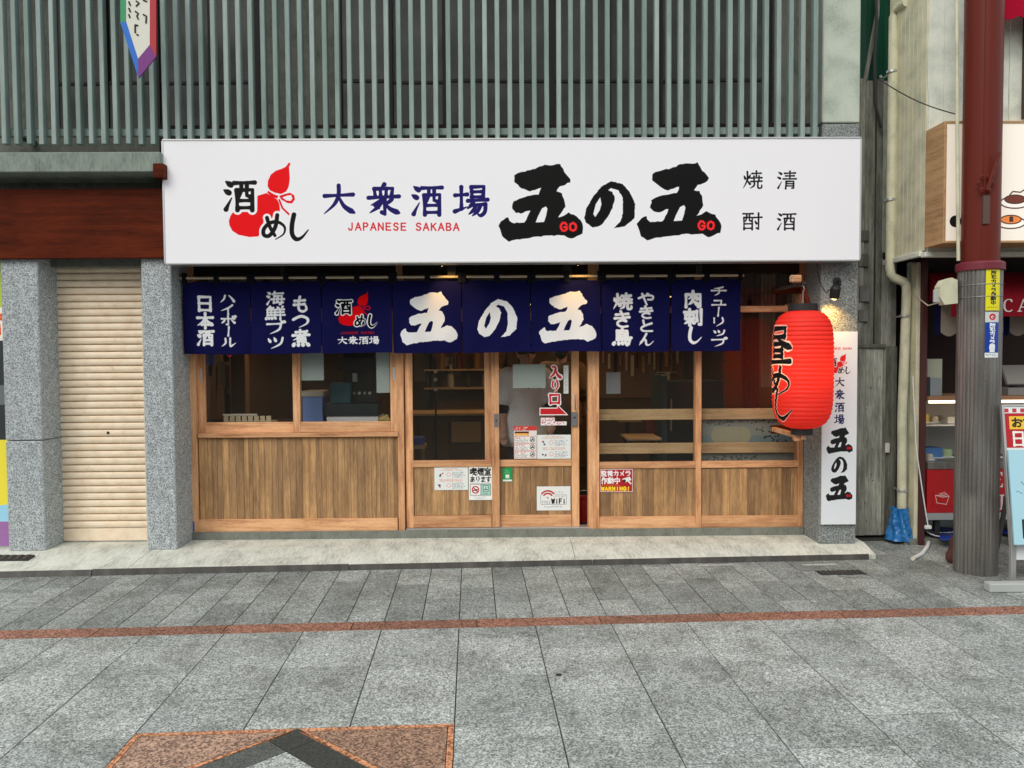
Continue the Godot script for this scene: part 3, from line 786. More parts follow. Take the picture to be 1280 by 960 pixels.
# a standing adult about h tall; arms given as [elbow, wrist] offsets from the shoulders; facing +z before the turn
func person(root: Node3D, h: float, bow: float, arms: Array, wear: Dictionary, turn: float) -> void:
	var k := h / 1.7
	var P := func(x: float, y: float, z: float) -> Vector3: return Vector3(x, y, z + bow * pow(maxf(y - 0.95, 0.0), 1.5)) * k
	var base := Transform3D(Basis(Vector3.UP, turn), Vector3.ZERO)
	var torso := [[P.call(0, .98, 0), P.call(0, 1.12, .01), .125, .12], [P.call(-.05, 1.12, .01), P.call(-.08, 1.33, 0), .105, .105], [P.call(.05, 1.12, .01), P.call(.08, 1.33, 0), .105, .105], [P.call(-.15, 1.38, 0), P.call(.15, 1.38, 0), .065, .065], [P.call(-.09, .95, 0), P.call(.09, .95, 0), .115, .115]]
	var legs := []
	for s in [-1.0, 1.0]:
		legs += [[P.call(s * .09, .92, 0), P.call(s * .10, .50, .01), .085, .058], [P.call(s * .10, .50, .01), P.call(s * .10, .09, -.02), .055, .038], [P.call(s * .10, .05, -.03), P.call(s * .11, .035, .13), .042, .032]]
	var neck := [[P.call(0, 1.40, 0), P.call(0, 1.52, .01), .055, .052]]
	var head := [[P.call(0, 1.60, .015), P.call(0, 1.625, -.01), .072, .088], [P.call(0, 1.545, .05), P.call(0, 1.58, .045), .045, .05], [P.call(0, 1.60, .095), P.call(0, 1.575, .115), .010, .014], [P.call(-.082, 1.60, 0), P.call(-.082, 1.575, 0), .014, .011], [P.call(.082, 1.60, 0), P.call(.082, 1.575, 0), .014, .011]]
	var upper := []
	var fore := []
	var hands := []
	for s in [0, 1]:
		var sg := -1.0 if s == 0 else 1.0
		var sh: Vector3 = P.call(sg * .185, 1.385, 0)
		var el: Vector3 = sh + (arms[s][0] as Vector3) * k
		var wr: Vector3 = el + (arms[s][1] as Vector3) * k
		upper.append([sh, el, .056, .045])
		fore.append([el, wr, .043, .030])
		var d := (wr - el).normalized()
		var side := d.cross(Vector3(0, 0, 1)).normalized() * sg
		var pal := d.cross(side).normalized()
		hands.append([wr, wr + d * .075 * k, .028, .034])
		for f in 4:
			var root_f: Vector3 = wr + d * .085 * k + side * (f - 1.5) * .018 * k
			var ln: float = [.062, .075, .070, .055][f] * k
			var mid: Vector3 = root_f + d * ln * .55
			hands.append([root_f - d * .02 * k, mid, .0095, .009])
			hands.append([mid, mid + (d * .75 + pal * .65) * ln * .6, .009, .0075])
		hands.append([wr + d * .03 * k - side * .028 * k, wr + d * .08 * k - side * .05 * k + pal * .01, .011, .009])
	put(root, "body", figure(neck + head + torso + upper + fore + hands, 0.011, 0.02), wear.skin, root.position, base.basis)
	put(root, "hair", figure([[P.call(0, 1.645, -.015), P.call(0, 1.66, -.02), .088, .085], [P.call(0, 1.60, -.05), P.call(0, 1.56, -.05), .075, .06], [P.call(-.03, 1.655, .05), P.call(.03, 1.655, .05), .05, .05]], 0.012, 0.03), wear.hair, root.position, base.basis)
	var sleeves := []
	for b in upper: sleeves.append([b[0], (b[0] as Vector3).lerp(b[1], .72), .068, .078])
	var skirt := [[P.call(0, .98, 0), P.call(0, .84, 0), .13, .155], [P.call(-.07, .95, 0), P.call(-.09, .80, 0), .11, .115], [P.call(.07, .95, 0), P.call(.09, .80, 0), .11, .115]]
	put(root, "jacket", figure(torso + skirt + sleeves, 0.012, 0.035, 0.014), wear.jacket, root.position, base.basis)
	var under := []
	for b in upper: under.append([(b[0] as Vector3).lerp(b[1], .6), b[1], .058, .052])
	for b in fore: under.append([b[0], (b[0] as Vector3).lerp(b[1], .28), .052, .046])
	put(root, "collar", figure([[P.call(-.035, 1.43, .085), P.call(0, 1.27, .125), .022, .006], [P.call(.035, 1.43, .085), P.call(0, 1.27, .125), .022, .006], [P.call(0, 1.43, .08), P.call(0, 1.29, .118), .03, .008]], 0.008, 0.01), wear.under, root.position, base.basis)
	put(root, "undersleeve", figure([under[0], under[2]], 0.012, 0.02), wear.under, root.position, base.basis)
	put(root, "undersleeve", figure([under[1], under[3]], 0.012, 0.02), wear.under, root.position, base.basis)
	put(root, "trousers", figure(legs + [[P.call(-.08, .95, 0), P.call(.08, .95, 0), .115, .115]], 0.016, 0.03, 0.012), wear.trousers, root.position, base.basis)

# ---------------------------------------------------------------- the scene
func _ready() -> void:
	rng.seed = 20
	# camera, sky, soft daylight, exposure
	cam = Camera3D.new()
	cam.name = "camera"
	add_child(cam)
	cam.position = Vector3(0, EYE, 0)
	cam.rotation = Vector3(deg_to_rad(-2.1), deg_to_rad(-0.6), deg_to_rad(-0.36))
	cam.fov = 53.06
	cam.far = 200.0
	var we := WorldEnvironment.new()
	we.name = "world_environment"
	var env := Environment.new()
	env.background_mode = Environment.BG_SKY
	var sky := ProceduralSkyMaterial.new()
	sky.sky_top_color = Color(.90, .94, .96); sky.sky_horizon_color = Color(.88, .90, .91); sky.sky_curve = 0.2
	sky.ground_bottom_color = Color(.45, .45, .44); sky.ground_horizon_color = Color(.55, .55, .55)
	sky.sun_angle_max = 0.0
	env.sky = Sky.new()
	env.sky.sky_material = sky
	env.tonemap_mode = Environment.TONE_MAPPER_LINEAR
	env.tonemap_exposure = 1.3
	env.sdfgi_enabled = true; env.ssao_enabled = true; env.ssil_enabled = true
	we.environment = env
	add_child(we)
	var sun := DirectionalLight3D.new()
	sun.name = "daylight"
	sun.light_energy = 0.5
	sun.light_angular_distance = 40.0
	sun.light_color = Color(1.0, .985, .96)
	sun.shadow_enabled = true
	add_child(sun)
	sun.look_at_from_position(Vector3(-2.6, 5.0, 5.2), Vector3.ZERO)
	make_materials()
	build_ground()
	build_house()
	build_room()
	build_front()
	build_sign()
	build_curtain()
	build_lantern()
	build_notices()
	build_people()
	build_gap()
	build_cafe()
	build_column()
	build_small()

func gp(px: float, py: float) -> Vector2:   # ground point in paving axes: (across, away)
	var p := ground_turn.inverse() * ground(px, py)
	return Vector2(p.x, -p.z)
func pave(u: float, v: float, y := 0.0) -> Vector3: return ground_turn * Vector3(u, y, -v)

func build_ground() -> void:
	var g := setting("ground")
	put(g, "bedding", chamfered(Vector3(70, 0.05, 70), 0.001), M.joint, Vector3(0, -0.0315, 0))
	var p := setting("pavement")
	var R := gp(567, 930)
	var T := gp(380, 910)
	var LFT := gp(152, 936)
	var kerb: float = gp(640, 708).y
	var s0: float = gp(640, 783).y
	var s1: float = gp(640, 772.5).y
	var tile := func(u0: float, u1: float, v0: float, v1: float, m: Material, called := "paving_tile") -> void:
		var gap := 0.0027
		box(p, called, m, pave((u0 + u1) / 2, (v0 + v1) / 2, -0.01 + rng.randf_range(-0.0008, 0.0008)), Vector3(u1 - u0 - gap * 2, 0.02, v1 - v0 - gap * 2), 0.0014, ground_turn)
	var cw := (R.x - LFT.x) / 3.0
	for c in range(-7, 9):
		var u0: float = R.x + cw * c
		var v: float = s0
		var first: float = [0.51, 0.34, 0.17, 0.42][posmod(c * 7 + 2, 4)]
		while v > 1.7:
			var v0: float = v - (first if v == s0 else 0.51)
			if c >= -3 and c < 0:
				if v <= T.y + 0.001: break
				v0 = maxf(v0, T.y)
			tile.call(u0, u0 + cw, v0, v, M.granite[rng.randi() % 3])
			v = v0
	# red strip of short bars
	for k in 12:
		var u0: float = -4.3 + k * 0.72
		tile.call(u0, u0 + 0.72, s0, s1, M.red_strip[k % 2], "strip_tile")
	# narrow tiles up to the step
	var nw := cw / 2.0
	for c in range(-18, 23):
		var u0: float = R.x + nw * c
		var v: float = s1
		var far := kerb if u0 < 2.55 else 6.15
		var first: float = [0.20, 0.40, 0.30][posmod(c * 5, 3)]
		while v < far - 0.01:
			var v1: float = minf(v + (first if v == s1 else 0.42), far)
			if far - v1 < 0.06: v1 = far
			tile.call(u0, u0 + nw, v, v1, M.granite[1 + rng.randi() % 5])
			v = v1
	# inlaid panel: pink granite, orange bands and a dark diamond round a grey one
	var flat := func(called: String, pts: Array, m: Material) -> void:
		var c := Vector2.ZERO
		for q in pts: c += q / pts.size()
		var poly := []
		for q in pts:
			var w := pave(q.x, q.y)
			poly.append(Vector2(w.x, w.z))
		var mb := MB.new()
		mb.prism(Geometry2D.offset_polygon(PackedVector2Array(poly), -0.0018)[0], -0.02, -0.0005, 1)
		put(p, called, mb.mesh(), m)
	var u0: float = LFT.x
	var u1: float = R.x
	var vt: float = T.y
	var ap := gp(373, 909.5)
	var b := 0.028
	var half: float = (u1 - u0)
	var l := u0 + b
	var r := u1 - b
	var t := vt - b
	flat.call("inlay_band", [Vector2(u0, vt), Vector2(ap.x, vt), Vector2(ap.x - b, t), Vector2(l, t)], M.orange[1])
	flat.call("inlay_band", [Vector2(ap.x, vt), Vector2(u1, vt), Vector2(r, t), Vector2(ap.x + b, t)], M.orange[1])
	flat.call("inlay_band", [Vector2(u0, vt), Vector2(l, t), Vector2(l, vt - 1.25), Vector2(u0, vt - 1.25)], M.orange[1])
	flat.call("inlay_band", [Vector2(u1, vt), Vector2(r, t), Vector2(r, vt - 1.25), Vector2(u1, vt - 1.25)], M.orange[1])
	# the arms of the diamond run at 45 degrees from the apex
	var L0 := gp(240, 960)
	var R0 := gp(466, 960)
	var kl: float = (ap.y - L0.y) / (ap.x - L0.x)
	var kr: float = (ap.y - R0.y) / (R0.x - ap.x)
	var lv: float = ap.y - (ap.x - l) * kl
	var rv: float = ap.y - (r - ap.x) * kr
	var dl := Vector2(-1, -kl).normalized()
	var dr := Vector2(1, -kr).normalized()
	var A := Vector2(ap.x, vt)
	var e := 0.035
	var nl := Vector2(dl.y, -dl.x)   # towards the inside of the diamond
	var nr := Vector2(-dr.y, dr.x)
	var ll := (A.x - l) / -dl.x
	var lr := (r - A.x) / dr.x
	flat.call("inlay_stone", [Vector2(l, t), Vector2(A.x - b * 1.6, t), A + dl * ll + Vector2(0, e * 1.3)], M.pink[0])
	flat.call("inlay_stone", [Vector2(r, t), A + dr * lr + Vector2(0, e * 1.3), Vector2(A.x + b * 1.6, t)], M.pink[1])
	flat.call("inlay_band", [Vector2(A.x - b * 1.6, t), Vector2(A.x - b * 0.15, t), A + dl * ll, A + dl * ll + Vector2(0, e * 1.3)], M.orange[1])
	flat.call("inlay_band", [Vector2(A.x + b * 0.15, t), Vector2(A.x + b * 1.6, t), A + dr * lr + Vector2(0, e * 1.3), A + dr * lr], M.orange[1])
	var wide := 0.17
	var q: float = (ap.y - gp(355, 938.5).y) / (absf(dl.y) + absf(dr.y))
	flat.call("inlay_stone", [A, A + dr * q, A + dr * q + dl * q, A + dl * q], M.dark_granite[1])
	for k in 3:
		flat.call("inlay_stone", [A + dl * (q + k * .34), A + dl * (q + k * .34) + dr * q, A + dl * (q + k * .34 + .34) + dr * q, A + dl * (q + k * .34 + .34)], M.dark_granite[k % 2])
		flat.call("inlay_stone", [A + dr * (q + k * .34), A + dr * (q + k * .34 + .34), A + dr * (q + k * .34 + .34) + dl * q, A + dr * (q + k * .34) + dl * q], M.dark_granite[(k + 1) % 2])
	var I := A + (dl + dr) * q
	flat.call("inlay_stone", [I, I + dr * 1.02, I + dl * 1.02], M.granite[0])
	# concrete step: sloping lip, flat top
	var st := setting("concrete_step")
	var edges := [-5.2, X(176, 5.8), X(716, 5.8), X(1084, 5.9)]
	for k in 3:
		var mb := MB.new()
		var xa: float = edges[k] + 0.002
		var xb: float = edges[k + 1] - 0.002
		var zf := func(x: float) -> float: return (pave(0, kerb).z + (x - pave(0, kerb).x) * -tan(deg_to_rad(2.4)))
		var fa := Vector3(xa, 0.034, zf.call(xa))
		var fb := Vector3(xb, 0.034, zf.call(xb))
		var ma := Vector3(xa, STEP, -5.92)
		var mbb := Vector3(xb, STEP, -5.92)
		var ba := Vector3(xa, STEP, -6.8)
		var bb := Vector3(xb, STEP, -6.8)
		var dn := Vector3(0, -0.12, 0)
		mb.quad(fa, fb, mbb, ma, Vector3.UP)
		mb.quad(ma, mbb, bb, ba, Vector3.UP)
		mb.quad(fa + Vector3(0, -.08, 0), fb + Vector3(0, -.08, 0), fb, fa, Vector3.BACK)
		mb.quad(ba + dn, bb + dn, bb, ba, Vector3.FORWARD)
		for s in [[fa, ma, ba, Vector3.LEFT], [fb, mbb, bb, Vector3.RIGHT]]:
			mb.quad(s[0] + Vector3(0, -.08, 0), s[1] + dn, s[1], s[0], s[3]); mb.quad(s[1] + dn, s[2] + dn, s[2], s[1], s[3])
		mb.quad(fa + Vector3(0, -.08, 0), fb + Vector3(0, -.08, 0), bb + dn, ba + dn, Vector3.DOWN)
		put(st, "step_slab", mb.mesh(), M.concrete)
	# steel edging along the step
	var cuts := [-4.6, -2.72, -0.9, 0.88, 2.98]
	for k in 4:
		var m := MB.new()
		var lift := 0.004 if k == 1 else 0.0
		m.box(pave((cuts[k] + cuts[k + 1]) / 2, kerb - 0.008, 0.018 + lift), Vector3(cuts[k + 1] - cuts[k] - 0.006, 0.042, 0.012))
		m.box(pave((cuts[k] + cuts[k + 1]) / 2, kerb + 0.014, 0.040 + lift), Vector3(cuts[k + 1] - cuts[k] - 0.006, 0.006, 0.055))
		var mm := MB.new()
		mm.box(Vector3.ZERO, Vector3(cuts[k + 1] - cuts[k] - 0.006, 0.044, 0.014))
		box(st, "edge_plate", M.plate_metal, pave((cuts[k] + cuts[k + 1]) / 2, kerb - 0.009, 0.017 + lift), Vector3(cuts[k + 1] - cuts[k] - 0.006, 0.048, 0.014), 0.002, ground_turn * Basis(Vector3.RIGHT, -0.25 if k != 0 else -0.4))

func build_house() -> void:
	var h := thing("tavern_building", "grey concrete building with pebble-dash pillars above and beside the wooden tavern front", "building", Vector3(0, 0, -6.0))
	var top := Y(-170, ZP)
	var sign_mid := Y(250, ZP)
	# pillars: left two of pebble-dash, right one pebble-dash below and plain concrete above
	var beam_y := Y(300, ZP, 100)
	var j1 := Y(551, ZP, 30)
	var p := Node3D.new()
	p.name = "pillar"; h.add_child(p, true)
	slab(p, "pillar_block", M.pebble, X(5, ZP, 500), X(51.5, ZP, 500), STEP - .005, j1 - .003, ZP, .46, .008)
	slab(p, "pillar_block", M.pebble, X(5, ZP, 500), X(51.5, ZP, 500), j1 + .003, beam_y, ZP, .46, .008)
	slab(h, "pillar", M.pebble, X(180, ZP, 500), X(217, ZP, 500), STEP - .005, sign_mid, ZP, .46, .008)
	p = Node3D.new()
	p.name = "pillar"; h.add_child(p, true)
	var j3 := Y(154, ZP, 1045)
	var x30 := X(1025, ZP, 500)
	var x31 := X(1071.5, ZP, 500)
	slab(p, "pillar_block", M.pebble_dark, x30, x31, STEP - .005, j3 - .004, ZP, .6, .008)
	slab(p, "pillar_block", M.concrete_wall, x30, x31, j3 + .004, top, ZP, .6, .008)
	# wall behind the louvres with two rows of windows
	var zw := 6.12
	var wl := X(-60, zw)
	var sill := Y(159, zw)
	var head := Y(-120, zw)
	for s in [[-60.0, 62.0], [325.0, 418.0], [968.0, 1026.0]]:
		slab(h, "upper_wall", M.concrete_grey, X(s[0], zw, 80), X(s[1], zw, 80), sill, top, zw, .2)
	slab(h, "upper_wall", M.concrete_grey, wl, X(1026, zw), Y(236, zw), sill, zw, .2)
	for s in [[62.0, 325.0, [132.0, 197.0, 262.0]], [418.0, 968.0, [489.0, 555.0, 621.0, 690.0, 762.0, 827.0, 895.0]]]:
		var w := Node3D.new()
		w.name = "window"; h.add_child(w, true)
		var xs: Array = [s[0] + 5.0] + s[2] + [s[1] - 4.0]
		var zf := zw + .05
		for k in xs.size():
			var wd := 8.0 if k == 0 or k == xs.size() - 1 or xs[k] == 690.0 else 3.6
			slab(w, "mullion", M.black, X(xs[k] - wd / 2, zf, 80), X(xs[k] + wd / 2, zf, 80), sill, head, zf, .05)
		for k in xs.size() - 1:
			var xa := X(xs[k], zf, 80) + .012
			var xb := X(xs[k + 1], zf, 80) - .012
			var mid := Y(101, zf) + rng.randf_range(-.01, .01)
			slab(w, "pane", M.frosted, xa, xb, sill, mid - .012, zf + .02, .012)
			slab(w, "pane", M.frosted, xa, xb, mid + .012, head, zf + .02 + .02 * (k % 2), .012)
			slab(w, "meeting_rail", M.black, xa, xb, mid - .012, mid + .012, zf + .012, .03)
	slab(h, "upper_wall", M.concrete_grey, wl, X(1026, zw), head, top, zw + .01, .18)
	# ledge, timber fascia and the soffit behind the sign
	slab(h, "ledge", M.ledge, X(-70, 5.70), X(206, 5.70), Y(215, 5.70, 100), Y(190, 5.70, 100), 5.70, .42, .006)
	slab(h, "ledge_wall", M.concrete_grey, wl, X(215, 6.0), Y(330, 6.0), Y(186, 6.0), 6.06, .1)
	slab(h, "fascia", M.cedar, X(-70, 5.845), X(214, 5.845), Y(323, 5.845, 100), Y(236, 5.845, 100), 5.845, .05, .004)
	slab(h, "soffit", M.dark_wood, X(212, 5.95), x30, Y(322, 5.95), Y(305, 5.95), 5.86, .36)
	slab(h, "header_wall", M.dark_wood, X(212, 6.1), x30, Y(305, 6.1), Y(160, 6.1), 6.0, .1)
	blk(h, "corner_bracket", M.cedar, 191, 204, 204, 222, 5.68, .16)
	# louvre screen
	var ls := thing("louvre_screen", "row of thin upright grey-green painted slats across the upper storey", "louvre screen", Vector3(0, Y(178, 5.78), -5.8))
	var xa := X(2.5, 5.78, 90)
	var stp := (X(1019.5, 5.78, 90) - xa) / 66.0
	var sm := chamfered(Vector3(.034, top - Y(178, 5.78), .055), .003)
	for k in range(-4, 67):
		put(ls, "slat", sm, M.slat[rng.randi() % 4], Vector3(xa + k * stp + rng.randf_range(-.002, .002), (top + Y(178, 5.78)) / 2 + rng.randf_range(-.006, .004), -5.8075 + rng.randf_range(-.002, .002)), Basis(Vector3.BACK, rng.randf_range(-.0012, .0012)))
	for yy in [[160.0, 168.5], [-130.0, -122.0]]:
		slab(ls, "rail", M.slat[1], xa - stp * 4.4, X(1021, 5.84), Y(yy[1], 5.84), Y(yy[0], 5.84), 5.8385, .04)
		for k in 6: slab(ls, "bracket", M.dark_metal, xa + k * 1.2, xa + k * 1.2 + .04, Y(yy[1], 5.84) + .01, Y(yy[0], 5.84) - .01, 5.8785, .2415)
	# rolling shutter between the two left pillars
	var zs := 6.15
	var sh := thing("rolling_shutter", "closed cream rolling shutter between the two left pebble-dash pillars", "shutter", Vector3(X(127, zs, 670), STEP, -zs))
	var s0 := X(73.5, zs, 500)
	var s1 := X(181.5, zs, 500)
	var yb := Y(674, zs, 127)
	var yt := Y(312, zs, 127)
	var pitch := (Y(330, zs, 127) - Y(660, zs, 127)) / 37.3
	var prof := [Vector2(-.016, 0), Vector2(-.016, .07), Vector2(.002, .09), Vector2(.010, .22), Vector2(.014, .5), Vector2(.012, .78), Vector2(.006, .93), Vector2(-.010, 1.0)]
	var mb := MB.new()
	for k in prof.size() - 1:
		var a: Vector2 = prof[k]
		var b: Vector2 = prof[k + 1]
		mb.quad(Vector3(-(s1 - s0) / 2, a.y * pitch, a.x), Vector3((s1 - s0) / 2, a.y * pitch, a.x), Vector3((s1 - s0) / 2, b.y * pitch, b.x), Vector3(-(s1 - s0) / 2, b.y * pitch, b.x), Vector3(0, b.x - a.x if false else -(b.x - a.x), (b.y - a.y) * pitch))
	mb.quad(Vector3(-(s1 - s0) / 2, 0, -.018), Vector3((s1 - s0) / 2, 0, -.018), Vector3((s1 - s0) / 2, pitch, -.018), Vector3(-(s1 - s0) / 2, pitch, -.018), Vector3.FORWARD)
	var slat_mesh := mb.mesh()
	var y := Y(660, zs, 127)
	while y < yt:
		put(sh, "slat", slat_mesh, M.shutter, Vector3((s0 + s1) / 2, y, -zs + rng.randf_range(-.003, .001)), Basis(Vector3.BACK, rng.randf_range(-.0012, .0012)))
		y += pitch
	slab(sh, "bottom_bar", M.shutter, s0, s1, STEP + .012, Y(660.5, zs, 127), zs - .012, .03)
	slab(sh, "guide_rail", M.cream_plastic, s0 - .03, s0 - .001, STEP, yt, zs - .03, .06)
	slab(sh, "guide_rail", M.cream_plastic, s1 + .001, s1 + .03, STEP, yt, zs - .03, .06)
	var lk := MB.new()
	lk.lathe([Vector2(0, .004), Vector2(.010, .003), Vector2(.012, 0)], 14)
	put(sh, "lock", lk.mesh(), M.dark_metal, at(135, 541, zs - .014), Basis(Vector3.RIGHT, PI / 2))
	# neighbour's poster board at the left edge
	var cv := Canvas.new(256, 700, Color(.95, .94, .90))
	cv.rect(0, 0, 256, 120, Color(.72, .82, .25)); cv.rect(0, 120, 256, 190, Color(.97, .96, .92))
	row(cv, "日替", 150, 256, 130, 185, .08, Color(.90, .35, .12))
	cv.rect(0, 200, 256, 440, Color(.16, .18, .20))
	for k in 7: cv.disc(Vector2(40 + k * 34, 330 + 40 * sin(k * 2.1)), 24, Color(.42, .44, .46))
	cv.rect(0, 440, 256, 540, Color(.97, .90, .25)); cv.rect(0, 540, 256, 640, Color(.62, .84, .95)); cv.rect(0, 640, 256, 700, Color(.62, .42, .66))
	cv.disc(Vector2(235, 560), 40, Color(.97, .90, .25))
	var pb := plate(self, "poster_board", print_mat(cv.image()), -110, 322, 8, 683, 6.0, .03)
	tag(pb, "colourful neighbouring poster panel beyond the leftmost pillar at the picture edge", "poster")
	# the row of houses on the other side of the street, which the shop glass mirrors
	var op := thing("opposite_building", "plain dark building row on the other side of the street", "building", Vector3(0, 0, 4.6))
	box(op, "wall", mat(lin(.16, .14, .12), .9), Vector3(0, 1.9, 4.75), Vector3(16, 3.8, .3))
	for k in 5:
		box(op, "doorway", mat(lin(.04, .035, .03), .5), Vector3(-6 + k * 3.0, 1.2, 4.585), Vector3(1.9, 2.2, .03))
		box(op, "shop_fascia", mat([lin(.5, .45, .35), lin(.4, .1, .08), lin(.35, .4, .42)][k % 3], .7), Vector3(-6 + k * 3.0, 2.75, 4.58), Vector3(2.6, .5, .04))

func build_room() -> void:
	var xl := X(224, 6.36)
	var xr := X(1000, 6.5)
	var zb := 9.9
	var ceil := 2.55
	var brown := mat(lin(.10, .062, .036), .8)
	var r := setting("interior_walls")
	slab(r, "wall", brown, xl - .1, xl, ROOM, ceil, 6.36, zb - 6.36)
	slab(r, "wall", brown, xr, xr + .1, ROOM, ceil, 6.36, zb - 6.36)
	slab(r, "wall", brown, xl - .1, xr + .1, ROOM, ceil, zb, .1)
	var fl := setting("interior_floor")
	slab(fl, "floor_slab", mat(lin(.05, .047, .043), .6), xl, xr, STEP + .002, ROOM, 6.42, zb - 6.42)
	var ce := setting("interior_ceiling")
	slab(ce, "ceiling_panel", mat(lin(.12, .10, .085), .9), xl, xr, ceil, ceil + .08, 6.32, zb - 6.3)
	for s in [[-1.5, 7.6], [.25, 8.3], [1.55, 7.3]]:
		var l := thing("pendant_lamp", ["small warm pendant lamp hanging over the left counter inside", "small warm pendant lamp deep inside behind the sliding doors", "small warm pendant lamp inside behind the right glazing"][[-1.5, .25, 1.55].find(s[0])], "lamp", Vector3(s[0], 2.1, -s[1]), "warm pendant lamps inside")
		var m := MB.new()
		m.lathe([Vector2(.12, 0), Vector2(.10, .05), Vector2(.035, .12), Vector2(.01, .13)], 18)
		put(l, "shade", m.mesh(), mat(lin(.05, .045, .04), .5), l.position)
		var t := MB.new()
		t.tube([Vector3(0, .13, 0), Vector3(0, ceil - 2.1, 0)], .004, 6)
		put(l, "cord", t.mesh(), M.cable, l.position)
		var bulb := mat(Color(1, .85, .6), .5)
		bulb.emission_enabled = true; bulb.emission = Color(1, .78, .5); bulb.emission_energy_multiplier = 4.0
		var b := SphereMesh.new()
		b.radius = .035; b.height = .07; b.radial_segments = 16; b.rings = 8
		put(l, "bulb", b, bulb, l.position + Vector3(0, .03, 0))
		var o := OmniLight3D.new()
		o.name = "light"
		o.light_color = Color(1, .80, .56); o.light_energy = .35; o.light_size = .035; o.omni_range = 12.0; o.omni_attenuation = 2.0; o.shadow_enabled = true
		l.add_child(o)
		o.position = Vector3(0, .03, 0)
	# left window: a counter with things on it
	var ch := 1.0
	var c := thing("window_counter", "brown counter just behind the left shop window", "counter", Vector3(X(366, 6.6), ROOM, -6.65))
	slab(c, "top", M.dark_wood, xl + .005, X(492, 6.45), ch - .04, ch, 6.40, .5)
	slab(c, "front", M.dark_wood, xl + .02, X(490, 6.45), ROOM, ch - .04, 6.46, .03)
	slab(c, "side", M.dark_wood, X(487, 6.45), X(490, 6.45), ROOM, ch - .04, 6.49, .38)
	var on := func(called: String, label: String, cat: String, m: Material, x0: float, x1: float, ytop: float, z: float, d: float) -> Node3D:
		return tag(slab(self, called, m, X(x0, z), X(x1, z), ch, Y(ytop, z), z, d, .004), label, cat)
	var tray := thing("bamboo_tray", "cream bamboo tray standing low in the left shop window", "tray", Vector3(X(308, 6.5), ch, -6.55))
	slab(tray, "base", mat(lin(.50, .42, .26), .7), X(279, 6.5), X(341, 6.5), ch, ch + .012, 6.46, .16)
	for k in 8: slab(tray, "slat", mat(lin(.60, .52, .34), .7), X(280 + k * 7.6, 6.5), X(286 + k * 7.6, 6.5), ch + .013, ch + .06, 6.46, .006)
	slab(tray, "rim", mat(lin(.66, .62, .50), .7), X(279, 6.5), X(322, 6.5), ch + .061, ch + .078, 6.458, .01)
	var bb := thing("blue_box", "blue storage box with a cream lid behind the right sash of the left window", "box", Vector3(X(390, 6.5), ch, -6.6))
	slab(bb, "body", mat(lin(.14, .24, .52), .5), X(377, 6.5), X(402, 6.5), ch, Y(494, 6.5), 6.5, .22)
	slab(bb, "lid", mat(lin(.48, .44, .36), .6), X(376, 6.5), X(403, 6.5), Y(494, 6.5), Y(487, 6.5), 6.49, .24)
	var mc := thing("coffee_machine", "tall black machine on a white base in the left shop window", "machine", Vector3(X(440, 6.6), ch, -6.7))
	slab(mc, "base", M.white_plastic, X(407, 6.5), X(472, 6.5), ch, Y(519, 6.5), 6.5, .3)
	slab(mc, "drip_tray", mat(lin(.010, .022, .024), .4), X(405, 6.5), X(472, 6.5), Y(519, 6.5) + .001, Y(503, 6.5), 6.49, .3)
	slab(mc, "tower", M.black, X(428, 6.6), X(468, 6.6), Y(503, 6.5) + .001, Y(440, 6.6), 6.62, .2)
	slab(mc, "head", M.black, X(424, 6.58), X(470, 6.58), Y(462, 6.58), Y(446, 6.58), 6.54, .078)
	slab(mc, "water_tank", mat(lin(.022, .085, .11), .3), X(412, 6.52), X(437, 6.52), Y(503, 6.5) + .002, Y(477, 6.52), 6.52, .09)
	slab(mc, "spout", M.steel, X(440, 6.55), X(446, 6.55), Y(476, 6.55), Y(465, 6.55), 6.55, .03)
	for k in 4: slab(mc, "button", [M.steel, M.cream_plastic][k % 2], X(440 + k * 6.5, 6.6), X(443.5 + k * 6.5, 6.6), Y(492, 6.6), Y(488.5, 6.6), 6.609, .01)
	var yl := thing("yellow_cloth", "crumpled yellow cloth in the corner of the left shop window", "cloth", Vector3(X(480, 6.5), ch, -6.5))
	yl.set_meta("label", "crumpled yellow cloth in the corner of the left shop window")
	put(yl, "fold", figure([[Vector3(-.03, .02, 0), Vector3(.02, .05, 0), .02, .015], [Vector3(0, .02, 0), Vector3(.035, .015, .01), .02, .018]], .008, .02), mat(lin(.5, .38, .12), .9), yl.position)
	# hanging strips seen at the far left of that window
	var bag := thing("hanging_sheet", "pale paper sheet hanging on the wall behind the left window edge", "paper", Vector3(X(270, 7.2), Y(470, 7.2), -7.2))
	slab(bag, "sheet", mat(lin(.38, .36, .28), .8), xl + .02, X(285, 7.2), Y(480, 7.2), Y(450, 7.2), 7.2, .01)
	slab(bag, "tape", mat(lin(.16, .045, .03), .8), X(282, 7.2), X(287, 7.2), Y(490, 7.2), Y(455, 7.2), 7.19, .008)
	slab(bag, "cord", M.cream_plastic, X(276, 7.2), X(277, 7.2), Y(450, 7.2), ceil, 7.2, .004)
	var post := thing("wooden_post", "dark wooden post standing inside behind the left window", "post", Vector3(X(300, 7.4), ROOM, -7.4))
	slab(post, "shaft", mat(lin(.20, .13, .07), .8), X(288, 7.4), X(306, 7.4), ROOM + .02, ceil, 7.4, .12)
	slab(post, "foot", M.black, X(285, 7.4), X(309, 7.4), ROOM, ROOM + .02, 7.385, .15)
	var bl := thing("blue_lamp", "small blue box hanging just under the curtain by the left pillar", "box", Vector3(X(262, 6.42), Y(452, 6.42), -6.42))
	slab(bl, "case", mat(lin(.05, .09, .35), .4), X(256, 6.42), X(267, 6.42), Y(454, 6.42), Y(436, 6.42), 6.42, .05)
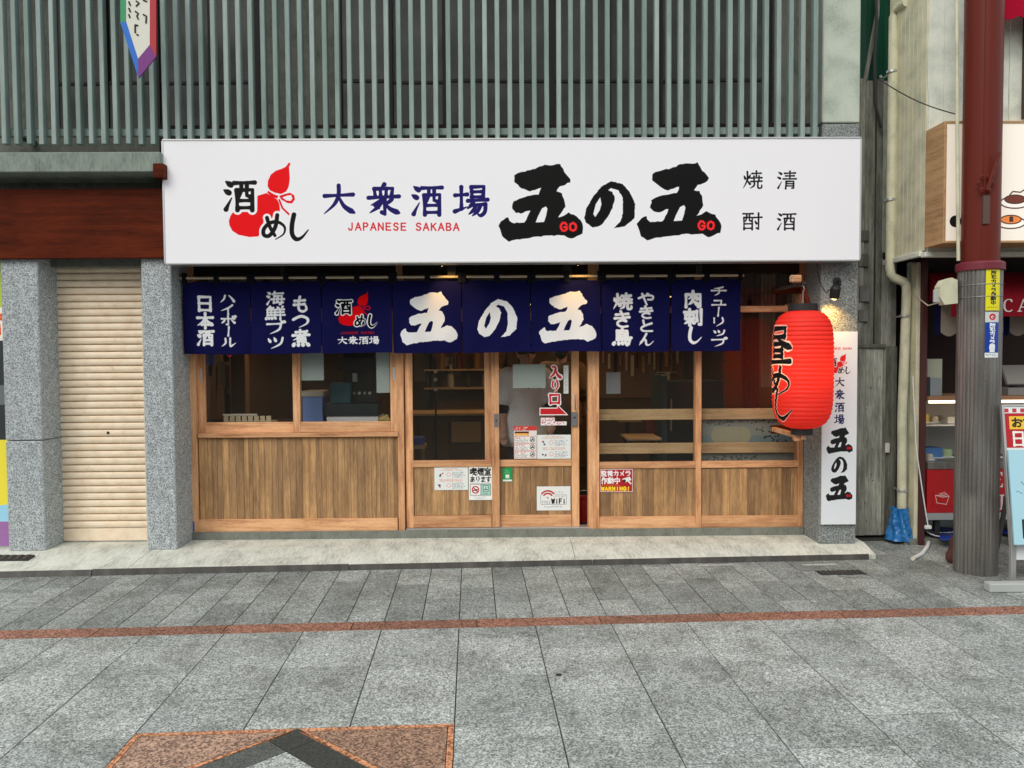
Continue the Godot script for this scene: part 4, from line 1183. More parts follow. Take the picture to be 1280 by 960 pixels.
	slab(bl, "clip", M.black, X(259, 6.42), X(264, 6.42), Y(468, 6.42), Y(454, 6.42), 6.43, .02)
	slab(bl, "strap", M.black, X(261, 6.42), X(262, 6.42), Y(436, 6.42), ceil, 6.44, .004)
	# behind the sliding doors: bar counter, shelves and a plaque
	var bar := thing("bar_counter", "wooden bar counter deep inside behind the left sliding door", "counter", Vector3(X(570, 8.0), ROOM, -8.1))
	slab(bar, "top", M.pine_h, X(500, 8.0), X(622, 8.0), Y(519, 7.9), Y(516, 7.9), 7.9, .5)
	slab(bar, "front", mat(lin(.10, .055, .03), .7), X(500, 8.0), X(622, 8.0), ROOM, Y(519, 7.9), 7.95, .04)
	slab(bar, "plaque", mat(lin(.36, .26, .13), .7), X(563, 7.9), X(600, 7.9), Y(553, 7.9), Y(527, 7.9), 7.93, .02)
	for k in 3: slab(bar, "board", mat(lin(.12, .07, .04), .7), X(503 + k * 20, 7.9), X(519 + k * 20, 7.9), Y(590, 7.9), Y(527, 7.9), 7.935, .014)
	var shf := thing("back_shelf", "shelf of bottles and papers on the back wall behind the sliding doors", "shelf", Vector3(X(560, 9.5), Y(500, 9.5), -9.7))
	slab(shf, "back_panel", mat(lin(.16, .085, .045), .8), X(530, 9.7), X(640, 9.7), Y(520, 9.7), Y(440, 9.7), 9.87, .03)
	slab(shf, "board", M.pine_h, X(530, 9.6), X(640, 9.6), Y(486, 9.6), Y(484, 9.6), 9.55, .32)
	slab(shf, "board", M.pine_h, X(530, 9.6), X(640, 9.6), Y(463, 9.6), Y(461, 9.6), 9.55, .32)
	for k in 2: slab(shf, "bracket", M.black, X([532, 634][k], 9.6), X([536, 638][k], 9.6), Y(520, 9.6), Y(440, 9.6), 9.6, .27)
	var bt := MB.new()
	bt.lathe([Vector2(0, 0), Vector2(.042, 0), Vector2(.042, .17), Vector2(.016, .24), Vector2(.016, .29), Vector2(0, .29)], 14)
	var bm := bt.mesh()
	for k in 9:
		var px := 541 + k * 11.0
		var low := k % 2
		var q := put(self, "bottle", bm, mat([lin(.03, .05, .02), lin(.25, .14, .03), lin(.4, .4, .36), lin(.10, .02, .02)][k % 4], .15), Vector3(X(px, 9.65), Y([484, 461][low], 9.6) + .001, -9.68))
		tag(q, "small bottle on the wall shelf behind the sliding doors", "bottle", "bottles on the back shelf")
	var hp := [[512.0, 536.0, 441.0, 478.0], [546.0, 563.0, 446.0, 458.0], [566.0, 574.0, 442.0, 470.0]]
	for k in 3:
		var a: Array = hp[k]
		tag(slab(self, "menu_sheet", mat([lin(.20, .19, .15), lin(.42, .40, .33), lin(.30, .17, .09)][k], .8), X(a[0], 9.4), X(a[1], 9.4), Y(a[3], 9.4), Y(a[2], 9.4), [9.88, 9.86, 9.855][k] , .01), ["dim grey menu sheet on the far wall at the left door edge", "pale menu sheet on the far wall behind the left sliding door", "narrow brown menu strip on the far wall behind the left door"][k], "paper")
	var cup := thing("white_cup_stand", "stand of small white cups inside behind the left sliding door", "stand", Vector3(X(544, 7.6), ROOM, -7.6))
	slab(cup, "pole", M.black, X(543, 7.6), X(545, 7.6), ROOM, Y(452, 7.6), 7.6, .015)
	for yy in [462.0, 472.0, 484.0]: slab(cup, "cup", M.white_plastic, X(542, 7.6), X(546, 7.6), Y(yy + 4, 7.6), Y(yy, 7.6), 7.585, .03)
	slab(cup, "foot", M.black, X(538, 7.6), X(550, 7.6), ROOM, ROOM + .015, 7.55, .12)
	var st := thing("stool", "low wooden stool with a blue cushion at the left door edge inside", "stool", Vector3(X(520, 7.0), ROOM, -7.05))
	slab(st, "seat", mat(lin(.36, .24, .13), .7), X(512, 7.0), X(530, 7.0), Y(560, 7.0), Y(555, 7.0), 6.95, .22)
	slab(st, "cushion", mat(lin(.05, .08, .28), .9), X(513, 7.0), X(528, 7.0), Y(555, 7.0), Y(546, 7.0), 6.97, .18)
	for a in [[513, 6.97], [527, 6.97], [513, 7.14], [527, 7.14]]: slab(st, "leg", mat(lin(.25, .16, .09), .7), X(a[0] - 1, 7.0), X(a[0] + 1, 7.0), ROOM, Y(560, 7.0), a[1], .02)
	# behind the right glazing: two pale boards along the glass, fridge, tables, posters
	var rb := thing("window_rail", "two pale pine boards fixed behind the right glazing", "rail", Vector3(X(873, 6.33), Y(560, 6.33), -6.33))
	for s in [[749, 870], [877, 998]]:
		for yy in [[511, 524.5], [553.5, 566.5]]: slab(rb, "board", M.pine_h, X(s[0] - 3, 6.31), X(s[1] + 3, 6.31), Y(yy[1], 6.31, 873), Y(yy[0], 6.31, 873), 6.305, .022)
	var fr := thing("drinks_fridge", "tall dark teal fridge standing inside behind the right glazing", "fridge", Vector3(X(848, 7.2), ROOM, -7.4))
	slab(fr, "body", mat(lin(.012, .022, .026), .35), X(833, 7.2), X(905, 7.2), ROOM, Y(478, 7.2), 7.22, .5)
	slab(fr, "door_edge", mat(lin(.03, .075, .095), .35), X(827, 7.2), X(834, 7.2), ROOM, Y(470, 7.2), 7.2, .5)
	slab(fr, "handle", M.steel, X(838, 7.2), X(840, 7.2), Y(540, 7.2), Y(500, 7.2), 7.19, .03)
	var tb := thing("low_table", "pale wooden table top seen low behind the right glazing", "table", Vector3(X(805, 7.1), ROOM, -7.2))
	slab(tb, "top", M.pine_h, X(783, 7.0), X(826, 7.0), Y(552, 6.95), Y(549, 6.95), 6.95, .42)
	for a in [[785, 6.98], [822, 6.98], [785, 7.3], [822, 7.3]]: slab(tb, "leg", M.black, X(a[0], 7.0), X(a[0] + 3, 7.0), ROOM, Y(552, 6.95), a[1], .02)
	var ta := thing("small_table", "second pale table farther back behind the right glazing", "table", Vector3(X(785, 8.2), ROOM, -8.3))
	slab(ta, "top", M.pine_h, X(772, 8.2), X(800, 8.2), Y(529, 8.1), Y(526, 8.1), 8.1, .42)
	slab(ta, "leg", M.black, X(783, 8.2), X(788, 8.2), ROOM, Y(529, 8.1), 8.25, .05)
	slab(ta, "foot", M.black, X(777, 8.2), X(794, 8.2), ROOM, ROOM + .015, 8.18, .2)
	var rs := thing("red_stool", "red seated stool inside between table and fridge", "stool", Vector3(X(819, 7.35), ROOM, -7.45))
	slab(rs, "seat", mat(lin(.25, .03, .02), .6), X(812, 7.35), X(825, 7.35), Y(545, 7.35), Y(528, 7.35), 7.5, .16)
	slab(rs, "leg", M.black, X(817, 7.35), X(820, 7.35), ROOM, Y(545, 7.35), 7.56, .03)
	slab(rs, "foot", M.black, X(813, 7.35), X(824, 7.35), ROOM, ROOM + .015, 7.51, .13)
	tag(slab(self, "wall_notice", mat(lin(.24, .26, .27), .8), X(757, 6.37), X(775, 6.37), Y(493, 6.37), Y(466, 6.37), 6.345, .003), "pale sheet taped inside the right glazing at its left edge", "paper")
	var bk := thing("red_bucket", "red bucket just inside the open gap beside the right sliding door", "bucket", Vector3(X(729, 6.6), ROOM, -6.6))
	var bkm := MB.new()
	bkm.lathe([Vector2(0, .003), Vector2(.07, 0), Vector2(.09, .2), Vector2(.096, .205), Vector2(.086, .2), Vector2(.066, .01)], 24)
	put(bk, "pail", bkm.mesh(), mat(lin(.40, .012, .012), .5), bk.position)
	var bkh := MB.new()
	bkh.tube([Vector3(-.092, .2, 0), Vector3(-.08, .25, .03), Vector3(0, .275, .05), Vector3(.08, .25, .03), Vector3(.092, .2, 0)], .003, 6)
	put(bk, "handle", bkh.mesh(), M.steel, bk.position)
	var uten := thing("utensil_rack", "rack of glinting utensils on the far wall behind the right glazing", "rack", Vector3(X(800, 9.6), Y(470, 9.6), -9.8))
	slab(uten, "back_board", mat(lin(.20, .12, .07), .8), X(750, 9.6), X(860, 9.6), Y(500, 9.6), Y(436, 9.6), 9.86, .03)
	for k in 14:
		var px := 756 + k * 7.3
		slab(uten, "utensil", [M.steel, M.cream_plastic, M.black, M.pine_h][k % 4], X(px, 9.6), X(px + 2.0 + (k % 3), 9.6), Y(455 + (k * 7) % 18, 9.6), Y(438 + (k * 5) % 9, 9.6), 9.83, .02)
	slab(uten, "bar", M.cream_plastic, X(826, 9.6), X(850, 9.6), Y(468, 9.6), Y(466.5, 9.6), 9.80, .05)
	slab(uten, "card", M.cream_plastic, X(836, 9.6), X(842, 9.6), Y(477, 9.6), Y(468, 9.6), 9.80, .02)
	var hang := thing("brown_curtain", "red-brown curtain with pale gathered drape inside behind the hanging lantern", "curtain", Vector3(X(950, 7.0), ROOM, -7.0))
	for s in [[926, 950, 0], [950, 968, 1], [968, 1010, 0]]:
		var mb := MB.new()
		var w := X(s[1], 7.0) - X(s[0], 7.0)
		var y0 := 1.25
		for i in 20:
			var a := float(i) / 20
			var b := float(i + 1) / 20
			var za := .02 * sin(a * 23.0)
			var zbb := .02 * sin(b * 23.0)
			var na := Vector3(-.46 * cos(a * 23.0) / maxf(w, .1) * .4, 0, 1).normalized()
			var nb := Vector3(-.46 * cos(b * 23.0) / maxf(w, .1) * .4, 0, 1).normalized()
			mb.squad([Vector3(a * w, ROOM if s[2] == 0 else y0, za), Vector3(b * w, ROOM if s[2] == 0 else y0, zbb), Vector3(b * w, 2.5, zbb), Vector3(a * w, 2.5, za)], [na, nb, nb, na])
		put(hang, "drape", mb.mesh(), mat([lin(.06, .022, .012), lin(.26, .22, .14)][s[2]], .9), Vector3(X(s[0], 7.0), 0, -7.0 + .03 * s[2]))
	var tube := MB.new()
	tube.tube([Vector3(X(922, 7.0), 2.5, -7.0), Vector3(xr, 2.5, -7.0)], .012, 8)
	put(hang, "rod", tube.mesh(), M.steel)
	var cv := Canvas.new(512, 256, Color(.50, .53, .50))
	var r2 := RandomNumberGenerator.new()
	r2.seed = 4
	cv.rect(0, 0, 512, 18, Color(.80, .62, .20)); cv.rect(0, 110, 512, 180, Color(.42, .50, .52))
	for k in 3: cv.disc(Vector2(90 + k * 60, 110), 44, Color(.58, .58, .47))
	cv.rect(60, 66, 210, 154, Color(.57, .57, .48))
	for k in 2: fine_print(cv, 20, 170, 20 + k * 20, 16, Color(.12, .13, .13), r2)
	fine_print(cv, 180, 420, 28, 22, Color(.12, .13, .13), r2); fine_print(cv, 280, 480, 70, 22, Color(.12, .13, .13), r2); fine_print(cv, 320, 480, 112, 34, Color(.12, .13, .13), r2)
	fine_print(cv, 20, 300, 215, 24, Color(.12, .13, .13), r2)
	var fp := plate(self, "beer_poster", print_mat(cv.image()), 878, 517, 1000, 580, 6.345, .003)
	tag(fp, "pale poster of bottles behind the lower right glazing under the lantern", "poster")

# ---------------------------------------------------------------- timber shop front
func planks(parent: Node3D, x0: float, y0: float, x1: float, y1: float, depth: float, wide: float, jitter := 0.25) -> void:
	var x := x0
	var top := Y(y0, depth, (x0 + x1) / 2)
	var bot := Y(y1, depth, (x0 + x1) / 2)
	while x < x1 - 0.5:
		var n := minf(x + wide * rng.randf_range(1 - jitter, 1 + jitter), x1)
		if x1 - n < wide * 0.4: n = x1
		slab(parent, "plank", M.plank[rng.randi() % 8], X(x, depth) + .0006, X(n, depth) - .0006, bot, top, depth + rng.randf_range(0, .0022), .014, .0016)
		x = n
func pane(parent: Node3D, x0: float, y0: float, x1: float, y1: float, depth: float, wired := true) -> void:
	var g := blk(parent, "pane", M.glass, x0 - 1, y0 - 1, x1 + 1, y1 + 1, depth, .005, .0005)
	if wired:
		var a := at(x0 - 1, (y0 + y1) / 2, depth)
		var b := at(x1 + 1, (y0 + y1) / 2, depth)
		var t := at((x0 + x1) / 2, y0 - 1, depth)
		var u := at((x0 + x1) / 2, y1 + 1, depth)
		var q := QuadMesh.new()
		q.size = Vector2(b.x - a.x, t.y - u.y)
		put(g, "wire_mesh", q, M.wire, Vector3((a.x + b.x) / 2, (t.y + u.y) / 2, -depth - .009))
func oak(v: bool) -> Material: return (M.oak_v if v else M.oak_h)[rng.randi() % 4]

func build_front() -> void:
	var f := thing("timber_storefront", "light timber frame of the tavern front with its posts, beams and sill", "shop front", Vector3(X(620, ZF), STEP, -ZF))
	var hd := 391.0
	# posts and head
	var top := Y(318, ZF)
	for s in [[237.5, 245.5], [497.0, 505.0], [735.5, 749.0], [998.5, 1004.5]]:
		slab(f, "post", oak(true), X(s[0], ZF, 540), X(s[1], ZF, 540), STEP, top, ZF, .11)
	var gaps := [[245.5, 497.0], [505.0, 735.5], [749.0, 998.5]]
	for s in gaps:
		slab(f, "transom", oak(false), X(s[0], ZF, 540) + .0005, X(s[1], ZF, 540) - .0005, Y(391.5, ZF), Y(384, ZF), ZF + .004, .1)
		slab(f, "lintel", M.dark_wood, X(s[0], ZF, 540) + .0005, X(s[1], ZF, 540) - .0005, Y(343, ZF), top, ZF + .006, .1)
	for s in [[245.5, 366.0], [366.0, 497.0], [505.0, 620.0], [620.0, 735.5], [749.0, 870.0], [877.0, 998.5]]:
		var g := slab(f, "transom_pane", M.glass, X(s[0], ZF + .05), X(s[1], ZF + .05), Y(384, ZF), Y(343, ZF), ZF + .05, .005, .0005)
	slab(f, "mullion", oak(true), X(870, ZF, 540), X(877, ZF, 540), STEP + .004, top - .03, ZF + .002, .09)
	# sill under the whole front
	slab(f, "sill", M.concrete_grey, X(236, ZF), X(1005, ZF), STEP, Y(661.5, ZF), ZF - .02, .019, .002)
	slab(f, "door_track", M.alu, X(505, ZF) + .001, X(735.5, ZF) - .001, STEP, Y(660, ZF), ZF + .002, .1, .002)
	# panel below the left window
	var zl := ZF + .012
	slab(f, "bottom_rail", oak(false), X(245.5, ZF, 650) + .0005, X(497, ZF, 650) - .0005, STEP + .004, Y(649, ZF, 370), zl - .004, .05)
	planks(f, 246, 547, 496.5, 649, zl + .01, 7.2, .4)
	slab(f, "window_sill", oak(false), X(245.5, ZF) + .0005, X(497, ZF) - .0005, Y(546.5, ZF, 370), Y(541, ZF, 370), ZF - .012, .11)
	# right glazing
	var zr := ZF + .01
	for s in [[749.0, 870.0], [877.0, 998.5]]:
		slab(f, "bottom_rail", oak(false), X(s[0], ZF, 650) + .0005, X(s[1], ZF, 650) - .0005, STEP + .004, Y(645.5, ZF, 870), zr, .05)
		planks(f, s[0] + .4, 585.3, s[1] - .4, 645.5, zr + .012, 13.0)
		slab(f, "middle_rail", oak(false), X(s[0], ZF, 580) + .0005, X(s[1], ZF, 580) - .0005, Y(585.3, ZF, 870), Y(577.3, ZF, 870), zr, .05)
		pane(f, s[0], 391, s[1], 577.3, ZF + .04)
	# sliding sashes of the left window
	for s in [[246.0, 375.0, ZF + .045, "left"], [365.0, 496.5, ZF + .008, "right"]]:
		var z: float = s[2]
		var w := thing("sliding_window", "oak-framed wired glass sash at the %s half of the window beside the shutter" % s[3], "window", Vector3(X((s[0] + s[1]) / 2, z), Y(540.5, z), -z), "sliding sashes of the left window")
		w.set_meta("kind", "thing")
		var yb := Y(540.7, z, 370)
		var yg := Y(527.5, z, 370)
		var yt := Y(391.8, z)
		slab(w, "stile", oak(true), X(s[0], z), X(s[0] + 9.2, z), yb, yt, z, .032)
		slab(w, "stile", oak(true), X(s[1] - 9.2, z), X(s[1], z), yb, yt, z, .032)
		slab(w, "bottom_rail", oak(false), X(s[0] + 9.2, z), X(s[1] - 9.2, z), yb, yg, z + .001, .030)
		slab(w, "top_rail", oak(false), X(s[0] + 9.2, z), X(s[1] - 9.2, z), yt - .05, yt, z + .001, .030)
		pane(w, s[0] + 9.2, 398, s[1] - 9.2, 527.5, z + .012)
		slab(w, "pull", M.alu, X(s[1] - 6 if s[3] == "right" else s[0] + 3, z), X(s[1] - 3 if s[3] == "right" else s[0] + 6, z), Y(475, z), Y(458, z), z - .003, .004, .001)
	# sliding doors: the left one runs in front of the right one, which stands open a hand's width
	for s in [[507.0, 624.0, ZF + .02, 0], [606.0, 724.0, ZF + .058, 1]]:
		var z: float = s[2]
		var d := thing("sliding_door", ["left sliding door of oak and wired glass, closed, with two notices on its boards", "right sliding door of oak and wired glass, slid slightly open, bearing red arrow lettering"][s[3]], "door", Vector3(X((s[0] + s[1]) / 2, z), STEP, -z), "sliding entrance doors")
		var yb := Y(659, z)
		var yt := Y(391.8, z)
		slab(d, "stile", oak(true), X(s[0], z, 540), X(s[0] + 9.0, z, 540), yb, yt, z, .032)
		slab(d, "stile", oak(true), X(s[1] - 9.5, z, 540), X(s[1], z, 540), yb, yt, z, .032)
		var a: float = s[0] + 9.0
		var b: float = s[1] - 9.5
		slab(d, "bottom_rail", oak(false), X(a, z, 640), X(b, z, 640), yb, Y(644, z), z + .001, .030)
		slab(d, "middle_rail", oak(false), X(a, z, 580), X(b, z, 580), Y(583.5, z), Y(575, z), z + .001, .030)
		slab(d, "top_rail", oak(false), X(a, z), X(b, z), yt - .06, yt, z + .001, .030)
		planks(d, a, 583.5, b, 644, z + .012, 19.0, .3)
		pane(d, a, 398, b, 575, z + .012)
		if s[3] == 0:
			slab(d, "lock_plate", M.steel, X(617, z), X(622.5, z), Y(534, z), Y(517, z), z - .002, .003, .001)
			slab(d, "keyhole", M.black, X(619, z), X(620.5, z), Y(527, z), Y(524.5, z), z - .004, .003, .0005)
		else:
			var h := MB.new()
			h.tube([at(719, 492, z) , at(719, 492, z - .03), at(719, 511, z - .03), at(719, 511, z)], .006, 8)
			put(d, "handle", h.mesh(), M.steel)
			blk(d, "door_lock", mat(lin(.16, .17, .175), .4), 714.5, 515, 722, 533, z - .022, .021, .004)
			blk(d, "keyhole", M.black, 717, 521, 719.5, 523, z - .024, .003, .0005)

# ---------------------------------------------------------------- sign board, curtain, lantern
func small_spot(label: String, p: Vector3, aim: Vector3, energy: float, angle: float, body: float, m: Material, group := "") -> Node3D:
	var l := thing("spot_lamp", label, "lamp", p, group)
	var dir := (aim - p).normalized()
	var side := dir.cross(Vector3.RIGHT).normalized()
	var bs := Basis(dir.cross(side), -dir, side).orthonormalized()
	if bs.determinant() < 0: bs.x = -bs.x
	var mb := MB.new()
	mb.lathe([Vector2(body * .92, -body * .2), Vector2(body, 0), Vector2(body, body * 1.9), Vector2(body * .7, body * 2.4), Vector2(0, body * 2.45)], 24)
	put(l, "housing", mb.mesh(), m, p, bs)
	var em := mat(Color(1, .9, .7), .5)
	em.emission_enabled = true; em.emission = Color(1, .80, .46); em.emission_energy_multiplier = 5.0
	var bl := SphereMesh.new()
	bl.radius = body * .6; bl.height = body * 1.2; bl.radial_segments = 16; bl.rings = 8
	put(l, "bulb", bl, em, p + dir * body * .1)
	var s := SpotLight3D.new()
	s.name = "light"
	s.light_color = Color(1, .78, .45); s.light_energy = energy; s.spot_angle = angle; s.spot_angle_attenuation = .8; s.light_size = body * .5; s.spot_range = 6.0; s.spot_attenuation = 2.0; s.shadow_enabled = true
	l.add_child(s)
	s.global_transform = Transform3D(Basis.looking_at(dir, Vector3.RIGHT), p + dir * body * .75)
	return l

func build_sign() -> void:
	var ink := Color(.055, .05, .05)
	var navy := Color(.10, .08, .36)
	var red := Color(.87, .03, .07)
	var white := Color(.905, .90, .915)
	var cv := Canvas.new(2048, 365, white)
	cv.frame(204, 176.5, 2048.0 / 871.0, .0088)
	gourd(cv, Rect2(277, 203, 108, 102), red, ink, white)
	for s in [["大", 400, 42], ["衆", 456, 42], ["酒", 511, 40], ["場", 565, 43]]: glyph(cv, s[0], s[1], 230, s[2], 41, .058, navy)
	latin(cv, "JAPANESE SAKABA", 430.5, 572, 279, 289.5, .85, Color(.80, .13, .16))
	for s in [[621.0, 203.0, 3], [794.5, 200.5, 8]]:
		brush_five(cv, Rect2(s[0], s[1], 106, 100), ink, s[2])
		latin(cv, "GO", s[0] + 75.5, s[0] + 98.5, s[1] + 74.5, s[1] + 86.5, 1.45, Color(.94, .16, .17))
	brush_no(cv, Rect2(728, 225, 64, 60), ink, 5)
	glyph(cv, "焼", 927, 210.5, 25, 24, .042, ink); glyph(cv, "清", 970, 210.5, 25, 24, .042, ink)
	glyph(cv, "酎", 927, 263.5, 25, 24, .042, ink); glyph(cv, "酒", 970, 263.5, 25, 24, .042, ink)
	var face := print_mat(cv.image(), .5)
	face.metallic_specular = .25
	face.emission_enabled = true
	face.emission = Color.WHITE; face.emission_operator = BaseMaterial3D.EMISSION_OP_MULTIPLY
	face.emission_texture = face.albedo_texture
	face.emission_energy_multiplier = .09
	var s := thing("shop_sign", "long white backlit sign board with red gourd emblem and bold black brush lettering", "sign", at(640, 325, ZS))
	var x0 := X(204.5, ZS, 250)
	var x1 := X(1075.5, ZS, 250)
	var y0 := Y(327.5, ZS)
	var y1 := Y(173.5, ZS)
	var back := mat(lin(.62, .63, .63), .5)
	put(s, "face", plate_mesh(x1 - x0 - .012, y1 - y0 - .012, .01), [face, back], Vector3((x0 + x1) / 2, (y0 + y1) / 2, -ZS - .005))
	slab(s, "case", back, x0 + .004, x1 - .004, y0 + .004, y1 - .004, ZS + .0105, .115, .004)
	for e in [[x0, x1, y1 - .006, y1 + .006], [x0, x1, y0 - .006, y0 + .006]]: slab(s, "frame_bar", M.alu, e[0], e[1], e[2], e[3], ZS - .006, .13, .002)
	for e in [[x0 - .006, x0 + .006], [x1 - .006, x1 + .006]]: slab(s, "frame_bar", M.alu, e[0], e[1], y0 + .0065, y1 - .0065, ZS - .006, .13, .002)
	for px in [330.0, 620.0, 900.0]: slab(s, "mounting", M.dark_metal, X(px, ZS), X(px + 8, ZS), Y(300, ZS), Y(200, ZS), ZS + .126, .12)
	small_spot("small bright downlight under the sign above the left big white character", at(552, 331, 5.86), at(566, 374, ZN - .01), .10, 48, .016, M.black, "downlights under the sign")
	small_spot("small bright downlight under the sign above the right big white character", at(722, 330, 5.86), at(728, 374, ZN - .01), .10, 48, .016, M.black, "downlights under the sign")

func build_curtain() -> void:
	var navy := Color(.08, .085, .265)
	var white := Color(.90, .91, .92)
	var cv := Canvas.new(2048, 268, navy)
	cv.frame(229, 352.2, 2048.0 / 697.0, .0063)
	column(cv, "日本酒", 257.5, 368.5, 433, 22, .085, white)
	column(cv, "ハイボール", 286, 366, 434.5, 19, .088, white)
	column(cv, "海鮮ブツ", 345, 363, 437, 23, .075, white)
	column(cv, "もつ煮", 376.5, 369, 433.5, 22, .085, white)
	gourd(cv, Rect2(420, 364, 53, 46.5), Color(.85, .05, .08), Color(.04, .04, .06), white)
	# the emblem's characters are dark with a white edge here
	latin(cv, "JAPANESE SAKABA", 425, 468, 414.8, 418.0, .28, Color(.75, .10, .12))
	row(cv, "大衆酒場", 421, 474, 421, 431, .07, white)
	brush_five(cv, Rect2(500, 363.5, 72, 68), white, 21)
	brush_no(cv, Rect2(596.5, 373, 50, 49), white, 22)
	brush_five(cv, Rect2(674, 362.5, 71, 68), white, 23)
	column(cv, "焼き鳥", 778, 365, 433, 24, .08, white)
	column(cv, "やきとん", 808, 364, 433, 21, .088, white)
	column(cv, "肉刺し", 866, 361.5, 431, 23, .088, white)
	column(cv, "チューリップ", 898, 356.5, 434, 21, .088, white)
	var weave := noise(141, .5, 256, 256, 1)
	var cm := print_mat(cv.image(), .95)
	cm.metallic_specular = .15
	cm.backlight_enabled = true; cm.backlight = Color(.42, .42, .42)
	var n := thing("shop_curtain", "navy split curtain of eight panels with white brush lettering hung over the entrance", "curtain", at(577, 347, ZN))
	var xs := [229.0, 314.5, 402.5, 491.0, 577.5, 663.5, 751.0, 838.0, 926.0]
	var yt := Y(351, ZN, 577)
	var yb := Y(440.5, ZN, 577)
	for k in 8:
		var xa := X(xs[k], ZN) + .004
		var xb := X(xs[k + 1], ZN) - .004
		var mb := MB.new()
		var nx := 14
		var ny := 10
		var ph := rng.randf() * TAU
		var sway := rng.randf_range(-.02, .03)
		var pos := func(i: int, j: int) -> Vector3:
			var u := float(i) / nx
			var v := float(j) / ny
			var z := .011 * sin(u * 5.2 + ph) * (0.2 + v) + .006 * sin(u * 13.0 + v * 4.0 + ph * 2.0) + sway * v * v + .003 * sin(v * 9.0 + ph)
			return Vector3(lerpf(xa, xb, u) + .004 * v * sin(ph), lerpf(yt, yb, v) - .004 * v * sin(u * 3.0 + ph), -ZN + z)
		for i in nx:
			for j in ny:
				var q := [pos.call(i, j), pos.call(i + 1, j), pos.call(i + 1, j + 1), pos.call(i, j + 1)]
				var ns := []
				var uvs := []
				for c in [[i, j], [i + 1, j], [i + 1, j + 1], [i, j + 1]]:
					var du: Vector3 = pos.call(c[0] + 1, c[1]) - pos.call(c[0] - 1, c[1])
					var dv: Vector3 = pos.call(c[0], c[1] + 1) - pos.call(c[0], c[1] - 1)
					ns.append(dv.cross(du).normalized())
					uvs.append(Vector2((lerpf(xs[k] + .6, xs[k + 1] - .6, float(c[0]) / nx) - 229.0) / 697.0, float(c[1]) / ny))
				mb.squad(q, ns, uvs)
		put(n, "cloth_panel", mb.mesh(), cm)
	var rod := MB.new()
	var yr := Y(346, ZN, 577)
	rod.tube([Vector3(X(222, ZN), yr, -ZN + .004), Vector3(X(929, ZN), yr, -ZN + .004)], .0105, 10)
	put(n, "rod", rod.mesh(), mat(lin(.50, .42, .30), .5))
	var lm := cloth(lin(.010, .010, .016))
	for k in 8:
		for t in [[.0, 5.5], [.46, 7.0], [.94, 5.5]]:
			var px: float = lerpf(xs[k], xs[k + 1], t[0]) + 1.0
			slab(n, "loop", lm, X(px, ZN), X(px + t[1], ZN), Y(354, ZN, 577), Y(339.5, ZN, 577), ZN - .019, .034, .006)
	for s in [[560.0, 571.0], [704.5, 715.0], [352.0, 358.0], [871.0, 877.0]]: slab(n, "hanger", M.black, X(s[0], ZN), X(s[1], ZN), yr + .009, Y(322, 5.95), ZN + .0, .02)

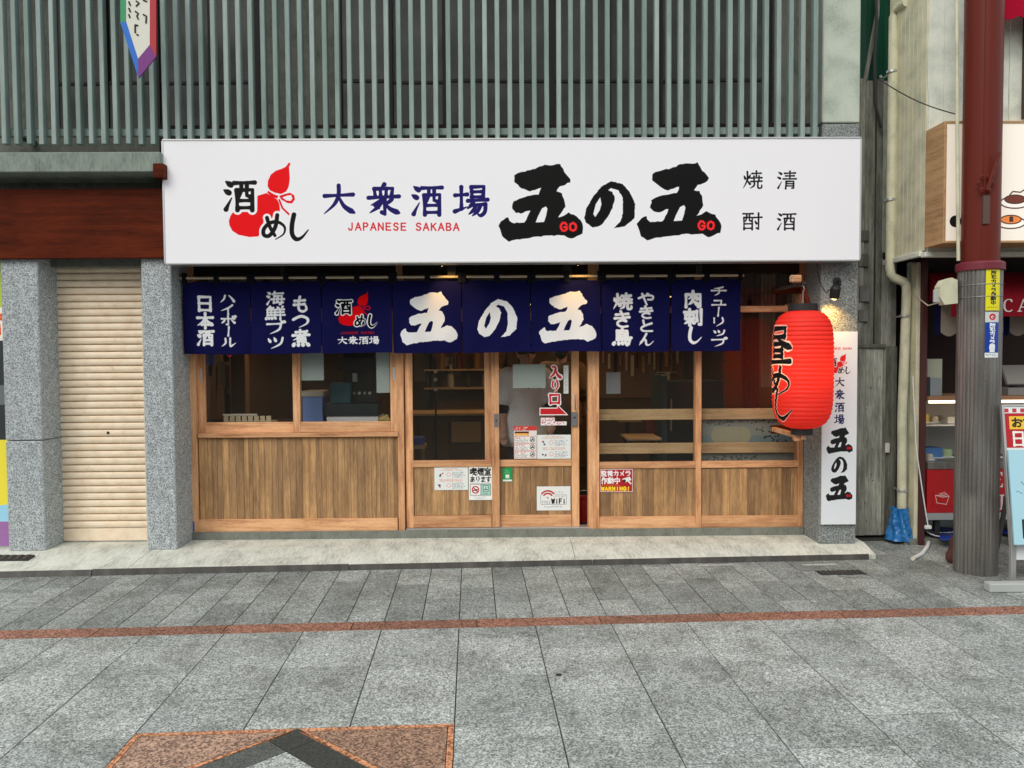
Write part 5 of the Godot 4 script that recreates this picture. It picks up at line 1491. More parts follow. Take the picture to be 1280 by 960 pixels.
func build_lantern() -> void:
	var z := 5.60
	var c := at(1003, 462, z)
	var yt := Y(388, z, 1003)
	var yb := Y(535, z, 1003)
	var l := thing("paper_lantern", "lit red paper lantern with black brush lettering hanging beside the right pillar", "lantern", Vector3(c.x, yb, -z))
	var R := .2155
	var cv := Canvas.new(1024, 448, Color(.90, .21, .16))
	# lettering faces left: its centre sits at minus 62 degrees from the front
	var cx := 512.0 + (-77.0 / 360.0) * 1024.0
	for pass_ in 2:
		var col := Color(.95, .90, .86) if pass_ == 0 else Color(.03, .03, .03)
		var e := .035 if pass_ == 0 else 0.0
		glyph(cv, "昼", cx - 100, 58, 205, 146, .062 + e, col)
		glyph(cv, "め", cx - 100, 210, 205, 112, .085 + e * 1.3, col)
		glyph(cv, "し", cx - 70, 312, 190, 105, .085 + e * 1.3, col)
	var paper := print_mat(cv.image(), .55)
	paper.texture_repeat = true
	paper.backlight_enabled = true; paper.backlight = Color(.9, .9, .9)
	var prof := []
	var n := 168
	for k in n + 1:
		var t := float(k) / n
		var env := 1.0 - pow(absf(t * 2.0 - 1.0), 7.0) * .42 - pow(absf(t * 2.0 - 1.0), 2.0) * .045
		if t < .04 or t > .96: env -= pow(clampf((absf(t - .5) - .46) / .04, 0, 1), 1.5) * .13
		prof.append(Vector2(R * env - .0050 * pow(absf(cos(t * PI * 27.0)), 5.0), lerpf(yb, yt, t) - yb))
	var mb := MB.new()
	mb.lathe(prof, 72, Vector3.ZERO, .5)
	put(l, "paper_body", mb.mesh(), paper, l.position)
	for s in [[yt - yb - .006, .052, .104], [-.048, .052, .078]]:
		var r := MB.new()
		r.lathe([Vector2(s[2] - .006, s[0]), Vector2(s[2], s[0] + .002), Vector2(s[2], s[0] + s[1]), Vector2(s[2] - .006, s[0] + s[1]), Vector2(s[2] - .008, s[0])], 40)
		put(l, "rim", r.mesh(), M.black, l.position)
	var bar := MB.new()
	bar.tube([Vector3(0, yt - yb + .03, 0) + Vector3(-.1, 0, 0), Vector3(.1, yt - yb + .03, 0)], .004, 6)
	bar.tube([Vector3(0, yt - yb + .03, 0), Vector3(0, yt - yb + .14, 0)], .004, 6)
	put(l, "hook", bar.mesh(), M.steel, l.position)
	var b := SphereMesh.new()
	b.radius = .035; b.height = .08; b.radial_segments = 14; b.rings = 8
	var bm := mat(Color(1, .9, .7), .5)
	bm.emission_enabled = true; bm.emission = Color(1, .8, .5); bm.emission_energy_multiplier = 6.0
	var mid := Vector3(c.x, (yt + yb) / 2 + .02, -z)
	put(l, "bulb", b, bm, mid)
	var cord := MB.new()
	cord.tube([mid + Vector3(0, .04, 0), Vector3(c.x, yt + .03, -z)], .004, 6)
	put(l, "cord", cord.mesh(), M.cable)
	var o := OmniLight3D.new()
	o.name = "light"
	o.light_color = Color(1, .82, .55); o.light_energy = .055; o.light_size = .03; o.omni_range = 8.0; o.omni_attenuation = 2.0; o.shadow_enabled = true
	l.add_child(o)
	o.global_position = mid
	# arms that hold it to the shop-front post
	var k := thing("lantern_bracket", "wood and steel arms holding the red lantern to the timber post", "bracket", Vector3(X(1003, ZF), Y(348, ZF), -ZF))
	var ya := yt + .185
	slab(k, "arm", M.dark_metal, c.x - .012, c.x + .012, ya, ya + .02, z - .03, ZF - z + .035)
	slab(k, "cross_plate", M.cedar, c.x - .02, X(1004, ZF), ya - .015, ya + .035, ZF - .022, .021)
	box(k, "wood_block", oak(false), Vector3(c.x - .055, ya + .045, -z), Vector3(.075, .05, .05), .006)
	box(k, "wood_strip", M.cedar, Vector3(c.x + .03, ya - .09, -z - .02), Vector3(.035, .16, .03), .004, Basis(Vector3.BACK, .25))
	var w := MB.new()
	w.tube([Vector3(c.x, ya, -z), Vector3(c.x + .006, ya - .03, -z + .01), Vector3(c.x, yt + .128, -z)], .0035, 6)
	w.tube([Vector3(c.x - .09, ya + .07, -z + .03), Vector3(c.x - .11, ya + .045, -z + .03), Vector3(c.x - .09, ya + .02, -z + .03), Vector3(c.x - .06, ya + .03, -z + .028)], .003, 6)
	put(k, "wire_hook", w.mesh(), M.steel)
	var yl := yb - .082
	slab(k, "arm", oak(true), c.x - .018, c.x + .018, yl, yl + .034, z - .03, ZF - z + .02)
	box(k, "wood_block", oak(false), Vector3(c.x - .04, yl + .012, -z + .0), Vector3(.045, .05, .045), .005)
	slab(k, "cross_plate", M.cedar, c.x - .02, X(1004, ZF), yl - .02, yl + .05, ZF - .016, .015)
	# warm spot on the pillar
	var sl := small_spot("black spot lamp shining warm light down the right pillar", at(1043, 371, ZP - .12), at(1035, 420, ZP), .20, 62, .036, M.black)
	var arm := MB.new()
	arm.tube([at(1050, 356, ZP - .12), at(1050, 352, ZP - .06), at(1046, 352, ZP)], .010, 8)
	put(sl, "arm", arm.mesh(), M.black)
	var bp := MB.new()
	bp.lathe([Vector2(0, 0), Vector2(.032, 0), Vector2(.030, .012), Vector2(0, .014)], 20)
	put(sl, "base", bp.mesh(), M.black, at(1046, 352, ZP - .0005), Basis(Vector3.RIGHT, PI / 2))
	var cb := MB.new()
	cb.tube([at(1043, 356, ZP - .008), at(1033, 366, ZP - .006), at(1026, 356, ZP - .006), at(1022, 340, ZP - .006), at(1021, 328, ZP - .006)], .0035, 6)
	put(sl, "cable", cb.mesh(), M.cable)
	# upright sign on the pillar
	var ink := Color(.055, .05, .06)
	var p := Canvas.new(264, 1440, Color(.90, .925, .94))
	p.frame(1027, 415, 6.0)
	latin(p, "JAPANESE SAKABA", 1034, 1064, 434.6, 437.2, .25, Color(.80, .2, .2))
	gourd(p, Rect2(1034, 442, 29, 26), Color(.85, .05, .08), ink, Color(.90, .925, .94))
	for s in [["大", 471.5], ["衆", 487.0], ["酒", 502.5], ["場", 517.5]]: glyph(p, s[0], 1043, s[1], 12, 12, .06, Color(.08, .07, .32))
	for s in [[534.0, 31], [593.5, 32]]:
		brush_five(p, Rect2(1032.5, s[0], 34, 32.5), ink, s[1])
		p.disc(Vector2(1061.5, s[0] + 25.5), 3.4, Color(.10, .03, .04))
		latin(p, "GO", 1058.5, 1064.5, s[0] + 23.9, s[0] + 27.1, .42, Color(.86, .12, .14))
	brush_no(p, Rect2(1039, 570, 20.5, 20.5), ink, 33)
	var ps := thing("pillar_sign", "narrow upright white sign with black brush lettering fixed on the right pillar", "sign", at(1049, 655, ZP - .03))
	var x0 := X(1027.5, ZP - .03, 540)
	var x1 := X(1070.8, ZP - .03, 540)
	var y0 := Y(655.5, ZP - .03, 1049)
	var y1 := Y(414.5, ZP - .03, 1049)
	put(ps, "face", plate_mesh(x1 - x0, y1 - y0, .012), [print_mat(p.image(), .4), M.white_plastic], Vector3((x0 + x1) / 2, (y0 + y1) / 2, -(ZP - .03) - .006))
	slab(ps, "backing", M.alu, x0 + .004, x1 - .004, y0 + .004, y1 - .004, ZP - .0175, .017)

# ---------------------------------------------------------------- printed notices
func notice(called: String, label: String, cv: Canvas, x0: float, y0: float, x1: float, y1: float, z: float, group := "") -> void:
	tag(plate(self, called, print_mat(cv.image(), .5), x0, y0, x1, y1, z, .0016), label, "notice", group)
func leaflet(sd: int) -> Canvas:   # white sheet with two rows: small picture, red face, lines of print
	var r := RandomNumberGenerator.new()
	r.seed = sd
	var cv := Canvas.new(256, 180, Color(.90, .92, .91))
	for h in 2:
		var y := 8.0 + h * 86
		fine_print(cv, 70 - h * 30, 190 + h * 30, y, 9, Color(.85, .35, .15), r)
		fine_print(cv, 40, 215, y + 11, 9, Color(.85, .30, .15), r)
		for k in 5: cv.disc(Vector2(32 + r.randf() * 34, y + 40 + r.randf() * 26), 6, [Color(.25, .2, .25), Color(.7, .15, .18), Color(.25, .25, .3)][k % 3])
		cv.ring(Vector2(108, y + 50), 14, 1.6, Color(.90, .45, .45))
		for k in 4: fine_print(cv, 134, 236 - 16 * (k % 2), y + 30 + k * 12, 9, Color(.28, .32, .38), r)
	return cv
func build_notices() -> void:
	var r := RandomNumberGenerator.new()
	r.seed = 77
	var zd := ZF + .02      # left door
	var z2 := ZF + .058     # right door
	notice("leaflet", "white leaflet with two rows of print on the left door boards", leaflet(1), 543, 584, 585, 612.5, zd + .0085)
	var cv := Canvas.new(180, 250, Color(.93, .94, .93))
	row(cv, "喫煙室", 8, 172, 8, 66, .085, Color(.05, .05, .05))
	row(cv, "あります", 8, 172, 72, 118, .085, Color(.05, .05, .05))
	cv.rect(14, 124, 166, 126, Color(.4, .4, .4))
	cv.rect(10, 130, 168, 216, Color(.1, .12, .12)); cv.rect(13, 133, 90, 213, Color(.93, .93, .93)); cv.rect(93, 133, 165, 213, Color(.62, .80, .74))
	cv.ring(Vector2(51, 173), 25, 4, Color(.75, .12, .15)); cv.line([Vector2(33, 155), Vector2(69, 191)], 4, Color(.75, .12, .15)); cv.line([Vector2(36, 178), Vector2(66, 172)], 4, Color(.1, .1, .1))
	cv.rect(108, 140, 150, 186, Color(.20, .50, .44)); cv.rect(113, 145, 145, 182, Color(.80, .90, .86)); cv.line([Vector2(118, 172), Vector2(140, 172)], 3, Color(.1, .2, .2)); cv.line([Vector2(130, 155), Vector2(130, 165)], 3, Color(.1, .2, .2))
	fine_print(cv, 110, 150, 196, 10, Color(.1, .35, .3), r); fine_print(cv, 40, 140, 224, 7, Color(.5, .5, .5), r); fine_print(cv, 50, 130, 236, 7, Color(.5, .5, .5), r)
	notice("smoking_notice", "white smoking room notice with bold black characters on the left door", cv, 586, 583.5, 615.4, 625, zd + .0065)
	cv = Canvas.new(96, 140, Color(.06, .55, .28))
	cv.rect(8, 8, 88, 126, Color(.08, .60, .30))
	fine_print(cv, 30, 66, 22, 12, Color(.9, .95, .9), r); fine_print(cv, 14, 84, 48, 9, Color(.75, .9, .8), r)
	cv.rect(30, 70, 66, 106, Color(.92, .94, .92)); cv.rect(4, 120, 92, 138, Color(.92, .94, .92))
	notice("green_sticker", "small green sticker at the top of the right door boards", cv, 628, 584.5, 640.5, 602, z2 + .0085)
	cv = Canvas.new(256, 186, Color(.91, .92, .91))
	for k in 3:
		var pts := []
		for a in 9:
			var t := deg_to_rad(-142 + a * 13.0)
			pts.append(Vector2(84 + cos(t) * (18 + k * 20) * 1.0, 92 + sin(t) * (18 + k * 20)))
		if k > 0: cv.line(pts, 6.0, Color(.72, .16, .18))
	cv.disc(Vector2(84, 88), 6, Color(.72, .16, .18))
	cv.line([Vector2(36, 66), Vector2(30, 72), Vector2(30, 132), Vector2(36, 140), Vector2(220, 140), Vector2(226, 132), Vector2(226, 72), Vector2(220, 66), Vector2(140, 66)], 1.3, Color(.4, .42, .45))
	latin(cv, "FREE", 40, 108, 110, 134, 1.4, Color(.55, .57, .6))
	latin(cv, "WiFi", 110, 222, 94, 134, 4.4, Color(.06, .06, .07))
	fine_print(cv, 134, 210, 42, 10, Color(.5, .5, .55), r); fine_print(cv, 130, 216, 76, 10, Color(.5, .5, .55), r); fine_print(cv, 60, 200, 152, 11, Color(.4, .42, .45), r)
	notice("wifi_notice", "white FREE WiFi notice low on the right door boards", cv, 671, 608, 713, 638, z2 + .0085)
	cv = Canvas.new(256, 176, Color(.68, .06, .10))
	row(cv, "監視カメラ", 8, 242, 12, 56, .085, Color(.95, .95, .95))
	row(cv, "作動中", 8, 160, 64, 112, .09, Color(.95, .95, .95))
	cv.poly([[Vector2(172, 76), Vector2(232, 58), Vector2(246, 84), Vector2(196, 104)]], Color(.92, .92, .92)); cv.disc(Vector2(190, 92), 12, Color(.15, .15, .15)); cv.line([Vector2(220, 92), Vector2(240, 112)], 6, Color(.9, .9, .9))
	fine_print(cv, 10, 160, 118, 10, Color(.95, .75, .2), r)
	latin(cv, "WARNING!", 8, 236, 136, 166, 4.6, Color(.98, .85, .15))
	cv.line([Vector2(3, 3), Vector2(253, 3), Vector2(253, 173), Vector2(3, 173), Vector2(3, 3)], 2.5, Color(.9, .85, .85))
	notice("camera_warning", "red and white camera warning sticker with yellow WARNING on right boards", cv, 749.8, 586.3, 791, 615, ZF + .0155)
	# on the right door's glass, in front of it
	var zg := z2 + .0095
	notice("leaflet", "white leaflet with two rows of print on the right door glass", leaflet(2), 671.5, 543.5, 713.5, 573.5, zg)
	cv = Canvas.new(180, 256, Color(.90, .88, .86))
	cv.rect(0, 0, 180, 36, Color(.80, .22, .20)); fine_print(cv, 10, 120, 10, 20, Color(.95, .9, .9), r)
	cv.rect(6, 42, 118, 56, Color(.25, .12, .08)); cv.rect(6, 56, 118, 74, Color(.95, .62, .18)); fine_print(cv, 10, 114, 58, 13, Color(.95, .9, .7), r)
	for k in 3:
		var y := 80.0 + k * 58
		cv.rect(4, y, 176, y + 54, Color(.80, .30, .28)); cv.rect(6, y + 3, 174, y + 52, Color(.92, .92, .90))
		fine_print(cv, 10, 100, y + 8, 14, Color(.75, .15, .15), r); fine_print(cv, 10, 118, y + 28, 9, Color(.3, .3, .32), r); fine_print(cv, 10, 112, y + 40, 9, Color(.3, .3, .32), r)
		cv.ring(Vector2(146, y + 27), 19, 2, Color(.2, .2, .2)); cv.line([Vector2(134, y + 36), Vector2(150, y + 18)], 4, Color(.2, .2, .2)); cv.disc(Vector2(152, y + 30), 6, Color(.2, .2, .2))
	notice("safety_poster", "red edged notice of three panels on the right door glass", cv, 642.5, 532.5, 671, 573.5, zg)
	cv = Canvas.new(256, 184, Color(.56, .60, .58))
	for k in 12: cv.line([Vector2(rng.randf() * 256, rng.randf() * 184), Vector2(rng.randf() * 256, rng.randf() * 184)], .5, Color(.60, .64, .62))
	notice("blank_sheet", "blank pale grey sheet taped to the right door glass", cv, 641, 455.5, 682, 485, zg)
	cv = Canvas.new(48, 220, Color(.82, .84, .82))
	for k in 9: fine_print(cv, 14, 36, 12 + k * 22, 15, Color(.45, .47, .47), r)
	notice("paper_strip", "narrow white strip of small vertical print on right door glass", cv, 704.5, 456.5, 710.5, 492, zg)
	# cut lettering on the glass: white backing with red characters
	var L2 := thing("entrance_lettering", "red and white characters and arrow stuck on the right door glass", "lettering", at(692, 500, zg))
	var cv2 := Canvas.new(200, 400, Color(.93, .9, .9, 0.0))
	var red := Color(.78, .05, .10)
	for pass_ in 2:
		var c := Color(.93, .91, .91) if pass_ == 0 else red
		var e := .085 if pass_ == 0 else 0.0
		glyph(cv2, "入", 74, 12, 82, 84, .075 + e, c); glyph(cv2, "り", 84, 98, 62, 84, .08 + e, c); glyph(cv2, "口", 72, 182, 80, 74, .085 + e, c)
	var ar := [Vector2(22, 279), Vector2(130, 279), Vector2(130, 262), Vector2(184, 315), Vector2(22, 315)]
	cv2.poly([[Vector2(16, 273), Vector2(125, 273), Vector2(125, 249), Vector2(197, 321), Vector2(16, 321)]], Color(.93, .91, .91)); cv2.poly([ar], red)
	cv2.rect(24, 336, 112, 360, Color(.93, .91, .91)); cv2.rect(24, 360, 186, 384, Color(.93, .91, .91))
	fine_print(cv2, 28, 112, 340, 16, red, r); fine_print(cv2, 28, 184, 363, 17, red, r)
	var lm := print_mat(cv2.image(), .5)
	lm.transparency = BaseMaterial3D.TRANSPARENCY_ALPHA_SCISSOR; lm.alpha_scissor_threshold = .5
	var q := QuadMesh.new()
	var a := at(671, 499, zg)
	var b := at(711, 499, zg)
	q.size = Vector2(b.x - a.x, (b.x - a.x) * 2.0)
	put(L2, "film", q, lm, Vector3((a.x + b.x) / 2, Y(498, zg, 690) + .02, -zg + .0006))
	# sheets behind the left window
	for s in [[376.5, 432.0, 404.5, 475.5, "pale sheet taped inside the left window near its middle stile"], [470.5, 440.0, 487.0, 491.0, "pale sheet taped inside the left window at its right edge"]]:
		tag(plate(self, "paper_sheet", mat(lin(.34, .40, .38), .7), s[0], s[1], s[2], s[3], ZF + .034, .0012, mat(lin(.34, .40, .38), .7)), s[4], "paper")
	# small pink bauble under the curtain and blue sticker by the left post
	var ball := SphereMesh.new()
	ball.radius = .019; ball.height = .03; ball.radial_segments = 18; ball.rings = 10
	var bb := thing("pink_bauble", "small shiny pink bauble hanging just below the curtain's first panel", "bauble", at(287, 444, ZN + .06))
	put(bb, "ball", ball, mat(lin(.6, .01, .07), .25), bb.position)
	var th := MB.new()
	th.tube([bb.position, Vector3(bb.position.x, Y(384, ZF), -(ZN + .06)), Vector3(bb.position.x, Y(384, ZF), -ZF)], .0015, 5)
	put(bb, "thread", th.mesh(), M.cable)
	tag(blk(self, "blue_sticker", mat(lin(.05, .12, .45), .5), 240.0, 652, 243.0, 664, ZF - .003, .0028, .0005), "small blue sticker at the foot of the post by the second pillar", "sticker")

func build_people() -> void:
	var skin := mat(lin(.42, .26, .19), .6)
	skin.subsurf_scatter_enabled = true; skin.subsurf_scatter_strength = .1
	var a := thing("person", "person in a pale grey short jacket over black sleeves behind the right door", "person", Vector3(X(655, 6.85), ROOM, -6.85))
	person(a, 1.53, .14, [[Vector3(-.045, -.27, .0), Vector3(-.01, -.24, .06)], [Vector3(.06, -.26, .04), Vector3(-.05, -.16, .17)]], {"skin": skin, "hair": mat(lin(.012, .010, .009), .5), "jacket": mat(lin(.74, .77, .78), .9), "under": mat(lin(.012, .012, .014), .9), "trousers": mat(lin(.02, .02, .024), .9)}, 0.25)
	var b := thing("person", "person in a brown top seen from behind, deeper in the room", "person", Vector3(X(702, 8.0), ROOM, -8.0))
	person(b, 1.58, .03, [[Vector3(-.05, -.27, .02), Vector3(.02, -.18, .15)], [Vector3(.05, -.27, .02), Vector3(-.02, -.18, .15)]], {"skin": skin, "hair": mat(lin(.012, .010, .009), .5), "jacket": mat(lin(.15, .10, .07), .9), "under": mat(lin(.13, .09, .06), .9), "trousers": mat(lin(.02, .02, .024), .9)}, PI - .2)

# ---------------------------------------------------------------- the gap between the buildings
func build_gap() -> void:
	var z := 6.42
	var w := thing("weathered_board_wall", "weathered grey wooden boards closing the gap beside the right pillar", "wall", Vector3(X(1090, z), STEP - .06, -z))
	var bot := .02
	for s in [[1064.0, 1079.5, 98.0, .0], [1080.0, 1093.0, 100.0, .012], [1093.5, 1101.0, 99.0, -.01], [1101.5, 1122.0, 100.0, .02]]:
		slab(w, "board", M.old_wood[rng.randi() % 4], X(s[0], z, 380), X(s[1], z, 380), Y(436, z), Y(s[2], z, 1090), z + s[3], .025)
	for s in [[1064.0, 1081.0, .0], [1081.5, 1103.0, .01]]:
		slab(w, "board", M.old_wood[rng.randi() % 3], X(s[0], z - .03, 550), X(s[1], z - .03, 550), bot, Y(435, z - .03), z - .035 + s[2], .028)
	slab(w, "board", M.old_wood[3], X(1103.5, z, 550), X(1122, z, 550), bot, Y(436, z), z + .02, .02)
	slab(w, "batten", M.old_wood[2], X(1101, z, 550), X(1105.5, z, 550), bot, Y(436, z), z - .02, .035)
	slab(w, "batten", M.old_wood[3], X(1064, z), X(1104, z), Y(437.5, z - .04), Y(433, z - .04), z - .05, .08)
	for s in [[1077.0, 288.0, 1087.0, 301.0], [1074.0, 317.0, 1086.0, 333.0], [1074.5, 357.0, 1087.0, 377.0], [1073.5, 387.0, 1085.0, 402.0]]:
		blk(w, "metal_patch", M.zinc, s[0], s[1], s[2], s[3], z - .014, .012, .002)
	for k in 16:
		var px := 1068.0 + rng.randf() * 32
		var py := 445 + rng.randf() * 210
		blk(w, "nail_head", M.dark_metal, px, py, px + 1.0, py + 1.0, z - .038, .004, .0005)
	tag(blk(self, "switch_box", M.cream_plastic, 1105.8, 554, 1112.5, 566, z - .02, .038, .004), "small cream switch box on the weathered boards beside the drain pipe", "switch")
	# green netting above
	var n := thing("green_net", "dark green netting stretched above the weathered board wall", "net", Vector3(X(1092, 6.5), Y(100, 6.5), -6.5))
	var gm := cloth(lin(.006, .06, .032), .9, .3)
	var mb := MB.new()
	var nx := 12
	for i in nx:
		for j in 8:
			var P := func(a: int, b: int) -> Vector3:
				var u := float(a) / nx
				var v := float(b) / 8
				return Vector3(X(1062, 6.5) + (X(1118, 6.5) - X(1062, 6.5)) * u, Y(101, 6.5) + 1.35 * v + .012 * sin(u * 17.0), -6.5 + .025 * sin(u * 11.0 + v * 3.0) + .012 * sin(u * 29.0))
			mb.quad(P.call(i, j), P.call(i + 1, j), P.call(i + 1, j + 1), P.call(i, j + 1), Vector3.BACK)
	put(n, "sheet", mb.mesh(), gm)
	var pole := MB.new()
	pole.tube([at(1081, 102, 6.44), at(1096, 20, 6.44), at(1100, -60, 6.44)], .018, 8)
	put(n, "pole", pole.mesh(), M.old_wood[2])
	var ey := MB.new()
	ey.lathe([Vector2(.004, 0), Vector2(.012, .002), Vector2(.012, 0)], 12)
	put(n, "eyelet", ey.mesh(), M.alu, at(1101, 95.5, 6.44), Basis(Vector3.RIGHT, PI / 2))
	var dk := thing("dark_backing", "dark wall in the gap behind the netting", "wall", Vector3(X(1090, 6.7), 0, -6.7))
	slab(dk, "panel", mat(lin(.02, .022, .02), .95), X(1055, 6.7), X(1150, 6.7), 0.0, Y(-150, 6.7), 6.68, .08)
	# drain pipe
	var d := thing("drain_pipe", "beige drain pipe with a jog running down between the two buildings", "pipe", Vector3(X(1128, 6.2), .04, -6.2))
	var zp := 6.22
	var pts := [at(1134, 2, 6.05), at(1122, 12, zp), at(1117, 22, zp), at(1116.5, 60, zp), at(1112.5, 335, zp), at(1113.5, 343, zp), at(1117, 347, zp), at(1129, 352, zp), at(1132.5, 356, zp), at(1133.5, 363, zp), at(1127.5, 520, zp), at(1127, 664, zp)]
	var t := MB.new()
	t.tube(pts, .036, 18)
	put(d, "tube", t.mesh(), M.pipe)
	for s in [[1114.8, 90.0], [1112.6, 250.0], [1131, 395.0], [1127.5, 613.0]]:
		var c := MB.new()
		c.lathe([Vector2(.040, -.01), Vector2(.0415, -.008), Vector2(.0415, .008), Vector2(.040, .01), Vector2(.036, .01)], 20)
		c.box(Vector3(0, 0, -.07), Vector3(.012, .012, .12))
		put(d, "clamp", c.mesh(), M.alu, at(s[0], s[1], zp))
	# blue sheet bound round its foot
	var bt := thing("blue_tarp_wrap", "crumpled blue sheet bound round the foot of the drain pipe", "tarp", Vector3(X(1127, zp), .03, -zp))
	var bmat := mat(lin(.02, .16, .42), .35)
	var wr := MB.new()
	var nz := FastNoiseLite.new()
	nz.seed = 9; nz.frequency = 9.0
	var rad := func(a: float, y: float) -> float: return .055 + .055 * pow(1.0 - y / .26, 2.0) + .026 * nz.get_noise_3d(cos(a) * .12, y, sin(a) * .12) + .012 * sin(a * 7.0 + y * 20.0)
	for i in 40:
		for j in 14:
			var q := []
			var ns := []
			for c in [[i, j], [i + 1, j], [i + 1, j + 1], [i, j + 1]]:
				var a: float = TAU * (c[0] % 40) / 40
				var y: float = .26 * c[1] / 14
				var rr: float = rad.call(a, y)
				q.append(Vector3(sin(a) * rr, y, cos(a) * rr))
			var nn: Vector3 = (q[2] - q[0]).cross(q[1] - q[0]).normalized()
			if nn.dot(q[0]) < 0: nn = -nn
			wr.squad(q, [nn, nn, nn, nn])
	put(bt, "wrap", wr.mesh(), bmat, bt.position)
	var tl := MB.new()
	for k in 7:
		var a := Vector3(.05 + k * .012, .01 + .012 * sin(k * 2.0), .05 - .02 * k)
		tl.tube([Vector3(.02, .03, .04 - .01 * k), a + Vector3(0, .02, 0), a + Vector3(.07, 0.0, .02 * cos(k))], .014, 6, .006)
	put(bt, "tail", tl.mesh(), bmat, bt.position)
	# fallen white hose
	var hs := thing("white_hose", "short curved white hose lying on the paving beside the blue sheet", "hose", ground(1150, 690))
	var hp := [ground(1141, 701) + Vector3(0, .016, 0), ground(1152, 695) + Vector3(0, .016, 0), ground(1159, 686) + Vector3(0, .018, 0), ground(1162, 676) + Vector3(0, .022, 0), ground(1162.5, 672) + Vector3(0, .03, 0)]
	var ht := MB.new()
	ht.tube(hp, .014, 10)
	put(hs, "tube", ht.mesh(), M.white_plastic)
	var ring := MB.new()
	ring.tube([hp[0] + (hp[0] - hp[1]).normalized() * .002, hp[0] + (hp[1] - hp[0]).normalized() * .02], .0155, 10)
	put(hs, "cuff", ring.mesh(), M.cream_plastic)
	var wire := thing("slack_wire", "thin black wire sagging across the siding towards the red column", "wire", at(1100, 100, 6.3))
	var wp := []
	for k in 15:
		var u := k / 14.0
		wp.append(at(1098 + 98 * u, 99 + 44 * u + 5.5 * sin(PI * u), maxf(6.25 - .95 * u, 5.58)))
	var wm := MB.new()
	wm.tube(wp, .0045, 6)
	put(wire, "cable", wm.mesh(), M.cable)
	var drop := MB.new()
	drop.tube([at(1094, -20, 6.36), at(1096, 30, 6.36), at(1093, 70, 6.36), at(1094, 130, 6.36), at(1102, 160, 6.36)], .012, 8)
	put(wire, "loop", drop.mesh(), M.cable)

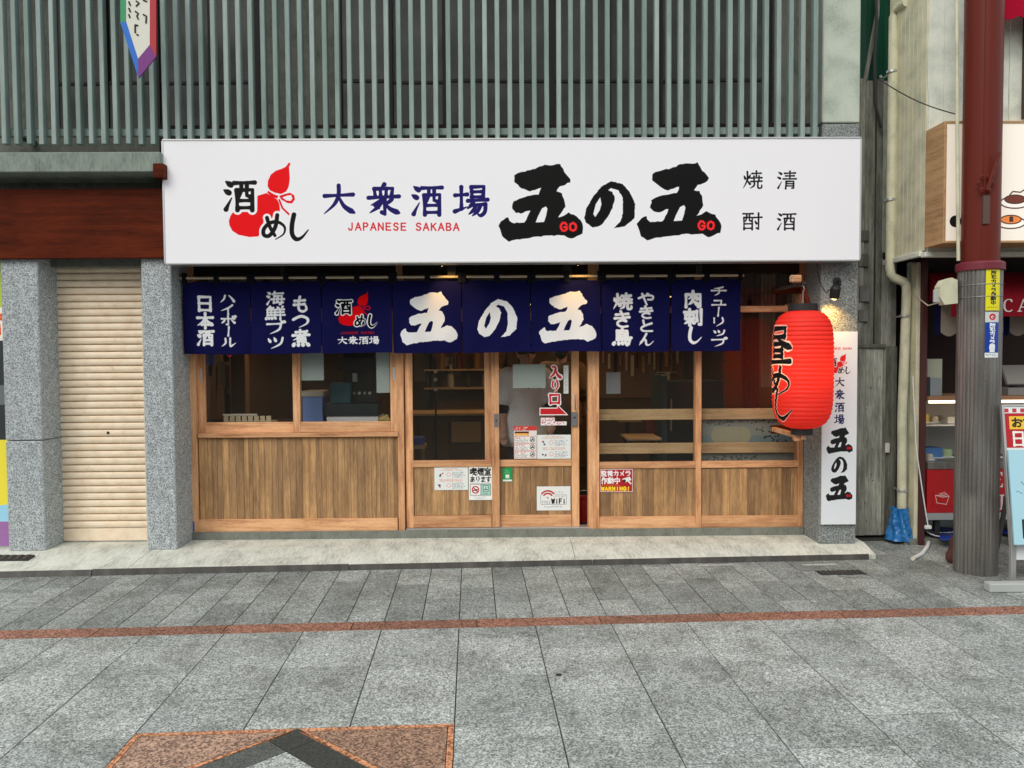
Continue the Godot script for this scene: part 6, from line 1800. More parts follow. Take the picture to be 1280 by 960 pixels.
# ---------------------------------------------------------------- cafe next door
func build_cafe() -> void:
	var zf := 5.75
	var xl := X(1157, zf, 250)
	var c := thing("cafe_building", "pale board-clad upper storey of the shop on the right over a dark front", "building", Vector3(xl + 1, 0, -6.3))
	var yb := Y(313, zf, 1157)
	var top := Y(-170, zf)
	for k in 9:
		var z0 := zf + .012 + k * .062
		slab(c, "side_board", M.siding_warm, xl, xl + .016 + .003 * (k % 2), yb, top, z0, .0605, .002)
	var x := xl + .018
	var k := 0
	while x < xl + 2.6:
		var w := .095 if k % 3 else .108
		slab(c, "front_board", M.siding, x + .001, x + w - .001, yb - .01, top, zf + .003 * (k % 2), .02, .003)
		x += w; k += 1
	slab(c, "base_trim", M.siding, xl - .01, xl + 2.6, yb - .05, yb - .012, zf - .02, .06)
	box(c, "side_trim", M.siding, Vector3(xl - .005, yb - .02, -zf - .32), Vector3(.03, .04, .56), .004)
	box(c, "soffit", mat(lin(.03, .02, .02), .9), Vector3(xl + 1.3, yb + .05, -6.66), Vector3(2.56, .05, 1.7))
	slab(c, "post", M.siding_warm, X(1145, 6.15), X(1151.5, 6.15), .0, yb - .04, 6.15, .09)
	slab(c, "post", M.siding, X(1136, 6.3), X(1144, 6.3), .0, Y(330, 6.3), 6.3, .05)
	slab(c, "conduit", M.siding, X(1140, 6.24), X(1144.5, 6.24), .05, Y(452, 6.24), 6.25, .03)
	slab(c, "door_jamb", mat(lin(.06, .012, .010), .6), X(1152, 6.12), X(1159, 6.12), .0, yb - .02, 6.12, .12)
	slab(c, "back_wall", mat(lin(.05, .022, .016), .8), X(1140, 7.3), X(1480, 7.3), .0, yb + .02, 7.4, .08)
	slab(c, "side_wall", mat(lin(.05, .022, .016), .8), X(1152, 6.3), X(1158, 6.3), .0, yb, 6.36, 1.05)
	slab(c, "floor", M.concrete_grey, X(1125, 6.25), X(1500, 6.25), -.01, .05, 6.14, 1.3)
	var win := slab(c, "upper_window", mat(lin(.012, .01, .01), .3), X(1274.5, zf - .01), X(1330, zf - .01), Y(150, zf), Y(22, zf), zf - .02, .019)
	slab(c, "upper_window_frame", mat(lin(.05, .03, .025), .5), X(1273, zf - .02), X(1276, zf - .02), Y(151, zf), Y(21, zf), zf - .035, .034)
	# red awning over the upper window
	var ua := thing("upper_awning", "red scalloped awning over the upper window at the top right corner", "awning", Vector3(X(1290, 5.6), Y(15, 5.6), -5.6))
	for i in 5:
		var pts := []
		var w := .16
		for j in 9: pts.append(Vector2(w * j / 8.0 - .001, -.028 * sin(PI * j / 8.0)))
		pts.append(Vector2(w - .001, .14)); pts.append(Vector2(0, .14))
		var mb := MB.new()
		mb.prism(pts, 0, .006)
		put(ua, "scallop", mb.mesh(), cloth(lin(.40, .006, .03)), Vector3(X(1240, 5.55) + i * w, Y(20, 5.55), -5.56))
	box(ua, "canopy", cloth(lin(.40, .006, .03)), Vector3(X(1240, 5.55) + .4, Y(20, 5.55) + .18, -5.66), Vector3(.8, .01, .22), .002, Basis(Vector3.RIGHT, .5))
	box(ua, "arm", M.dark_metal, Vector3(X(1240, 5.55) + .6, Y(20, 5.55) + .15, -5.66), Vector3(.02, .02, .19))
	# light box with pictures of dishes
	var zb := 5.5
	var sb := thing("cafe_sign_box", "white light box with drawn dishes in a pale wooden case above the cafe", "sign", Vector3(X(1200, zb), yb, -zb))
	var bx0 := X(1180, zb, 230)
	var by0 := Y(304, zb, 1190)
	var by1 := Y(151, zb, 1190)
	var bw := 1.7
	var pine := surf(M.pine_h.albedo_texture, .9, .7, Color(1, .93, .90))
	var cv := Canvas.new(1024, 512, Color(.95, .93, .90))
	cv.frame(1183, 152, 1024.0 / 300.0)
	cv.disc(Vector2(1196, 277), 7.5, Color(.05, .05, .05))
	var brown := Color(.25, .12, .07)
	for s in [[1273.0, 250.0, Color(.42, .17, .10)], [1268.0, 276.0, Color(.90, .52, .24)], [1330.0, 262.0, Color(.85, .6, .3)]]:
		var e := []
		var g := []
		for a in 28:
			e.append(Vector2(s[0] + 19 * cos(TAU * a / 28), s[1] + 3 + 7.5 * sin(TAU * a / 28)))
			g.append(Vector2(s[0] + 13.5 * cos(TAU * a / 28), s[1] - 1 + 5.5 * sin(TAU * a / 28)))
		cv.poly([e], Color(.97, .96, .95)); cv.line(e + [e[0]], .8, brown); cv.poly([g], s[2]); cv.line(g + [g[0]], .7, brown)
	cv.rect(1266, 271, 1271, 278, brown)
	cv.line([Vector2(1266, 243), Vector2(1270, 239), Vector2(1280, 240), Vector2(1286, 236)], .8, brown)
	cv.line([Vector2(1243, 250), Vector2(1248, 256), Vector2(1252, 258)], .7, brown)
	var fm := print_mat(cv.image(), .5)
	fm.emission_enabled = true
	fm.emission = Color(1, .95, .86); fm.emission_operator = BaseMaterial3D.EMISSION_OP_MULTIPLY
	fm.emission_texture = fm.albedo_texture; fm.emission_energy_multiplier = .22
	var fw := .018
	put(sb, "face", plate_mesh(bw - fw * 2, by1 - by0 - fw * 2, .01), [fm, M.paper], Vector3(bx0 + bw / 2, (by0 + by1) / 2, -zb - .012))
	slab(sb, "case_side", pine, bx0, bx0 + fw, by0, by1, zb, zf - zb - .003)
	slab(sb, "case_side", pine, bx0 + bw - fw, bx0 + bw, by0, by1, zb, zf - zb - .003)
	slab(sb, "case_top", pine, bx0 + fw, bx0 + bw - fw, by1 - fw, by1, zb, zf - zb - .003)
	slab(sb, "case_bottom", pine, bx0 + fw, bx0 + bw - fw, by0, by0 + fw, zb, zf - zb - .003)
	slab(sb, "case_back", pine, bx0 + fw, bx0 + bw - fw, by0 + fw, by1 - fw, zf - .02, .015)
	# awning with white letters
	var aw := thing("cafe_awning", "dark red awning with white capitals over the cafe counter", "awning", Vector3(X(1250, 6.0), Y(371, 5.85), -6.0))
	var ax0 := X(1158, 6.2, 341)
	var ax1 := ax0 + 1.9
	var ya := Y(341, 6.2, 1160)
	var yv := Y(372, 5.85, 1240)
	var rm := cloth(lin(.22, .008, .016))
	var mb := MB.new()
	mb.quad(Vector3(ax0, yv, -5.85), Vector3(ax1, yv, -5.85), Vector3(ax1, ya, -6.2), Vector3(ax0, ya, -6.2), Vector3(0, 1, .5))
	put(aw, "canopy", mb.mesh(), rm)
	var sd := MB.new()
	sd.tri(Vector3(ax0, yv, -5.85), Vector3(ax0, ya, -6.2), Vector3(ax0, yv, -6.2), Vector3.LEFT)
	put(aw, "side", sd.mesh(), rm)
	slab(aw, "valance", rm, ax0, ax1, yv - .145, yv + .001, 5.846, .004, .001)
	var fo := SystemFont.new()
	fo.font_names = PackedStringArray(["Droid Serif"])
	for s in [["C", 1253.0], ["A", 1273.0], ["F", 1292.0], ["E", 1310.0]]:
		var tm := TextMesh.new()
		tm.text = s[0]; tm.font = fo; tm.font_size = 64; tm.pixel_size = .0021; tm.depth = .002
		put(aw, "letter", tm, mat(lin(.62, .58, .55), .7), at(s[1] + 6.5, 382, 5.843))
	var xs := ax0 + .03
	for i in 13:
		var w := .135 if i % 2 else .05
		var pts := []
		for j in 9: pts.append(Vector2(w * j / 8.0, -.035 * sin(PI * j / 8.0)))
		pts.append(Vector2(w, .24)); pts.append(Vector2(0, .24))
		var sc := MB.new()
		sc.prism(pts, 0, .005)
		put(aw, "scallop", sc.mesh(), cloth([lin(.008, .010, .05), lin(.36, .31, .25)][i % 2]), Vector3(xs, Y(415, 6.12, 1180), -6.13))
		xs += w
	slab(aw, "scallop_rail", M.dark_metal, ax0, ax1, Y(375, 6.12), Y(373, 6.12), 6.12, .03)
	# cake counter
	var zc := 6.12
	var cx0 := X(1160, zc, 560)
	var cx1 := cx0 + 1.9
	var cc := thing("cake_counter", "glass cake counter with red front panel and white lettering behind the column", "counter", Vector3(cx0 + .6, .05, -zc - .3))
	var y0 := Y(641, zc, 1200)
	var y1 := Y(586.5, zc, 1200)
	var y2 := Y(577.5, zc, 1200)
	var y3 := Y(500, zc, 1200)
	slab(cc, "front_panel", mat(lin(.42, .006, .010), .4), cx0, cx1, y0, y1, zc, .03)
	slab(cc, "base", M.alu, cx0, cx1, Y(650, zc, 1200), y0, zc + .002, .5)
	for i in 4: slab(cc, "leg", M.dark_metal, cx0 + .1 + i * .5, cx0 + .14 + i * .5, .05, Y(650, zc, 1200), zc + .06, .04)
	slab(cc, "rail", M.zinc, cx0, cx1, y1 + .0005, y2, zc - .006, .5)
	slab(cc, "body", M.alu, cx0 + .01, cx1 - .01, y0 + .001, y1 - .001, zc + .031, .46)
	slab(cc, "glass_front", M.glass, cx0, cx1, y2 + .0005, y3, zc + .004, .005, .0005)
	slab(cc, "shelf", M.alu, cx0 + .005, cx1, Y(538, zc), Y(536, zc), zc + .06, .36)
	slab(cc, "back", mat(lin(.50, .48, .44), .6), cx0, cx1, y2 + .0005, y3, zc + .46, .02)
	slab(cc, "top", mat(lin(.30, .15, .07), .6), cx0 - .01, cx1, y3 + .0005, y3 + .03, zc - .02, .5)
	var tm := mat(Color(1, .96, .88), .5)
	tm.emission_enabled = true; tm.emission = Color(1, .92, .78); tm.emission_energy_multiplier = 2.5
	slab(cc, "lamp_tube", tm, cx0 + .03, cx1 - .03, y3 - .028, y3 - .006, zc + .04, .022)
	var al := AreaLight3D.new()
	al.name = "light"
	al.area_size = Vector2(1.6, .03); al.light_energy = .06; al.light_color = Color(1, .92, .78); al.shadow_enabled = true; al.area_range = 4.0
	cc.add_child(al)
	al.global_transform = Transform3D(Basis(Vector3.RIGHT, -PI / 2), Vector3((cx0 + cx1) / 2, y3 - .032, -zc - .051))
	for s in [["E", 1247.0, 600.0, 80], ["I", 1252.0, 628.0, 80], ["I", 1266.0, 628.0, 80], ["L", 1281.0, 628.0, 80]]:
		var t := TextMesh.new()
		t.text = s[0]; t.font = fo; t.font_size = s[3]; t.pixel_size = .0021; t.depth = .002
		put(cc, "letter", t, mat(lin(.66, .63, .6), .6), at(s[1], s[2], zc - .002))
	var ck := Canvas.new(96, 80, Color(.71, .07, .09))
	for seg in [[10, 24, 18, 62, 70, 70, 84, 30, 10, 24], [10, 24, 50, 34, 84, 30], [30, 18, 60, 10, 84, 30], [38, 22, 52, 18], [54, 24, 68, 18]]:
		var pts := []
		for i in range(0, seg.size(), 2): pts.append(Vector2(seg[i], seg[i + 1]))
		ck.line(pts, 1.6, Color(.85, .8, .78))
	plate(cc, "cake_drawing", print_mat(ck.image(), .4), 1167, 613, 1189, 633, zc - .0025, .002, mat(lin(.42, .006, .010), .4))
	# cakes and tubs in the case
	var top_s := Y(536, zc) + .001
	var low_s := y2 + .001
	var rr := RandomNumberGenerator.new()
	rr.seed = 12
	var kinds := [["yellow sponge cake", "on the upper shelf nearest the door jamb", lin(.62, .42, .08), 0.02, top_s, .15, .075], ["pale cream cake", "on the upper shelf beside the yellow cake", lin(.62, .55, .40), .19, top_s, .06, .05], ["white tray of buns", "on the upper shelf behind the grey column", lin(.62, .60, .52), .28, top_s, .2, .05], ["blue cake box", "on the lower shelf nearest the door jamb", lin(.06, .20, .48), .01, low_s, .24, .085], ["round cream bun", "in front of the blue cake box", lin(.55, .50, .42), .05, low_s, .06, .05], ["pale green cake", "on the lower shelf behind the column", lin(.42, .55, .30), .27, low_s, .1, .07], ["white cake", "on the lower shelf right of the column", lin(.70, .66, .58), .60, low_s, .16, .07], ["orange sponge cake", "on the upper shelf right of the column", lin(.6, .3, .1), .60, top_s, .18, .06]]
	for i in kinds.size():
		var q: Array = kinds[i]
		var kd := thing("cake", "%s %s" % [q[0], q[1]], "cake", Vector3(cx0 + q[3] + q[5] / 2, q[4], -zc - (.30 if i != 4 else .12)), "goods in the cake counter")
		var m := MB.new()
		m.lathe([Vector2(0, q[6]), Vector2(q[5] * .38, q[6]), Vector2(q[5] * .45, q[6] * .85), Vector2(q[5] * .47, q[6] * .3), Vector2(q[5] * .45, .008)], 20) if q[0] != "blue cake box" and q[0] != "white tray of buns" else m.box(Vector3(0, q[6] / 2 + .004, 0), Vector3(q[5] * .95, q[6] - .008, .16))
		put(kd, "cake_body", m.mesh(), mat(q[2], .7), kd.position)
		box(kd, "board", M.paper, kd.position + Vector3(0, .004, 0), Vector3(q[5], .007, minf(q[5], .18)), .001)
	# things on the counter top
	var yt := y3 + .031
	var kit := thing("napkin_holder", "clear napkin holder with papers on the cake counter", "holder", Vector3(X(1170, zc), yt, -zc - .1))
	slab(kit, "sheet", mat(lin(.42, .42, .32), .6), X(1161, zc + .1), X(1180, zc + .1), yt, Y(452, zc + .1), zc + .12, .01)
	slab(kit, "block", mat(lin(.22, .24, .26), .4), X(1167, zc), X(1181, zc), yt, Y(476, zc), zc + .04, .06)
	slab(kit, "dial", M.black, X(1161, zc), X(1167, zc), yt, Y(475, zc), zc + .04, .04)
	var reg := thing("till", "grey till on the cake counter right of the column", "till", Vector3(X(1270, zc), yt, -zc - .2))
	slab(reg, "base", mat(lin(.20, .19, .18), .5), X(1256, zc + .1), X(1300, zc + .1), yt, yt + .06, zc + .05, .3)
	box(reg, "screen", mat(lin(.26, .24, .22), .4), Vector3(X(1280, zc + .1), yt + .16, -zc - .2), Vector3(.2, .18, .03), .005, Basis(Vector3.RIGHT, -.5))
	box(reg, "stem", M.dark_metal, Vector3(X(1280, zc + .1), yt + .09, -zc - .23), Vector3(.05, .08, .04))
	tag(slab(self, "amber_banner", mat(lin(.32, .17, .05), .8), X(1163, 6.9), X(1175, 6.9), Y(460, 6.9), Y(418, 6.9), 7.37, .02), "amber cloth strip on the dark wall behind the cafe counter", "cloth")
	tag(slab(self, "menu_card", mat(lin(.5, .47, .38), .7), X(1189, 6.9), X(1196, 6.9), Y(480, 6.9), Y(452, 6.9), 7.37, .02), "pale menu card on the dark cafe wall left of the column", "card")

func build_column() -> void:
	var base := ground(1222, 721.5)
	var dep := -base.z + .142
	var cx := X(1221.5, dep, 560)
	var c := thing("arcade_column", "round street column with fluted grey metal sleeve below and red-brown shaft above", "column", Vector3(cx, 0, -dep))
	var ring_y := Y(331, dep - .14, 1222)
	var R := .1395
	var mb := MB.new()
	var n := 30
	var ringpts := []
	for i in n * 6:
		var a := TAU * i / (n * 6)
		ringpts.append([Vector3(sin(a), 0, cos(a)), R - .0045 * pow(absf(sin(a * n / 2.0)), 8.0)])
	for i in ringpts.size():
		var p: Array = ringpts[i]
		var q: Array = ringpts[(i + 1) % ringpts.size()]
		var a0: Vector3 = p[0] * p[1]
		var b0: Vector3 = q[0] * q[1]
		mb.quad(a0, b0, b0 + Vector3(0, ring_y - .012, 0), a0 + Vector3(0, ring_y - .012, 0), p[0])
	put(c, "fluted_sleeve", mb.mesh(), M.zinc, c.position)
	var rg := MB.new()
	rg.lathe([Vector2(.10, -.03), Vector2(.151, -.03), Vector2(.153, -.026), Vector2(.153, .018), Vector2(.150, .024), Vector2(.135, .032), Vector2(.11, .034)], 48)
	put(c, "collar", rg.mesh(), M.maroon_ring, c.position + Vector3(0, ring_y, 0))
	var sh := MB.new()
	sh.lathe([Vector2(.1205, 0), Vector2(.1205, 3.2)], 48)
	put(c, "shaft", sh.mesh(), M.maroon, c.position + Vector3(0, ring_y + .02, 0))
	var zz := dep - .125
	box(c, "seam_rib", M.maroon, Vector3(cx - .055, ring_y + 1.6, -dep + .1075), Vector3(.010, 3.1, .006), .002)
	# plate, flower hook and arm on the shaft
	blk(c, "name_plate", mat(lin(.10, .05, .04), .5), 1229.5, 244, 1238, 280, zz, .03, .003)
	for i in 6:
		var a := TAU * i / 6
		var pt := MB.new()
		pt.lathe([Vector2(.004, .006), Vector2(.016, .004), Vector2(.018, 0), Vector2(.016, -.004), Vector2(.004, -.006)], 14)
		put(c, "petal", pt.mesh(), M.maroon, at(1232 + 8.5 * cos(a), 229 + 9.5 * sin(a), zz - .012), Basis(Vector3.RIGHT, PI / 2))
	var arm := MB.new()
	arm.tube([at(1234, 238, zz - .02), at(1249, 191, zz - .04)], .013, 8)
	put(c, "arm", arm.mesh(), M.maroon)
	# conduit up the left of the shaft
	var cd := MB.new()
	cd.tube([at(1198, 326, dep), at(1196.5, 150, dep), at(1195.5, -80, dep)], .012, 10)
	put(c, "conduit", cd.mesh(), M.pipe)
	# tie wires
	for yy in [354.5, 370.0]:
		var w := MB.new()
		var pts := []
		for i in 33: pts.append(Vector3(cx + sin(TAU * i / 32) * (R + .003), Y(yy, dep - .14, 1222) + .004 * sin(TAU * i / 32), -dep + cos(TAU * i / 32) * (R + .003)))
		w.tube(pts, .0025, 5)
		put(c, "tie_wire", w.mesh(), M.steel)
	# stickers wrapped on the sleeve
	var sticker := func(called: String, label: String, cv: Canvas, x0: float, x1: float, y0: float, y1: float) -> void:
		var m := MB.new()
		var d0 := dep - R
		var a0 := asin(clampf((X(x0, d0 + .03) - cx) / (R + .001), -1, 1))
		var a1 := asin(clampf((X(x1, d0 + .03) - cx) / (R + .001), -1, 1))
		var ya := Y(y0, d0, 1236)
		var yb := Y(y1, d0, 1236)
		for i in 8:
			var q := []
			var ns := []
			var us := []
			for e in [[i, 0], [i + 1, 0], [i + 1, 1], [i, 1]]:
				var a := lerpf(a0, a1, e[0] / 8.0)
				var dd := Vector3(sin(a), 0, cos(a))
				q.append(Vector3(cx, 0, -dep) + dd * (R + .0012) + Vector3(0, [ya, yb][e[1]], 0))
				ns.append(dd); us.append(Vector2(e[0] / 8.0, e[1]))
			m.squad(q, ns, us)
		tag(put(self, called, m.mesh(), print_mat(cv.image(), .4)), label, "sticker")
	var cv := Canvas.new(96, 330, Color(.90, .86, .08))
	column(cv, "防犯カメラ作動中", 48, 14, 286, 34, .095, Color(.05, .05, .04))
	var r := RandomNumberGenerator.new()
	r.seed = 3
	fine_print(cv, 10, 88, 300, 11, Color(.2, .2, .1), r)
	sticker.call("yellow_sticker", "yellow sticker with black upright characters high on the grey column", cv, 1228, 1246, 336, 388)
	cv = Canvas.new(96, 320, Color(.80, .82, .82))
	cv.ring(Vector2(48, 34), 18, 5, Color(.78, .1, .14)); cv.line([Vector2(30, 28), Vector2(48, 18), Vector2(66, 30)], 5, Color(.78, .1, .14)); cv.disc(Vector2(52, 38), 6, Color(.78, .1, .14))
	cv.rect(0, 72, 96, 286, Color(.03, .22, .60))
	column(cv, "防犯カメラ録画", 48, 78, 282, 38, .12, Color(.93, .94, .95))
	cv.rect(0, 286, 96, 320, Color(.90, .92, .93)); fine_print(cv, 6, 90, 296, 12, Color(.2, .25, .3), r)
	sticker.call("blue_white_sticker", "blue and white sticker below the yellow one on the grey column", cv, 1228, 1245, 390, 447)
	# switch box strapped to its left side
	var bx := thing("junction_box", "pale hexagonal junction box strapped to the left side of the column", "box", at(1186, 365, dep))
	var pr := MB.new()
	var pts := []
	for p in [[1180, 350], [1190, 347], [1197, 350], [1197.5, 379], [1181, 381], [1175, 371], [1175, 358]]:
		var w := at(p[0], p[1], dep - .02)
		pts.append(Vector2(w.x, w.y))
	pr.prism(pts, -dep - .05, -dep + .02)
	put(bx, "case", pr.mesh(), M.pipe)
	blk(bx, "bracket", M.grey_plastic, 1168, 362, 1176, 378, dep + .0, .02)
	var cb := MB.new()
	cb.tube([at(1175, 378, dep), at(1160, 382, dep + .2), at(1147, 372, 6.12), at(1143, 362, 6.12)], .004, 6)
	put(bx, "cable", cb.mesh(), M.pipe)

func build_small() -> void:
	# hanging street banner, top left
	var z := 5.45
	var b := thing("hanging_banner", "pointed white hanging banner with green, blue, purple and red border at upper left", "banner", at(172, 95, z))
	var P := func(x: float, y: float) -> Vector2:
		var w := at(x, y, z)
		return Vector2(w.x, w.y)
	var seg := func(called: String, pts: Array, m: Material, a := -z - .012, c := -z) -> void:
		var q := []
		for p in pts: q.append(P.call(p[0], p[1]))
		var mb := MB.new()
		mb.prism(q, a, c)
		put(b, called, mb.mesh(), m)
	seg.call("green_border", [[150, -60], [157.5, -60], [157.5, 26.5], [150.5, 28.5]], mat(lin(.02, .28, .11), .6))
	seg.call("blue_border", [[150.5, 28.6], [157.5, 26.6], [172.5, 73.5], [173, 97.5]], mat(lin(.004, .14, .58), .6))
	seg.call("purple_border", [[172.6, 73.5], [187.2, 56], [195, 70.5], [173.1, 97.5]], mat(lin(.17, .018, .20), .6))
	seg.call("red_border", [[187.2, -60], [195, -60], [195, 70.4], [187.2, 55.9]], mat(lin(.42, .012, .025), .6))
	seg.call("panel", [[157.6, -60], [187.1, -60], [187.1, 55.8], [172.5, 73.3], [157.6, 26.6]], mat(lin(.70, .70, .62), .7), -z - .011, -z - .001)
	var ink := mat(lin(.02, .02, .02), .8)
	for s in [[[180, -4], [185, -1]], [[179, 0], [183.5, 2]], [[179, 18], [183, 20], [182.5, 29]], [[170, 1], [174, 4], [170, 8]], [[169, 14], [173, 17], [171, 20], [173, 24]], [[169, 31], [169, 41]], [[169, 31], [172.5, 32]], [[171, 43], [173, 44]], [[161, 2], [163, 7]], [[161, 10], [163, 15]], [[161, 18], [162.5, 22]]]:
		var pts := []
		for p in s: pts.append(at(p[0], p[1], z - .0005))
		var t := MB.new()
		t.tube(pts, .0058, 6)
		put(b, "brush_mark", t.mesh(), ink)
	for px in [155.0, 190.0]: slab(b, "hanger", M.dark_metal, X(px, z), X(px + 2, z), Y(-52, z), Y(-46, z), z + .0125, 5.84 - z - .013)
	# drain covers, chewing-gum spot, marks
	var dc := thing("drain_cover", "dark slotted drain cover in the paving before the right pillar", "drain cover", ground(1051, 716))
	var o := ground(1051, 716)
	box(dc, "frame", M.dark_metal, o + Vector3(0, .001, 0), Vector3(.33, .006, .10), .001, ground_turn)
	for k in 9: box(dc, "bar", mat(lin(.05, .045, .04), .7), o + ground_turn * Vector3(-.14 + k * .035, .0055, 0), Vector3(.020, .004, .088), .001, ground_turn)
	var d2 := thing("drain_cover", "dark rusty drain cover before the leftmost pillar", "drain cover", at(12, 699, 5.70))
	var o2 := ground(14, 699, .060)
	box(d2, "frame", M.dark_metal, o2 + Vector3(0, .004, 0), Vector3(.30, .02, .09), .001, Basis(Vector3.RIGHT, .17))
	for k in 5: box(d2, "bar", mat(lin(.06, .045, .035), .8), o2 + Vector3(-.11 + k * .055, .016, 0), Vector3(.035, .006, .078), .001, Basis(Vector3.RIGHT, .17))
	var gum := MB.new()
	gum.lathe([Vector2(.016, 0), Vector2(.012, .003), Vector2(0, .004)], 14)
	tag(put(self, "flattened_gum", gum.mesh(), mat(lin(.015, .015, .015), .7), ground(698.5, 843.5, .0005)), "flattened black gum spot on the grey paving", "gum")
	for s in [[894.0, 706.5, .26, "thin white scrape on the paving edge left of the drain cover"], [1024.0, 706.0, .26, "wider white scrape on the paving edge just above the drain cover"]]:
		var mk := MB.new()
		var c := ground(s[0], s[1])
		var nrm := RandomNumberGenerator.new()
		nrm.seed = int(s[0])
		var pts := []
		for k in 13: pts.append(Vector2(-s[2] / 2 + s[2] * k / 12.0, .018 + nrm.randf_range(-.008, .008)))
		for k in 13: pts.append(Vector2(s[2] / 2 - s[2] * k / 12.0, -.014 + nrm.randf_range(-.008, .008)))
		mk.prism(pts, 0, .0015, 1)
		tag(put(self, "paint_scrape", mk.mesh(), mat(lin(.48, .48, .46), .9), c + Vector3(0, .0012, 0), ground_turn), s[3], "mark")
	# blue ground sheets, cables and a brown bag round the column
	var tarp := func(label: String, c: Vector3, w: float, d: float, sd: int) -> void:
		var t := thing("blue_ground_sheet", label, "tarp", c, "blue ground sheets")
		var nz := FastNoiseLite.new()
		nz.seed = sd; nz.frequency = 5.0
		var mb := MB.new()
		var hgt := func(i: int, j: int) -> Vector3:
			var x := w * (i / 16.0 - .5)
			var zz := d * (j / 12.0 - .5)
			return Vector3(x + .02 * nz.get_noise_2d(x, zz + 4), .02 + .03 * absf(nz.get_noise_2d(x, zz)) + .012 * nz.get_noise_2d(x * 3, zz * 3), zz + .02 * nz.get_noise_2d(x + 7, zz))
		for i in 16:
			for j in 12:
				var q := []
				var ns := []
				for e in [[i, j], [i + 1, j], [i + 1, j + 1], [i, j + 1]]:
					q.append(hgt.call(e[0], e[1]))
					var du: Vector3 = hgt.call(e[0] + 1, e[1]) - hgt.call(e[0] - 1, e[1])
					var dv: Vector3 = hgt.call(e[0], e[1] + 1) - hgt.call(e[0], e[1] - 1)
					ns.append(dv.cross(du).normalized())
				mb.squad(q, ns)
		put(t, "sheet", mb.mesh(), mat(lin(.015, .045, .30), .5), c)
		var hem := MB.new()
		var pts := []
		for i in 17: pts.append(hgt.call(i, 12))
		hem.tube(pts, .006, 6)
		put(t, "hem", hem.mesh(), mat(lin(.015, .045, .30), .5), c)
	tarp.call("blue ground sheet under the cake counter left of the column", ground(1186, 668, .045) + Vector3(.02, 0, .06), .46, .44, 5)
	tarp.call("blue ground sheet under the cake counter right of the column", ground(1285, 670, .045) + Vector3(.12, 0, .06), .66, .44, 6)
	var cb := thing("cable_coil", "loose black and white cables with a white plug left of the column", "cable", ground(1172, 660) + Vector3(0, .06, 0))
	for k in 3:
		var pts := []
		for i in 25:
			var a := TAU * i / 24.0
			var p := ground(1178, 668, .07) + Vector3(cos(a) * (.11 + .02 * k), .012 * k + .015 * sin(a * 2 + k), sin(a) * .07)
			pts.append(p)
		var m := MB.new()
		m.tube(pts, .005, 6)
		put(cb, "loop", m.mesh(), [M.cable, M.white_plastic, M.cable][k])
	box(cb, "plug", M.white_plastic, at(1160, 659, 6.06), Vector3(.05, .03, .03), .006)
	var up := MB.new()
	up.tube([at(1160, 657, 6.06), at(1157, 640, 6.07), at(1151, 600, 6.08), at(1145, 560, 6.1), at(1141, 470, 6.13)], .005, 6)
	put(cb, "lead", up.mesh(), M.white_plastic)
	var bag := thing("brown_bag", "brown cloth bundle on the ground against the left of the column", "bag", ground(1194, 705))
	put(bag, "bundle", figure([[Vector3(.03, .05, -.04), Vector3(.03, .16, -.05), .05, .04], [Vector3(.0, .04, -.03), Vector3(.06, .04, -.06), .045, .05]], .012, .05), mat(lin(.10, .035, .025), .9), bag.position)
	# standing notice board at the right edge
	var bz := 5.06
	var sb := thing("standing_board", "leaning white street board with red header at the right picture edge", "sign board", ground(1266, 740))
	var lean := Basis(Vector3.RIGHT, -.13)
	var x0 := X(1252, 5.22, 520)
	var yb := Y(700, 5.08, 1268)
	var yt := Y(508, 5.2, 1255)
	var cv := Canvas.new(384, 700, Color(.90, .92, .92))
	cv.rect(0, 30, 384, 190, Color(.72, .06, .10))
	for k in 12: cv.rect(k * 34, 8, k * 34 + 18, 26, Color(.75, .2, .22))
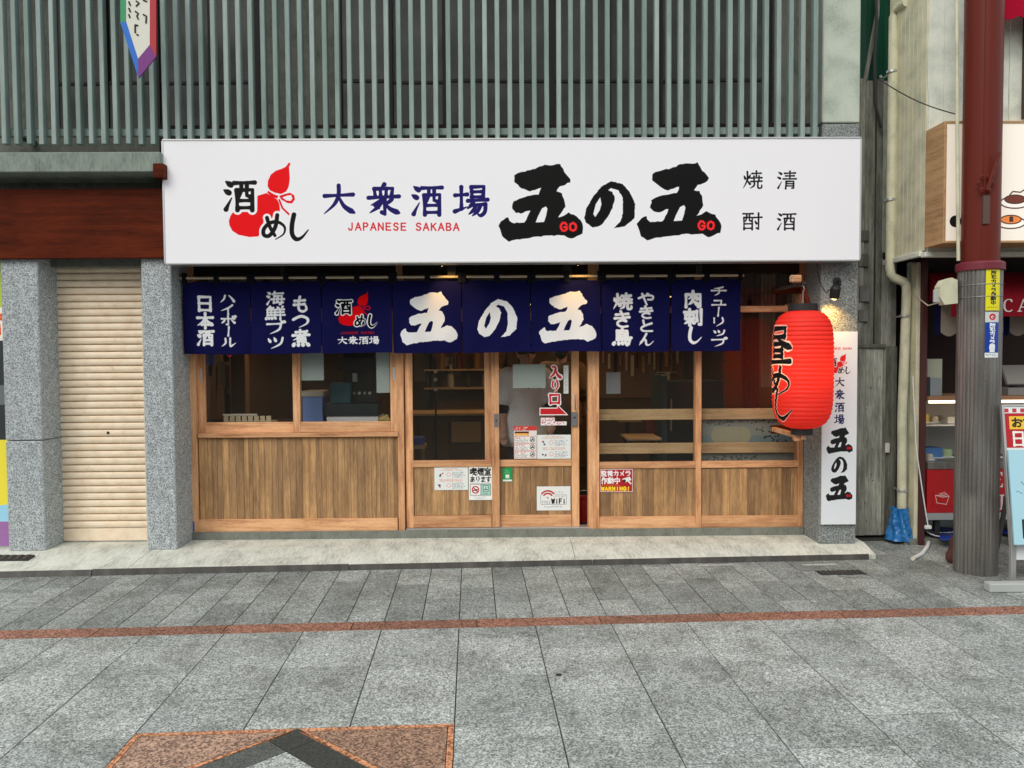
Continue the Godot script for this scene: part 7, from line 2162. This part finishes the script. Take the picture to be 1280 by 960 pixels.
	cv.rect(18, 44, 380, 104, Color(.95, .78, .20)); row(cv, "おすすめ", 24, 230, 50, 98, .08, Color(.15, .08, .04)); row(cv, "日替", 20, 150, 112, 184, .08, Color(.96, .95, .92))
	for k in 2:
		cv.disc(Vector2(62, 236 + k * 74), 30, Color(.22, .16, .15)); cv.line([Vector2(48, 240 + k * 74), Vector2(76, 240 + k * 74)], 4, Color(.9, .88, .85)); cv.disc(Vector2(62, 228 + k * 74), 8, Color(.9, .88, .85))
	var w := .62
	var ctr := Vector3(x0 + w / 2, (yb + yt) / 2, -5.14)
	put(sb, "board", plate_mesh(w, yt - yb, .02), [print_mat(cv.image(), .4), M.white_plastic], ctr, lean)
	box(sb, "frame_bar", M.alu, ctr + lean * Vector3(-w / 2 - .008, 0, 0), Vector3(.016, yt - yb + .03, .03), .003, lean)
	box(sb, "frame_bar", M.alu, ctr + lean * Vector3(w / 2 + .008, 0, 0), Vector3(.016, yt - yb + .03, .03), .003, lean)
	box(sb, "frame_bar", M.alu, ctr + lean * Vector3(0, (yt - yb) / 2 + .008, 0), Vector3(w, .016, .03), .003, lean)
	var ac := Canvas.new(256, 340, Color(.66, .84, .90))
	var r2 := RandomNumberGenerator.new()
	r2.seed = 8
	fine_print(ac, 40, 200, 110, 22, Color(.45, .6, .65), r2); fine_print(ac, 30, 160, 150, 16, Color(.4, .5, .55), r2)
	latin(ac, "b", 24, 84, 250, 320, 5, Color(.08, .10, .12))
	put(sb, "acrylic_panel", plate_mesh(.46, .62, .012), [print_mat(ac.image(), .15), mat(lin(.36, .62, .70), .2)], Vector3(X(1266, 5.0, 620) + .23, Y(622, 5.0, 1270), -5.02), lean)
	for dx in [.03, .5]:
		slab(sb, "leg", M.alu, X(1262.5, 5.06) + dx, X(1262.5, 5.06) + dx + .035, .02, Y(600, 5.06), 5.055, .03)
		box(sb, "strut", mat(lin(.10, .10, .10), .5), Vector3(X(1255, 5.3) + dx + .02, .38, -5.36), Vector3(.028, .74, .02), .002, Basis(Vector3.RIGHT, .25))
	var f0 := ground(1237, 741)
	box(sb, "foot", M.grey_plastic, Vector3(f0.x + .33, .030, f0.z - .03), Vector3(.66, .058, .07), .006)
